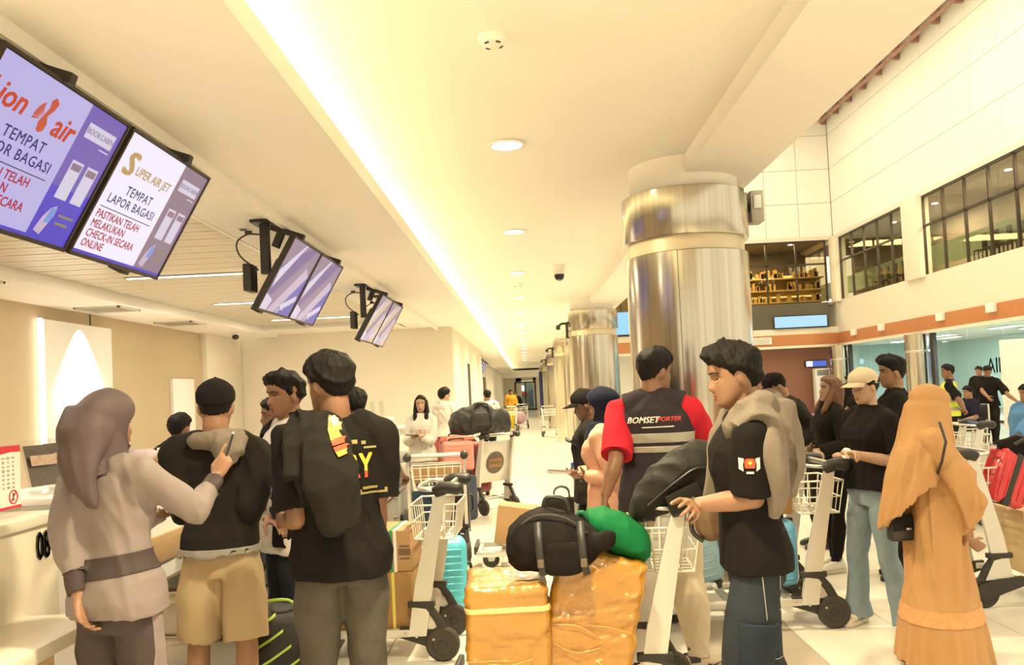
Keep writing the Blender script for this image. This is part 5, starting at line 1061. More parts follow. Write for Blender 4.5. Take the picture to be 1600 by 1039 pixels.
# 19-21 - people in the far hall
p = Person('security guard in a yellow hi-vis vest by the glass wall', xy(1484, 640, 13.2), 62, 1.66, head=(15, 0, 0), skin='skin_brown', vox=.010); p.arm('L', el=p.j['elL']+V((-.06, -.1, .02)), wr=V((-.05, -.2, .92)), world=False); p.arm('R', el=p.j['elR']+V((.06, -.1, .02)), wr=V((.05, -.2, .92)), world=False); p.body(); p.face(); p.hair(M_hair, top=.014, sides=.008, back=.008, fade=True); p.shirt(C_black, ease=.02, sleeve=.8); vb = p.torso_mb(.034, .86, 1.42); vm = remesh(vb, .01, 2); vo = p.part(vm, 'hi_vis_vest', C_hivis)
for z in (.93, 1.06): b = shell(vm, [((0, 0, z), (0, 0, 1)), ((0, 0, z+.05), (0, 0, -1))], .004); p.part(b, 'reflective_band', M_refl, vo)
for s_ in (-1, 1): b = shell(vm, [((.08*s_-.03, 0, 0), (1, 0, 0)), ((.08*s_+.03, 0, 0), (-1, 0, 0)), ((0, 0, 1.11), (0, 0, 1))], .004); p.part(b, 'reflective_band', M_refl, vo)
p.pants(C_black2); p.shoes(M_shoe_b, M_sole_b)
p = Person('man in black t-shirt and trousers looking down and reaching to the right in the hall', xy(1546, 640, 17.2), 175, 1.62, head=(-6, -24, 0), skin='skin_tan', vox=.010); p.arm('L', el=P(1575, 617, 16.9), wr=P(1589, 627, 16.8)); p.arm('R', wr=P(1544, 621, 16.8)); p.body(); p.face(); p.hair(M_hair, top=.022); p.shirt(C_black, ease=.03, sleeve=.85); p.pants(C_black2, ease=.03); p.shoes(M_shoe_b, M_sole_b)
p = Person('man whose head shows behind the shoulder of the man reaching right', xy(1532, 620, 20.5), 130, 1.62, vox=.012); p.body(); p.face(); p.hair(M_hair); p.shirt(C_black, sleeve=.8); p.pants(C_black2); p.shoes(M_shoe_b, M_sole_b)
p = Person('person in blue at the right edge of the photo beside the trolley', xy(1606, 660, 9.2), 100, 1.36, vox=.010); p.arm('L', wr=P(1585, 690, 8.9)); p.body(); p.face(); p.hair(M_hair); p.shirt(cloth('bright_blue_cotton', (.10, .24, .5)), ease=.06, sleeve=1.9); p.pants(C_black2); p.shoes(M_shoe_b, M_sole_b)
p = Person('person in black standing far off left of the cream cap', xy(1326, 620, 24.0), 20, 1.55, vox=.014); p.body(); p.face(); p.hair(M_hair); p.shirt(C_black, ease=.03, sleeve=1.9); p.pants(C_black2); p.shoes(M_shoe_b, M_sole_b)
def seated(label, loc, yaw, cl, vox=.012):
    p = Person(label, loc, yaw, 1.66, vox=vox, z0=-.42)
    for sd, m_ in (('R', 1), ('L', -1)): p.leg(sd, kn=(.10*m_, .42, .90), an=(.10*m_, .44, .50))
    p.arm('R', el=(.25, .05, 1.08), wr=(.12, .32, 1.0), world=False); p.arm('L', el=(-.25, .05, 1.08), wr=(-.12, .32, 1.0), world=False); p.body(); p.face(); p.hair(M_hair); p.shirt(cl, ease=.03, sleeve=.9); p.pants(C_black2); p.shoes(M_shoe_b, M_sole_b)
    t = empty('steel_seat', (loc[0], loc[1], 0), R(yaw), 'steel waiting seat under the '+label.split(' in ')[0]+' in '+label.split(' in ')[1].split(' at')[0].split(' by')[0], 'seat'); MB().rbox((0, .06, .44), (.5, .48, .03), .01).build('seat', M_steel2, t); MB().rbox((0, -.22, .68), (.5, .04, .42), .01).build('backrest', M_steel2, t)
    for sx in (-.2, .2):
        MB().tube([(sx, .1, .43), (sx, .15, .0)], .018, 8).build('leg', M_steel2, t); MB().tube([(sx, -.2, .6), (sx, -.18, .0)], .018, 8).build('leg', M_steel2, t)
seated('seated person in dark blue by the hall glass', xy(1514, 640, 16.0), 100, C_navy); seated('seated person in black at the glass front', xy(1338, 640, 23.0), 110, C_black); seated('seated person in brown at the glass behind the veil', xy(1466, 640, 16.5), 120, cloth('dark_brown_cloth', (.06, .035, .028)))
# far corridor people
p = Person('man in a white shirt far off behind the black duffel bag', xy(762, 640, 17.5), 20, 1.60, vox=.012); p.body(); p.face(); p.hair(M_hair); p.shirt(C_white, ease=.03, sleeve=.8); p.pants(C_black2); p.shoes(M_shoe_b, M_sole_b); MB().tube([p.nb+V((.11, .10, -.1)), p.nb+V((.12, 0, .0)), p.nb+V((.11, -.14, -.12))], .02, 8).build('backpack_strap', M_black, p.e)
p = Person('person in a mustard jacket far down the corridor', xy(799, 640, 36.2), 190, 1.62, vox=.014); p.body(); p.face(); p.hair(M_hair); p.shirt(C_mustard, ease=.05, sleeve=1.9); p.pants(C_black2); p.shoes(M_shoe_b, M_sole_b)
p = Person('person in dark clothes beside the mustard jacket far down the corridor', xy(807, 640, 38.5), 170, 1.55, vox=.014); p.body(); p.face(); p.hair(M_hair); p.shirt(C_black2, ease=.04, sleeve=1.9); p.pants(C_black2); p.shoes(M_shoe_b, M_sole_b)
# ================================================================== counters, screens, trolleys, luggage
M_lam = mat('cream_laminate', (0.78, 0.72, 0.60), 0.35, var=0.03, vscale=2); M_num = mat('black_numeral', (.015, .013, .012), .5, var=0)
# ---- counter 08 in the foreground
t = empty('check_in_counter', (-2.09, 0, 0), 0, 'cream check-in counter marked 08 in the left foreground', 'counter')
y1, y0 = 3.64, 1.2; ym = (y0+y1)/2; ln = y1-y0
MB().rbox((-.03, ym, .86), (.06, ln, .50), .006).build('front_panel', M_lam, t); MB().rbox((-.28, ym, 1.10), (.60, ln+.02, .045), .008).build('worktop', M_lam, t)
MB().rbox((-.05, ym, .53), (.05, ln-.02, .19), .004).build('wood_strip', M_wood2, t); MB().rbox((-.06, ym, .22), (.06, ln, .44), .004).build('lower_panel', M_lam, t)
MB().rbox((-.30, y1-.02, .55), (.54, .04, 1.08), .004).build('end_panel', M_lam, t); MB().rbox((.155, ym-.12, .70), (.36, ln-.25, .055), .008).build('ledge', M_lam, t)
n8 = text_mb('08', .155, .018, th=.004); place(n8, (.004, 3.52, .985), (0, .64, 0), (0, 0, 1.05)); n8.build('numeral', M_num, t, 0)
for yy in (1.7, 2.9): MB().tube([(.0, yy, .56), (.14, yy, .68)], .014, 8).build('bracket', M_steel2, t)
# poster stand on the counter
t = empty('notice_stand', (-2.22, 3.28, 1.1225), R(90), 'acrylic stand with a red and white prohibited items notice on the counter', 'notice stand')
MB().rbox((0, .012, .155), (.66, .006, .29), .002).build('acrylic_back', glass('acrylic', (.95, .96, .95), .12), t, 0); MB().rbox((0, .03, .004), (.66, .14, .008), .002).build('foot', glass('acrylic'), t, 0)
MB().box((0, .006, .16), (.64, .003, .27)).build('sheet', mat('poster_white', (.86, .84, .80), .5, var=0), t, 0); M_pr = mat('poster_red', (.60, .04, .05), .5, var=0)
hd = MB(); hd.add([(-.32, .0035, .295), (.32, .0035, .295), (.32, .0035, .265), (.25, .0035, .268), (.12, .0035, .255), (-.05, .0035, .272), (-.32, .0035, .275)], [tuple(range(7))]); hd.build('header_print', M_pr, t, 0); MB().box((0, .004, .032), (.64, .001, .012)).build('footer_print', M_pr, t, 0)
pt = MB(); rs = np.random.RandomState(5); gm = [mat('print_grey', (.4, .38, .36), .8), mat('print_black', (.05, .05, .06), .7, var=0), M_pr, mat('print_blue', (.06, .10, .35), .6, var=0), mat('print_orange', (.65, .28, .10), .6, var=0)]
for cxx in (-.2, -.03, .12, .235):
    for r in range(11):
        z = .245-.018*r
        if cxx < -.1: pt.box((cxx-.02+rs.uniform(-.01, .01), .0035, z), (rs.uniform(.10, .19), .0006, .004), mi=0)
        elif r < 8:
            for q in range(3): pt.box((cxx-.035+.034*q, .0035, z-.002), (rs.uniform(.010, .022), .0006, rs.uniform(.006, .013)), mi=rs.choice([0, 1, 1, 2, 3]))
for q in range(9): pt.box((.02+.02*(q % 3), .003, .055+.015*(q//3)), (.017, .0008, .013), mi=[3, 4, 4, 3, 4, 3, 0, 3, 4][q])
pt.build('picture_print', gm, t, 0); ns = MB(); ns.tube([(.265+.028*cos(a), .0035, .075+.028*sin(a)) for a in [2*pi*q/24 for q in range(24)]], .003, 6, closed=True); ns.tube([(.247, .0033, .057), (.283, .0033, .093)], .0025, 6); ns.build('ban_symbol', M_pr, t, 0); MB().rbox((.265, .0035, .075), (.010, .001, .034), .0004).build('bottle_print', gm[1], t, 0)
for i, (px, sz) in enumerate(((72, .22), (94, .15))):
    q = P(px, 800, 4.78+.2*i); t = empty('brochure_rack', (q.x, q.y, 1.08), R(75), ['acrylic brochure rack with a dark photo leaflet behind the counter end', 'second thin leaflet rack right beside the staff woman'][i], 'rack', 'leaflet racks behind the counter')
    MB().rbox((0, .03, .16), (sz, .004, .32), .001, eul(x=-14)).build('acrylic_back', glass('acrylic'), t, 0); MB().rbox((0, -.0, .02), (sz, .12, .006), .002).build('foot', glass('acrylic'), t, 0); MB().box((0, .02, .17), (sz*.92, .002, .24), eul(x=-14)).build('leaflet', mat('leaflet_dark', (.10, .075, .065), .5, var=.4, vscale=30), t, 0)
    MB().box((0, .008, .20), (sz*.8, .001, .06), eul(x=-14)).build('leaflet_print', mat('leaflet_print', (.5, .36, .28), .5, var=.4, vscale=40), t, 0)
t = empty('check_in_counter', (-2.72, 5.0, 0), 0, 'white counter behind the staff woman and the number panel', 'counter'); MB().rbox((0, 0, .52), (.9, .8, 1.04), .01).build('cabinet', M_white, t); MB().rbox((.02, 0, 1.06), (1.0, .86, .04), .008).build('worktop', M_white, t)
MB().rbox((.46, .0, .70), (.03, .8, .16), .004).build('wood_strip', M_wood2, t)
# baggage scale / conveyor unit beside the capped man
def scale_unit(loc, label):
    t = empty('baggage_conveyor', loc, 0, label, 'conveyor', 'stainless baggage conveyors')
    MB().rbox((0, 0, .26), (.95, .62, .52), .008).build('body', M_steel2, t); MB().rbox((0, -.34, .50), (.95, .06, .06), .008).build('side_rail', M_steel, t); MB().rbox((0, -.34, .26), (.95, .03, .05), .006).build('side_trim', M_steel, t); MB().rbox((0, .34, .62), (.95, .05, .34), .008).build('side_panel', M_steel2, t)
    MB().rbox((0, 0, .53), (.90, .58, .02), .006).build('belt', M_rubber, t)
    for s_ in (-.46, .46): MB().tube([(s_, -.29, .52), (s_, .29, .52)], .028, 12).build('roller', M_steel, t)
    MB().rbox((.50, 0, .16), (.03, .5, .24), .004).build('hatch', M_dark, t); return t
sc1 = scale_unit((-1.72, 4.95, 0), 'steel baggage conveyor between the staff woman and the capped man')
c = P(292, 905, 4.25); t = empty('folded_bag', (-1.78, 4.86, .545), R(20), 'dark bag with a wheel lying on the conveyor beside the khaki shorts', 'bag'); b = MB(); b.rbox((0, 0, .09), (.42, .26, .18), .06, seg=3); b.ball((.1, .02, .17), (.14, .1, .06)); me = remesh(b, .010, 2); folds(me, .01, 40, 5); link('body', me, mat('dark_blue_bag', (.02, .025, .05), .7), t, 180)
MB().lathe([(0, -.012), (.040, -.012), (.044, 0), (.040, .012), (0, .012)], (.12, -.135, .14), 20, 0, eul(x=90)).build('wheel', M_rubber, t); wb = MB()
for q in range(6): wb.box((.12+.018*cos(q*pi/3), -.150, .14+.018*sin(q*pi/3)), (.03, .004, .007), eul(y=-60*q))
wb.build('spokes', M_white, t, 0)
for i, (y, xx) in enumerate(((8.2, -1.9), (9.2, -1.9), (11.2, -1.9))): scale_unit((xx, y, 0), ['first steel conveyor of the far counters, beyond the tall man', 'second steel conveyor of the far counters', 'third steel conveyor, nearest the long-haired woman'][i])
for i, y in enumerate((10.2, 12.9)):
    t = empty('check_in_counter', (-2.35, y, 0), 0, ['white far counter behind the tall man shoulder', 'white far counter beside the long-haired woman with a small sign on it'][i], 'counter', 'white far counters'); MB().rbox((0, 0, .53), (.8, .75, 1.06), .012).build('cabinet', M_white, t); MB().rbox((.03, 0, 1.075), (.92, .8, .035), .008).build('worktop', M_white, t); MB().rbox((.405, 0, .5), (.012, .7, .9), .004).build('front_panel', M_lam, t)
q = P(619, 655, 12.75); t = empty('desk_sign', (-2.14, 12.75, 1.0935), R(60), 'small white tent sign on the far counter', 'sign'); b = MB(); b.prism([(-.14, 0), (.14, 0), (.10, .16), (-.10, .16)], ((0, .0, 0), (1, 0, 0), (0, 0, 1)), .01); b.prism([(-.14, 0), (.14, 0), (.10, .16), (-.10, .16)], ((0, .09, 0), (1, -.0, 0), (0, -.5, 1)), .01); b.build('card', M_white, t, 0); MB().box((0, -.012, .08), (.16, .002, .03)).build('print', mat('print_grey', (.4, .38, .36), .8), t, 0)
t = empty('stanchion_barrier', (-2.1, 11.6, 0), 0, 'pair of thin pale acrylic slats standing above the far counter', 'barrier'); 
for k in range(2): MB().rbox((.12*k, 0, .75), (.02, .25, 1.5), .004, eul(y=-6)).build('slat', glass('acrylic'), t, 0)
# ---- ceiling screens
ZT, XT = 2.75, -1.62; ZB, XB = 2.225, -1.925
nrm = V((ZT-ZB, 0, -(XT-XB))).normalized()                   # faces the corridor and down
upv = V((XT-XB, 0, ZT-ZB)); HS = upv.length; upv.normalize()
def screen_mount(y, label, group=None):
    t = empty('monitor_mount', (-1.83, y, 2.885), 0, label, 'bracket', 'ceiling brackets behind the screens')
    MB().rbox((0, 0, -.012), (.26, .20, .022), .004).build('ceiling_plate', M_black, t); MB().box((-.05, 0, -.20), (.06, .06, .38)).build('pole', M_black, t, 0); MB().box((.06, .02, -.10), (.05, .05, .20), eul(y=24)).build('arm', M_black, t, 0); MB().box((.12, 0, -.09), (.26, .04, .04), eul(y=20)).build('arm', M_black, t, 0)
    MB().rbox((-.03, 0, -.48), (.07, .09, .42), .006, eul(y=30)).build('rail', M_black, t); MB().rbox((-.16, -.03, -.42), (.06, .16, .20), .008).build('media_box', M_dark, t)
    MB().tube(spline([(-.05, 0, -.10), (-.16, -.05, -.10), (-.24, -.06, -.16), (-.22, -.04, -.26), (-.10, -.02, -.36)], 5), .006, 6).build('cable', M_black, t); MB().rbox((-.15, -.06, -.09), (.05, .03, .03), .006).build('plug', M_black, t); return t
def monitor(y0, y1, label, group, content):
    o = V((XB, y0, ZB)); L_ = y1-y0; t = empty('ceiling_monitor', ((XT+XB)/2, (y0+y1)/2, (ZT+ZB)/2), 0, label, 'screen', group); c = V(t.location)
    W_ = V((0, 1, 0)); th = .035; rot = Matrix((W_, upv, W_.cross(upv))).transposed(); nz = W_.cross(upv)
    if nz.dot(nrm) < 0: nz = -nz
    fr = MB(); fr.rbox(-nz*(th/2+.004), (L_-.012, HS, th), .006, Matrix((W_, upv, W_.cross(upv))).transposed()); fr.build('housing', M_black, t)
    bz = MB()
    for u, v, lu, lv in ((0, HS/2-.006, L_-.012, .013), (0, -HS/2+.008, L_-.012, .017), (-L_/2+.012, 0, .013, HS), (L_/2-.012, 0, .013, HS)): bz.box(W_*u+upv*v+nz*.001, (lu, lv, .012), rot)
    bz.build('bezel', M_bronze, t, 0)
    def quad(pts, m, name, lift=.002):
        b = MB(); b.add([W_*(u*(L_-.04)/2)+upv*(v*(HS-.034)/2)+nz*lift for u, v in pts], [tuple(range(len(pts)))]); return b.build(name, m, t, 0)
    def txt(s, u, v, size, m, bold=0, shear=0, lift=.004, name='lettering', space=1.0, align='CENTER', sx=1.0):
        b = place(text_mb(s, size, bold, shear, align, 0, space), W_*(u*(L_-.04)/2)+upv*(v*(HS-.034)/2)+nz*lift, W_*sx, upv); return b.build(name, m, t, 0)
    content(quad, txt); return t
def scr(name, col, s=1.0): return glow(name, lin(col), s*.78)
g_lav = scr('screen_lavender', (186, 178, 232), .62); g_lav2 = scr('screen_pale', (226, 222, 240), .72); g_pur = scr('screen_purple', (110, 88, 190), .55); g_blue = scr('screen_blue', (62, 44, 200), .6); g_mauve = scr('screen_mauve', (150, 122, 150), .5); g_red = scr('screen_red', (178, 36, 52), .6); g_navy = scr('screen_navy', (60, 52, 110), .5); g_org = scr('screen_orange', (200, 70, 44), .62); g_gold = scr('screen_gold', (196, 160, 100), .6); g_tag = scr('screen_tag', (206, 200, 224), .65); g_yel = scr('screen_yellow', (150, 136, 110), .5); g_skin = scr('screen_hand', (200, 178, 206), .6); g_ph = scr('screen_phone', (108, 150, 226), .6)
def info(main, side, side2, title):
    def f(quad, txt):
        quad([(-1, -1), (.33, -1), (.33, 1), (-1, 1)], main, 'display'); quad([(.33, -.2), (1, -.2), (1, 1), (.33, 1)], side, 'side_panel'); quad([(.33, -1), (1, -1), (1, -.2), (.33, -.2)], side2, 'side_panel'); quad([(-1, -1), (1, -1), (1, -.95), (-1, -.95)], g_blue, 'bottom_line', .003)
        if title == 0:
            txt('Lion', -.74, .54, .12, g_org, .03, .2); txt('air', .10, .50, .125, g_org, .03, .2); quad([(-.24, .34), (-.20, .32), (-.15, .36), (-.14, .46), (-.18, .55), (-.13, .66), (-.11, .76), (-.17, .82), (-.22, .76), (-.20, .66), (-.23, .56), (-.26, .44)], g_org, 'bird_emblem', .004)
            for k in range(6): a = 2.0+.22*k; quad([(-.23+.03*cos(a), .48+.05*sin(a)), (-.23+.13*cos(a)+.006, .48+.26*sin(a)), (-.23+.13*cos(a)-.012, .48+.26*sin(a)-.05)], g_org, 'wing_feather', .004)
        else:
            txt('S', -.78, .54, .15, g_gold, .05, .15, sx=1.3); txt('UPER AIR JET', -.20, .50, .060, g_gold, .03, .15)
        txt('TEMPAT', -.30, .16, .062, g_navy, .012, 0, space=1.12); txt('LAPOR BAGASI', -.33, -.05, .060, g_navy, .012, 0, space=1.1); quad([(-.92, -.20), (.22, -.20), (.22, -.215), (-.92, -.215)], g_navy, 'rule', .004)
        for k, s_ in enumerate(('PASTIKAN TELAH', 'MELAKUKAN', 'CHECK-IN SECARA', 'ONLINE')): txt(s_, -.92, -.33-.165*k, .052, g_red, .024, 0, align='LEFT', sx=.95)
        quad([(.42, .56), (.92, .56), (.92, .78), (.42, .78)], g_tag, 'tag_panel', .003); txt('BOOKCABIN', .67, .67, .034, g_mauve, .01); quad([(.74, .49), (.92, .49), (.92, .51), (.74, .51)], g_tag, 'small_print', .003)
        for u in (.45, .72): quad([(u, -.36), (u+.2, -.36), (u+.2, .22), (u, .22)], g_tag, 'code_panel', .003); quad([(u+.02, .08), (u+.18, .08), (u+.18, .18), (u+.02, .18)], g_mauve, 'code_heading', .004)
        quad([(.40, -.88), (.52, -.92), (.60, -.60), (.58, -.46), (.50, -.52), (.44, -.66)], g_skin, 'hand_picture', .003); quad([(.48, -.74), (.57, -.72), (.60, -.50), (.51, -.51)], g_ph, 'phone_picture', .004)
        quad([(.66, -.56), (.92, -.56), (.92, -.60), (.66, -.60)], g_yel, 'small_print', .003); quad([(.66, -.68), (.88, -.68), (.88, -.72), (.66, -.72)], g_yel, 'small_print', .003)
    return f
monitor(2.60, 3.455, 'first big lavender information screen, cut by the left edge of the photo', 'big information screens', info(g_lav, g_pur, g_blue, 0)); monitor(3.475, 4.335, 'second big pale information screen with gold heading and red lines', 'big information screens', info(g_lav2, g_mauve, g_mauve, 1))
def flight(seed, a, b, c):
    def f(quad, txt):
        rs = np.random.RandomState(seed); quad([(-1, -1), (1, -1), (1, 1), (-1, 1)], a, 'display'); quad([(-1, -.9), (-1, .2), (.3, 1), (.75, 1)], b, 'sky_stripe', .003); quad([(-.9, -.4), (-.95, .1), (-.1, 1), (.0, 1)], g_tag, 'cloud_stripe', .0035); quad([(.2, -1), (1, -1), (1, .35), (.6, .1)], c, 'wing_picture', .003)
        quad([(-.55, -1), (-.1, -1), (.95, .25), (.6, .45)], g_skin, 'aircraft_picture', .004); quad([(.1, -.75), (.25, -.9), (.95, -.5), (.85, -.35)], g_tag, 'aircraft_picture', .0045); quad([(-1, -1), (-.6, -1), (-.5, -.7), (-1, -.55)], g_tag, 'ground_picture', .004)
        for u, v in ((.35, -.82), (.6, -.62), (.1, -.93)): quad([(u-.08, v-.06), (u-.06, v-.08), (u+.08, v+.06), (u+.06, v+.08)], g_tag, 'propeller_picture', .005); quad([(u-.08, v+.06), (u-.06, v+.08), (u+.08, v-.06), (u+.06, v-.08)], g_tag, 'propeller_picture', .005)
    return f
g_sky = scr('screen_dusk', (152, 128, 160), .55); g_sky2 = scr('screen_violet', (120, 96, 170), .5); g_wing = scr('screen_wing_blue', (92, 88, 190), .55); g_sand = scr('screen_sand', (206, 180, 150), .62)
labs = (('near left screen of the middle pair, purple flight picture', 'right screen of the middle pair, purple flight picture'), ('left screen of the small far pair showing a pale picture', 'right screen of the small far pair showing a pale picture'))
for i, (y, pal) in enumerate(((5.95, (g_sky, g_sky2, g_wing)), (9.6, (g_sky, g_sand, g_sand)))):
    monitor(y, y+.775, labs[i][0], 'smaller paired screens', flight(i, *pal)); monitor(y+.785, y+1.56, labs[i][1], 'smaller paired screens', flight(i+5, *pal)); screen_mount(y+.12, ['black bracket with media box behind the middle screens, near end', 'black bracket behind the small far screens, near end'][i]); screen_mount(y+1.3, ['black bracket behind the middle screens, far end', 'black bracket behind the small far screens, far end'][i])
screen_mount(2.95, 'bracket above the first big screen'); screen_mount(4.0, 'bracket above the second big screen')
for i in range(6):
    y = 27.6+1.35*i; monitor(y, y+1.1, ['nearest', 'second', 'third', 'fourth', 'fifth', 'last'][i]+' of the tiny screens hanging far down the corridor', 'tiny far screens', flight(i+9, g_sky, g_sand, g_mauve)); screen_mount(y+.5, ['nearest', 'second', 'third', 'fourth', 'fifth', 'last'][i]+' bracket of the tiny far screens')
# blue totem far down the corridor
q = P(847, 640, 44); t = empty('blue_totem', (.95, 44, 0), R(8), 'tall dark blue sign board standing far down the corridor', 'sign'); MB().rbox((0, 0, 1.35), (.62, .12, 2.3), .02).build('board', mat('totem_blue', (.03, .045, .16), .5), t); MB().rbox((0, 0, .1), (.7, .4, .2), .02).build('base', M_alu, t); tt = MB(); [tt.box((-.05+.1*(q%2), -.064, .6+.13*q), (.10, .004, .09)) for q in range(10)]; tt.build('print', mat('totem_text', (.30, .34, .5), .5, var=0), t, 0)
# ---- baggage trolley
def trolley(loc, rz, label, group='airport baggage trolleys', panel=False, blue=False, color=None):
    t = empty('baggage_trolley', (loc[0], loc[1], 0), rz, label, 'trolley', group); mt = color or M_alu
    for s_ in (-1, 1):
        x = .255*s_; b = MB(); rings = []
        for z, y, w_, d_ in ((.15, .075, .058, .030), (.45, .025, .058, .030), (.75, -.040, .046, .028), (.965, -.088, .036, .024)):
            rings.append([V((x+q*d_/2*1.0, y+r*w_/2*1.8, z)) for q, r in ((-1, -1), (1, -1), (1, 1), (-1, 1))])
        b.loft(rings); up_ = b.build('upright', mt, t, 30)
        MB().rbox((x, -.092, .985), (.05, .075, .06), .016, eul(x=-15)).build('joint', M_black, up_)
        gp = MB(); gp.tube(spline([(x, -.05, .985), (x, -.11, 1.005), (x, -.18, 1.0), (x, -.22, .985)], 4), [.022, .026, .030, .032, .034, .034, .036, .036, .038, .038, .036, .030, .022], 14); gp.build('grip', M_black, t)
        br = MB(); br.prism([(.18, .14), (.18, .20), (.02, .188), (-.10, .158), (-.138, .09), (-.06, .05), (.05, .095)], ((x+.016, 0, 0), (0, 1, 0), (0, 0, 1)), .032); br.v = [(v[0]-.016, v[1], v[2]) for v in br.v]; bo = br.build('wheel_bracket', M_dark, t, 30)
        bc = MB(); bc.tube([(x, .09, .335), (x, .01, .32), (x, -.04, .255), (x, -.085, .17)], .020, 8, flat=1.3); bc.rbox((x, .045, .335), (.044, .16, .035), .006); bc.build('brace', M_dark, t)
        wp = MB(); wp.prism([(.09, .19), (.06, .32), (.0, .305), (-.06, .18)], ((x+.008, 0, 0), (0, 1, 0), (0, 0, 1)), .014); wp.build('side_plate', mt, t, 0)
        wh = MB(); wh.lathe([(.0, -.020), (.055, -.020), (.06, -.016), (.088, -.022), (.100, -.012), (.100, .012), (.088, .022), (.06, .016), (.055, .020), (0, .020)], (x, -.07, .10), 28, 0, eul(y=90)); wo = wh.build('wheel', M_rubber, t)
        MB().lathe([(0, -.024), (.026, -.024), (.030, -.018), (.030, .018), (.026, .024), (0, .024)], (x, -.07, .10), 16, 0, eul(y=90)).build('hub', M_dark, wo)
        bl = MB()
        for yy, zz in ((.15, .165), (.08, .15), (-.02, .13), (.06, .335)): bl.lathe([(0, -.02), (.008, -.02), (.008, .02), (0, .02)], (x, yy, zz), 8, 0, eul(y=90))
        so = bl.build('bolts', M_steel2, t); so['kind'] = 'stuff'
    MB().tube([(-.255, -.13, 1.0), (.255, -.13, 1.0)], .016, 12).build('handle_bar', M_steel2 if not blue else mat('blue_bar', (.04, .07, .25), .5), t)
    MB().tube(spline([(-.255, -.07, .99), (-.24, .03, 1.0), (0, .06, 1.0), (.24, .03, 1.0), (.255, -.07, .99)], 5), .011, 10).build('brake_bar', M_steel2, t)
    if group == 'airport baggage trolleys' and 'big wrapped' in label: MB().rbox((0, .115, .80), (.46, .010, .22), .004).build('front_plate', mt, t)
    if panel:
        MB().rbox((0, -.012, .66), (.48, .012, .54), .006, eul(x=12)).build('sign_panel', mt, t)
    else:
        bk_ = MB(); 
        def wire(pts, closed=False, r=.0045): bk_.tube(pts, r, 6, closed=closed)
        x0, x1, ya, yb, za, zb = -.225, .225, -.185, .10, .70, .90
        wire([(x0, ya, zb), (x1, ya, zb), (x1, yb, zb), (x0, yb, zb)], True, .006); wire([(x0+.02, ya+.03, za), (x1-.02, ya+.03, za), (x1-.02, yb-.02, za), (x0+.02, yb-.02, za)], True, .006); wire([(x0+.01, ya+.015, .80), (x1-.01, ya+.015, .80), (x1-.01, yb-.01, .80), (x0+.01, yb-.01, .80)], True)
        for k in range(7):
            u = k/6; x = x0+(x1-x0)*u; xi = x0+.02+(x1-x0-.04)*u; wire([(x, ya, zb), (xi, ya+.03, za), (xi, yb-.02, za), (x, yb, zb)])
        for k in range(1, 4):
            y = ya+(yb-ya)*k/4; yi = ya+.03+(yb-ya-.05)*k/4; wire([(x0, y, zb), (x0+.02, yi, za), (x1-.02, yi, za), (x1, y, zb)])
        bo = bk_.build('wire_basket', mat('white_wire', (.80, .76, .66), .4, .1, var=0), t, 60)
    dk = MB()
    for x in (-.24, .24): dk.rbox((x, .55, .165), (.04, .86, .045), .008)
    for y in (.17, .35, .55, .75, .96): dk.rbox((0, y, .168), (.48, .05, .025), .006)
    dk.build('deck_frame', mt, t); MB().rbox((0, .99, .19), (.40, .03, .07), .01).build('front_stop', M_dark, t)
    fw = MB(); fw.rbox((0, .88, .135), (.07, .10, .04), .008); fw.prism([(-.05, .14), (.05, .14), (.03, .06), (-.015, .06)], ((.03, .86, 0), (0, 1, 0), (0, 0, 1)), .008); fw.prism([(-.05, .14), (.05, .14), (.03, .06), (-.015, .06)], ((-.022, .86, 0), (0, 1, 0), (0, 0, 1)), .008); fo = fw.build('caster_fork', M_steel2, t)
    MB().lathe([(0, -.018), (.06, -.018), (.072, -.012), (.075, 0), (.072, .012), (.06, .018), (0, .018)], (0, .87, .075), 22, 0, eul(y=90)).build('caster_wheel', M_rubber, t); return t
def tloc(px, py, Y=None): g = G(px, py); return (g.x, g.y)
g = G(693, 1033); T1 = trolley((g.x-.06, g.y+.26), R(88), 'white trolley with brown boxes in front, big wheels towards the camera')
g = G(1295, 982); T4 = trolley((g.x-.03, g.y+.26), R(90), 'trolley with blue wrapped cases held by the cream-capped woman')
q = P(1045, 800, 3.75); T3 = trolley((q.x-.03, 4.02), R(86), 'cream trolley carrying the big wrapped boxes, pushed by the young man')
g = G(690, 878); T2 = trolley((g.x, g.y-.1), R(6), 'trolley with a straight handle bar behind the brown box trolley')
g = G(777, 795); T5 = trolley((g.x, g.y-.35), R(42), 'porter trolley with a cream panel and round badge', panel=True)
bd = MB(); bd.lathe([(0, 0), (.145, 0), (.145, .004), (0, .004)], (0, -.022, .645), 36, 0, eul(x=102)); bd.build('badge', mat('badge_brown', (.10, .075, .05), .5, var=0), T5)
for s_, z in (('PORTER', .672), ('SERVICE', .606)):
    tx = text_mb(s_, .058, .03); place(tx, (0, -.031+(z-.645)*-.21, z), (1, 0, 0), (0, -.21, .98)); tx.build('badge_lettering', mat('badge_orange', (.80, .42, .14), .5, var=0), T5, 0)
T6 = trolley((P(915, 740, 7.4).x, 7.4), R(90), 'trolley with a small box and a black tote bag beside the phone users')
g = G(1562, 945); T7 = trolley((g.x-.05, g.y+.2), R(-92), 'trolley with the red suitcase and a strapped pale box at the right edge')
T8 = trolley((P(1505, 690, 8.6).x, 8.6), R(80), 'blue barred trolley with a white and orange box behind the camel veil', blue=True)
T9 = trolley((P(860, 660, 27.5).x, 27.5), R(200), 'empty trolley parked by the columns far down the corridor')
T10 = trolley((P(797, 660, 30).x, 30), R(30), 'small trolley in the middle of the far corridor')
T11 = trolley((P(815, 660, 34).x, 34), R(10), 'trolley beside the mustard jacket far down the corridor')
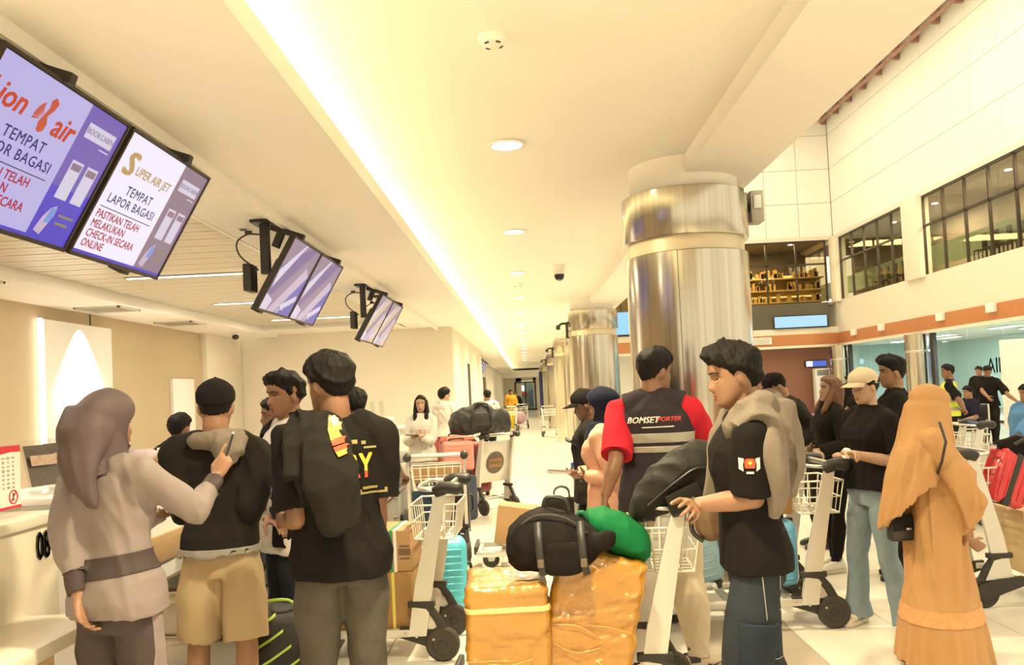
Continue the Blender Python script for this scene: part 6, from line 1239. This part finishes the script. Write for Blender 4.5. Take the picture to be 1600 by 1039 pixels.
# ---- luggage builders
M_card = mat('brown_cardboard', (.30, .165, .060), .7, var=.15, vscale=7, bump=.1, bscale=40); M_card2 = mat('tan_cardboard', (.42, .255, .12), .8, var=.1, vscale=7); M_tape = mat('yellow_strap', (.62, .52, .12), .5, var=.05); M_green = mat('green_tape', (.05, .30, .10), .4, var=.1); M_ctape = mat('clear_packing_tape', (.50, .36, .20), .25, var=.05, coat=.4)
M_wrap = mat('orange_brown_wrapped_card', (.43, .195, .018), .30, var=.28, vscale=4, bump=.8, bscale=22, coat=.9); M_pale = mat('pale_woven_box', (.66, .48, .26), .6, var=.15, vscale=14, bump=.2, bscale=60)
def carton(loc, size, rz, label, m, strap=None, group=None, rot=None, z=0, flap=True, print_=None):
    t = empty('carton', (loc[0], loc[1], z), rz, label, 'box', group); w_, d, h = size; R_ = rot or Matrix.Identity(3)
    up = V((0, 0, h/2)); 
    if rot:                                                   # tilted: lift so that the lowest corner rests at z
        lo = min((R_ @ V((sx*w_/2, sy*d/2, sz*h/2))).z for sx in (-1, 1) for sy in (-1, 1) for sz in (-1, 1)); up = V((0, 0, -lo))
    T = lambda p: up+R_ @ (V(p)-V((0, 0, h/2)))
    b = MB(); b.rbox(up, size, .010, R_, 2); b.build('box_body', m, t)
    if flap:
        b = MB(); b.rbox(T((0, 0, h+.0005)), (w_*.985, .05, .002), .0009, R_, 1); b.rbox(T((0, -d/2-.0006, h-.05)), (.05, .0015, .10), .0006, R_, 1); b.build('packing_tape', M_ctape, t, 0)
        b = MB(); b.box(T((0, 0, h+.0008)), (w_*.99, .004, .001), R_); b.build('flap_seam', M_dark, t, 0)
    if strap:
        for u, mm in strap:
            b = MB(); b.rbox(T((u*w_/2, -d/2-.0015, h/2)), (.018, .002, h), .0008, R_, 1); b.rbox(T((u*w_/2, 0, h+.0012)), (.018, d, .002), .0008, R_, 1); b.rbox(T((u*w_/2, d/2+.0015, h/2)), (.018, .002, h), .0008, R_, 1); b.build('strap', mm, t, 0)
    if print_:
        for u, v, lw, lh in print_: b = MB(); b.box(T((u*w_/2, -d/2-.0012, v*h)), (lw, .0012, lh), R_); b.build('box_print', mat('print_brown', (.16, .10, .06), .8, var=.3, vscale=90), t, 0)
    return t
def suitcase(loc, size, rz, label, m, group=None, z=0, ribs='v', rot=None, stripe=None, handle=True, wheels=True):
    w_, d, h = size; t = empty('suitcase', (loc[0], loc[1], z), rz, label, 'suitcase', group); wz = .05 if wheels else .004; R_ = rot or Matrix.Identity(3)
    if rot: lo = min((R_ @ V((sx*w_/2, sy*d/2, sz))).z for sx in (-1, 1) for sy in (-1, 1) for sz in (0, h)); T = lambda p: R_ @ V(p)-V((0, 0, lo))
    else: T = lambda p: V(p)
    b = MB(); b.rbox(T((0, 0, wz+(h-wz)/2)), (w_, d, h-wz), min(w_, d)*.22, R_, 4); b.build('shell', m, t)
    rb = MB()
    if ribs == 'v':
        n = max(3, int(w_/.045))
        for k in range(n): x = -w_*.36+w_*.72*k/(n-1); 
        for k in range(n):
            x = -w_*.36+w_*.72*k/(n-1)
            for s_ in (-1, 1): rb.rbox(T((x, s_*d/2, wz+(h-wz)*.5)), (.016, .012, (h-wz)*.78), .005, R_, 1)
    else:
        n = max(4, int(h/.06))
        for k in range(n):
            z_ = wz+(h-wz)*(.14+.72*k/(n-1))
            for s_ in (-1, 1): rb.rbox(T((0, s_*d/2, z_)), (w_*.72, .012, .018), .005, R_, 1)
    ro = rb.build('ribs', m, t); ro['kind'] = 'stuff'
    zp = MB(); zp.rbox(T((w_/2*.0, 0, wz+(h-wz)/2)), (w_+.003, .016, h-wz+.003), .02, R_, 2); zp.build('zip_line', M_black, t)
    if stripe: b = MB(); b.rbox(T((stripe*w_/2, 0, wz+(h-wz)/2)), (.06, d+.012, h-wz+.012), .012, R_, 2); b.build('luggage_strap', M_black, t)
    if handle:
        b = MB(); b.tube([T(q) for q in spline([(-.09, 0, h), (-.08, 0, h+.025), (.08, 0, h+.025), (.09, 0, h)], 3)], .011, 8); b.build('top_handle', M_black, t); b = MB(); b.tube([T(q) for q in spline([(w_/2, 0, h*.40), (w_/2+.03, 0, h*.42), (w_/2+.03, 0, h*.62), (w_/2, 0, h*.64)], 3)], .011, 8); b.build('side_handle', M_black, t)
    if wheels:
        for sx in (-1, 1):
            for sy in (-1, 1):
                b = MB(); b.lathe([(0, -.012), (.022, -.012), (.025, 0), (.022, .012), (0, .012)], T((sx*w_*.36, sy*d*.32, .025)), 16, 0, R_ @ eul(y=90)); b.rbox(T((sx*w_*.36, sy*d*.32, .045)), (.045, .05, .03), .008, R_, 1); b.build('wheel', M_black, t)
    return t
def soft(t, name, mb, m, vox=.010, fold=.008, freq=36, seed=1, sm=3): me = remesh(mb, vox, sm); folds(me, fold, freq, seed); return link(name, me, m, t, 180), me
def onT(T, x, y, z): return V(T.location)+rotz(T.rotation_euler.z) @ V((x, y, z))
# T1: two strapped cartons and a small one
dz_ = .181; p_ = onT(T1, -.02, .335, 0); carton(p_, (.46, .40, .33), R(-2), 'brown carton with a yellow strap on the deck of the box trolley', M_card, strap=((.52, M_tape),), z=dz_)
p_ = onT(T1, -.02, .300, 0); carton(p_, (.40, .36, .245), R(-3), 'printed carton with green and clear tape, on top of the strapped carton', M_card2, strap=((.52, M_white), (.40, M_green)), z=dz_+.331, print_=((.10, .62, .09, .012), (.12, .48, .10, .040), (.10, .32, .08, .010), (.80, .62, .06, .012), (.80, .48, .07, .040), (.80, .32, .06, .010)))
p_ = onT(T1, .0, .73, 0); carton(p_, (.30, .22, .50), R(180), 'tall plain carton at the front of the box trolley, beside the grey jeans', M_card2, z=dz_)
g = G(700, 968); suitcase((g.x, g.y+.10), (.27, .40, .56), R(8), 'bright cyan ribbed suitcase standing behind the box trolley', mat('cyan_shell', (.10, .55, .72), .3, var=.05, coat=.3), ribs='h')
# T2
p_ = onT(T2, .13, .30, 0); suitcase((p_.x, p_.y), (.34, .26, .62), T2.rotation_euler.z, 'black suitcase standing on the trolley behind the cyan one', mat('black_shell', (.02, .018, .018), .35, var=.1), z=.182)
b = MB(); p_ = onT(T2, -.12, .46, .182); t = empty('folded_jeans_bag', p_, 0, 'dark blue soft bag on the deck of the straight handled trolley', 'bag'); b.rbox((0, 0, .25), (.26, .30, .5), .09, seg=3); soft(t, 'body', b, cloth('slate_blue_cloth', (.05, .08, .12)), .012, .012); MB().tube(spline([(-.06, -.1, .49), (-.05, -.1, .56), (.05, -.1, .56), (.06, -.1, .49)], 4), .012, 8).build('handle', M_black, t)
MB().rbox((0, .125, .82), (.46, .012, .18), .004).build('sign_panel', M_card2, T2)
MB().rbox((0, .12, .915), (.46, .012, .012), .004).build('panel_trim', M_alu, T2)
# T5 porter load
TZ = T5.rotation_euler.z
p_ = onT(T5, -.05, .42, 0); suitcase((p_.x, p_.y), (.50, .32, .72), TZ, 'large maroon suitcase standing behind the porter panel', mat('maroon_shell', (.20, .018, .022), .35, var=.08, coat=.3), z=.182)
p_ = onT(T5, -.02, .80, 0); suitcase((p_.x, p_.y), (.55, .34, .80), TZ, 'coral red suitcase behind the maroon one under the duffel bag', mat('coral_shell', (.48, .085, .055), .35, var=.08, coat=.3), z=.182)
p_ = P(713, 695, 10.3); suitcase((p_.x, p_.y), (.40, .24, .42), R(20), 'pink ribbed cabin case left of the maroon suitcase', mat('pink_shell', (.62, .24, .20), .4, var=.06), z=.55, ribs='h', wheels=True)
b = MB(); b.rbox((0, 0, .275), (.42, .30, .55), .05, seg=2); t = empty('grey_case', (p_.x, p_.y, 0), R(20), 'dark blue case standing under the pink cabin case', 'suitcase'); b.build('shell', mat('navy_shell', (.03, .04, .08), .5), t); MB().tube(spline([(-.08, -.15, .4), (-.08, -.18, .4), (.08, -.18, .4), (.08, -.15, .4)], 3), .012, 8).build('handle', M_black, t)
p_ = P(750, 652, 10.55); t = empty('duffel_bag', (p_.x, p_.y, 1.005), R(10), 'bulky black duffel bag on top of the porter trolley load', 'bag'); b = MB(); b.loft([[V((x, dy*cos(a), .02+hz_*(.5+.5*sin(a)))) for a in [2*pi*q/24 for q in range(24)]] for x, dy, hz_ in ((-.40, .10, .20), (-.37, .15, .28), (-.2, .18, .36), (.05, .19, .40), (.25, .18, .36), (.36, .15, .26), (.39, .09, .16))]); soft(t, 'body', b, mat('black_nylon', (.018, .016, .016), .5, var=.15, vscale=20), .014, .016, 26)
b = MB(); b.tube(spline([(-.12, -.17, .1), (-.11, -.20, .28), (-.08, -.10, .40), (.08, -.10, .40), (.11, -.20, .28), (.12, -.17, .1)], 4), .018, 8); b.build('carry_strap', M_black, t); MB().rbox((.0, -.19, .22), (.26, .02, .16), .008).build('front_pocket', M_black, t)
# T6
p_ = onT(T6, .0, .62, 0); carton(p_, (.36, .30, .33), R(176), 'small tan carton tilted on the trolley beside the black tote', M_card2, rot=eul(y=-9), z=.185)
p_ = onT(T6, .05, .22, .182); t = empty('tote_bag', p_, R(-4), 'black tote bag with cord handles beside the small tan carton', 'bag'); b = MB(); b.loft([ell((0, 0, z), w_, d, p=.5, n=28) for z, w_, d in ((0, .145, .075), (.02, .155, .085), (.2, .155, .08), (.36, .16, .05), (.40, .162, .03))]); soft(t, 'body', b, cloth('tote_black', (.022, .018, .016)), .009, .012, 30)
for s_ in (-1, 1): MB().tube(spline([(-.07, .03*s_, .38), (-.06, .04*s_, .47), (.0, .04*s_, .50), (.06, .04*s_, .47), (.07, .03*s_, .38)], 4), .007, 8).build('handle', M_black, t)
# T3: the two wrapped boxes, backpack, green bag, black holdall
def wrapped(loc, size, rz, label, z, rot=None, band=True, seed=1):
    t = empty('wrapped_box', (loc[0], loc[1], z), rz, label, 'box', 'orange wrapped boxes'); w_, d, h = size; R_ = rot or Matrix.Identity(3); lo = min((R_ @ V((sx*w_/2, sy*d/2, sz*h/2))).z for sx in (-1, 1) for sy in (-1, 1) for sz in (-1, 1))
    b = MB(); b.rbox((0, 0, -lo), size, .035, R_, 4); me = remesh(b, .009, 3); folds(me, .008, 30, seed, (1, 1, 2.2)); folds(me, .003, 90, seed+3, (1, 1, 2)); o = link('wrapped_body', me, M_wrap, t, 180)
    if band:
        bb = shell(me, [(V((0, 0, -lo))+R_ @ V((0, 0, h*.285)), R_ @ V((0, 0, 1))), (V((0, 0, -lo))+R_ @ V((0, 0, h*.325)), R_ @ V((0, 0, -1)))], .003); link('strap', bb, mat('cream_strap', (.74, .60, .22), .45, var=.05), t, 180)
    fl = MB()
    rs = np.random.RandomState(seed)
    for k in range(4):
        y = -d/2; z0 = rs.uniform(-.45, .45)*h; x0 = rs.uniform(-.5, .2)*w_; pts = spline([V((x0, y-.004, z0)), V((x0+.1, y-.010, z0+rs.uniform(-.02, .02))), V((x0+.2, y-.004, z0+rs.uniform(-.05, .05)))], 4); fl.tube([V((0, 0, -lo))+R_ @ q for q in pts], .0022, 5)
    fo = fl.build('film_creases', mat('clear_film', (.62, .36, .12), .12, var=0, coat=1.0), t, 180); fo['kind'] = 'stuff'; return t
DK = .182
p_ = P(793, 960, 3.72); wrapped((p_.x, p_.y), (.365, .42, .56), R(2), 'left orange-brown wrapped box with a cream strap round it', DK, seed=2)
p_ = P(925, 965, 3.80); wrapped((p_.x, p_.y), (.40, .44, .60), R(-4), 'right wrapped box leaning back, under the green bag', DK, rot=eul(y=13, x=-3), band=False, seed=5)
p_ = P(866, 858, 3.68); M_bp = mat('black_backpack_nylon', (.011, .008, .007), .8, var=.2, vscale=25, bump=.15, bscale=200, spec=.15)
t = empty('backpack', (p_.x, p_.y, .752), R(-6), 'round black backpack lying across the two wrapped boxes', 'backpack'); b = MB(); b.loft([[V((x, dy*cos(a), zc+hz_*sin(a))) for a in [2*pi*q/28 for q in range(28)]] for x, dy, hz_, zc in ((-.205, .06, .05, .11), (-.195, .11, .09, .12), (-.15, .15, .125, .130), (-.05, .17, .145, .143), (.06, .17, .135, .132), (.14, .15, .11, .115), (.19, .09, .07, .11), (.205, .05, .04, .12))])
b.tube(spline([(.14, -.06, .13), (.20, -.07, .13), (.235, -.07, .155), (.245, -.07, .18)], 3), [.05]*4+[.04]*3+[.03]*2+[.015], 12); bo, bme = soft(t, 'body', b, M_bp, .008, .009, 34, 7)
pk = MB(); pk.ball((.045, -.155, .085), (.10, .035, .075), p=.7); soft(t, 'front_pocket', pk, M_bp, .008, .004, 40, 3)
for x in (-.045, .135):
    s_ = MB(); s_.tube(spline([(x-.01, -.13, .235), (x-.005, -.178, .17), (x, -.19, .09), (x+.01, -.165, .02)], 4), .016, 8, flat=.3, up=(0, 1, 0)); so = s_.build('strap', M_black, t); MB().rbox((x+.002, -.197, .075), (.028, .012, .036), .004).build('buckle', mat('bronze_buckle', (.16, .12, .08), .4, .4), so)
z_ = MB(); z_.tube(spline([(-.16, -.09, .20), (-.06, -.12, .262), (.06, -.12, .25), (.15, -.10, .18)], 5), .006, 6); z_.build('zip', M_rubber, t); MB().tube(spline([(-.04, .02, .28), (-.02, .02, .32), (.05, .02, .31), (.07, .02, .26)], 4), .012, 8).build('top_handle', M_black, t)
p_ = P(966, 866, 3.78); t = empty('green_bag', (p_.x, p_.y, .80), R(-4), 'soft green cloth bag lying on the right wrapped box', 'bag'); b = MB(); b.loft([[V((x, dy*cos(a), zc+hz_*sin(a))) for a in [2*pi*q/24 for q in range(24)]] for x, dy, hz_, zc in ((-.15, .03, .02, .17), (-.13, .09, .06, .155), (-.05, .14, .105, .115), (.05, .14, .11, .07), (.12, .10, .08, .025), (.15, .05, .04, .01))]); soft(t, 'body', b, cloth('green_nylon', (.007, .15, .045), rough=.7), .008, .010, 30, 9); MB().tube(spline([(-.13, -.08, .17), (-.15, -.09, .2), (-.17, -.08, .19)], 3), .012, 8).build('drawstring', mat('green_cord', (.01, .15, .05), .7), t)
p_ = P(1056, 765, 3.86); t = empty('holdall', (p_.x, p_.y, .912), R(-3), 'crumpled black leather holdall resting on the trolley basket', 'bag'); b = MB(); b.loft([[V((x, dy*cos(a), zc+hz_*sin(a))) for a in [2*pi*q/24 for q in range(24)]] for x, dy, hz_, zc in ((-.225, .04, .03, .05), (-.21, .09, .08, .07), (-.11, .13, .13, .14), (.0, .14, .15, .20), (.10, .14, .15, .235), (.19, .12, .13, .24), (.23, .07, .08, .22))]); soft(t, 'body', b, mat('black_leather_soft', (.013, .011, .008), .62, var=.2, vscale=12, bump=.35, bscale=60, spec=.25), .008, .013, 26, 12)
s_ = MB(); s_.tube(spline([(-.14, -.12, .10), (-.02, -.155, .20), (.08, -.15, .26), (.16, -.12, .24)], 4), .013, 8, flat=.4); s_.build('strap', M_black, t); MB().rbox((.02, -.150, .13), (.16, .012, .09), .01, eul(y=-24)).build('flap', mat('black_leather_soft', (0, 0, 0)), t)
p_ = P(1001, 778, 3.80); t = empty('water_bottle', (p_.x, p_.y, .72), 0, 'clear water bottle with a blue cap standing in the trolley basket', 'bottle'); MB().lathe([(0, 0), (.028, .0), (.032, .01), (.032, .07), (.030, .08), (.032, .09), (.032, .17), (.024, .20), (.013, .22), (.013, .235)], n=20).build('bottle_body', glass('bottle_plastic', (.80, .88, .90), .2), t, 60); MB().lathe([(0, .255), (.015, .255), (.015, .235), (.013, .232)], n=16).build('cap', mat('bottle_blue', (.03, .14, .45), .4, var=0), t); MB().lathe([(.0325, .10), (.0325, .15)], n=20, cap=False).build('wrapper', mat('bottle_label', (.10, .28, .5), .5, var=.1), t)
p_ = P(1116, 808, 3.5); t = empty('plaid_pouch', (p_.x, p_.y, p_.z-.09), R(5), 'brown checked pouch hanging at the hip of the young man', 'bag'); b = MB(); b.ball((0, 0, .08), (.085, .06, .085), p=.75); soft(t, 'body', b, mat('brown_check', (.17, .10, .05), .8, var=.5, vscale=18), .007, .008, 40, 3); MB().tube(spline([(-.06, -.02, .14), (-.10, -.02, .12), (-.10, -.02, .04), (-.06, -.03, .0)], 4), .010, 8).build('strap', M_black, t)
p_ = P(882, 925, 3.86); t = empty('plastic_bag', (p_.x, p_.y+.06, DK), 0, 'crumpled black plastic bag wedged between the two wrapped boxes', 'bag'); b = MB(); b.loft([ell((0, 0, z), w_, d, n=20) for z, w_, d in ((0, .03, .09), (.2, .035, .11), (.45, .04, .11), (.52, .03, .07), (.56, .012, .02))]); soft(t, 'body', b, mat('black_plastic_film', (.012, .010, .009), .2, var=.2, bump=.6, bscale=40, coat=.6), .008, .012, 50, 6); MB().tube(spline([(-.01, 0, .55), (0, -.02, .60), (.012, 0, .55)], 4), .006, 6).build('knot', M_black, t)
# T4 load
M_film = mat('blue_film_case', (.26, .44, .54), .22, var=.25, vscale=6, bump=.4, bscale=20, coat=.7)
p_ = onT(T4, -.03, .72, 0); suitcase((p_.x, p_.y), (.36, .26, .44), R(184), 'pale blue film-wrapped suitcase left of the young man legs', M_film, z=.182, ribs='h', rot=eul(y=10))
p_ = onT(T4, -.03, .245, 0); suitcase((p_.x, p_.y), (.32, .26, .47), R(178), 'bright blue taped suitcase right of the young man legs', mat('blue_film_case2', (.14, .42, .66), .22, var=.3, vscale=5, bump=.4, bscale=20, coat=.7), z=.182, ribs='h')
tp = MB(); p2 = p_; t = empty('rolled_mat', onT(T4, -.03, .95, .182), R(5), 'deep blue soft roll at the front of the blue case trolley', 'bag'); b = MB(); b.ball((0, 0, .17), (.07, .16, .17), p=.7); soft(t, 'body', b, cloth('deep_blue_cloth', (.03, .10, .30)), .010, .01); MB().tube([(-.072, -.05, .1), (-.08, -.05, .25)], .012, 8).build('strap', M_black, t)
p_ = onT(T4, -.02, .24, 0); carton(p_, (.26, .24, .17), R(180), 'taped brown carton on the bright blue suitcase', M_card, z=.69, strap=((.3, M_ctape),))
p_ = onT(T4, .0, .30, .862); t = empty('blue_wrapped_bundle', p_, R(170), 'light blue wrapped bundle sticking up behind the hoodie sleeve', 'bundle'); b = MB(); b.rbox((0, 0, .14), (.20, .16, .28), .05, eul(y=-14), 3); soft(t, 'body', b, M_film, .010, .012, 34, 5); MB().tube([(-.08, -.09, .06), (.06, -.09, .2)], .008, 6).build('tape', M_ctape, t)
# T7 load: strapped pale box, red suitcase, black bag
p_ = onT(T7, 0, .52, 0); carton((p_.x+.02, p_.y), (.60, .44, .42), R(-3), 'large pale woven box with a maroon strap at the right edge', M_pale, strap=((-.12, mat('maroon_strap', (.25, .05, .05), .6, var=.05)),), z=.185, flap=False)
p_ = P(1566, 770, 5.6); suitcase((p_.x-.03, p_.y), (.25, .20, .37), R(4), 'red suitcase with a black strap lying on the pale woven box', mat('red_shell', (.58, .02, .03), .25, var=.05, coat=.5), z=.606, rot=eul(y=22), stripe=-.15, ribs='v', wheels=False)
p_ = P(1590, 690, 5.6); t = empty('black_bag', (p_.x+.02, p_.y, p_.z-.13), 0, 'black soft bag lying above the red suitcase at the right edge', 'bag'); b = MB(); b.ball((0, 0, .08), (.16, .12, .08), p=.8); b.tube([(-.16, 0, .10), (-.05, -.05, .13), (.1, -.06, .12)], .05, 10); soft(t, 'body', b, M_bp, .010, .015, 30, 8); MB().tube(spline([(-.1, -.1, .12), (0, -.13, .17), (.1, -.1, .13)], 4), .012, 8).build('handle', M_black, t)
# T8 load
p_ = onT(T8, 0, .46, 0); carton((p_.x, p_.y), (.42, .36, .60), R(170), 'plain lower carton under the white and orange box', M_card2, z=.185); carton((p_.x, p_.y), (.46, .40, .26), R(176), 'white box with an orange base on the blue barred trolley', mat('white_orange_box', (.80, .72, .62), .5, var=.05), z=.787, flap=True, rot=eul(y=-10)); 
ob = MB(); ob.rbox((0, -.21, .10), (.40, .01, .12), .004); t = [o for o in bpy.data.objects if o.get('label', '').startswith('white box with an orange')][0]; ob.build('orange_band', mat('orange_print', (.75, .30, .05), .5, var=.1), t)
# yellow suitcase and purple case far away
p_ = P(803, 655, 34.2); suitcase((p_.x-.15, p_.y), (.45, .3, .75), R(10), 'yellow suitcase beside the mustard jacket far down the corridor', mat('yellow_shell', (.75, .55, .03), .4, var=.05)); p_ = onT(T11, 0, .5, .182); t = empty('pink_balloon_bag', p_, 0, 'round pink bag far down the corridor', 'bag'); b = MB(); b.ball((0, 0, .25), (.3, .2, .26)); soft(t, 'body', b, mat('pink_cloth', (.6, .38, .48), .6), .02, .01); MB().tube(spline([(-.1, 0, .5), (0, 0, .6), (.1, 0, .5)], 4), .02, 8).build('handle', M_black, t)
# sports bag on the floor between the legs
p_ = P(446, 1000, 4.05); t = empty('sports_bag', (p_.x, p_.y, 0), R(14), 'black and red sports bag with lime piping on the floor', 'bag'); b = MB(); b.loft([[V((x, dy*cos(a), .02+hz_*(.5+.5*sin(a)))) for a in [2*pi*q/28 for q in range(28)]] for x, dy, hz_ in ((-.20, .15, .36), (-.18, .19, .50), (-.06, .21, .57), (.06, .20, .54), (.15, .17, .44), (.18, .12, .30))]); so, sme = soft(t, 'body', b, mat('sports_black', (.014, .012, .012), .6, var=.15), .009, .008, 30, 4)
M_lime = mat('lime_piping', (.42, .62, .08), .5, var=0); M_sred = mat('sports_red', (.62, .02, .02), .5, var=.05)
for k in range(6):
    b = MB(); pts = [(-.18+.035*k+.024*q, .47-.065*k+.013*q) for q in range(7)]
    b.add([(x, -.5, z+dz_*.006) for x, z in pts for dz_ in (-1, 1)], [(2*q, 2*q+2, 2*q+3, 2*q+1) for q in range(6)]); b = subdivide(b, .02); project(b, sme, (0, 1, 0), .005); b.build('lime_piping', M_lime, t, 0)
for pts in ([(-.18, .24), (-.13, .39), (-.08, .24)], [(-.07, .16), (-.03, .33), (.07, .27), (.12, .16)], [(-.17, .06), (-.12, .18), (-.09, .06)]): poly_on(sme, pts, (0, -.5, 0), (1, 0, 0), (0, 0, 1), M_sred, 'red_panel', t, .003)
b = MB(); b.tube(spline([(-.14, -.02, .55), (-.10, -.05, .60), (.02, -.05, .60), (.06, -.02, .55)], 4), .008, 8); b.build('handle', M_lime, t)
# barrier post near the capped phone user
t = empty('barrier_post', (P(897, 700, 6.6).x, 6.6, 0), 0, 'thin blue-grey barrier post in front of the phone users', 'barrier'); MB().lathe([(.0, 0), (.17, 0), (.17, .02), (.02, .035), (.02, .9), (.03, .9), (.03, .97), (0, .98)], n=20).build('post', M_steel2, t); MB().rbox((0, 0, .94), (.064, .064, .06), .01).build('belt_head', mat('blue_bar', (.04, .07, .25), .5), t)
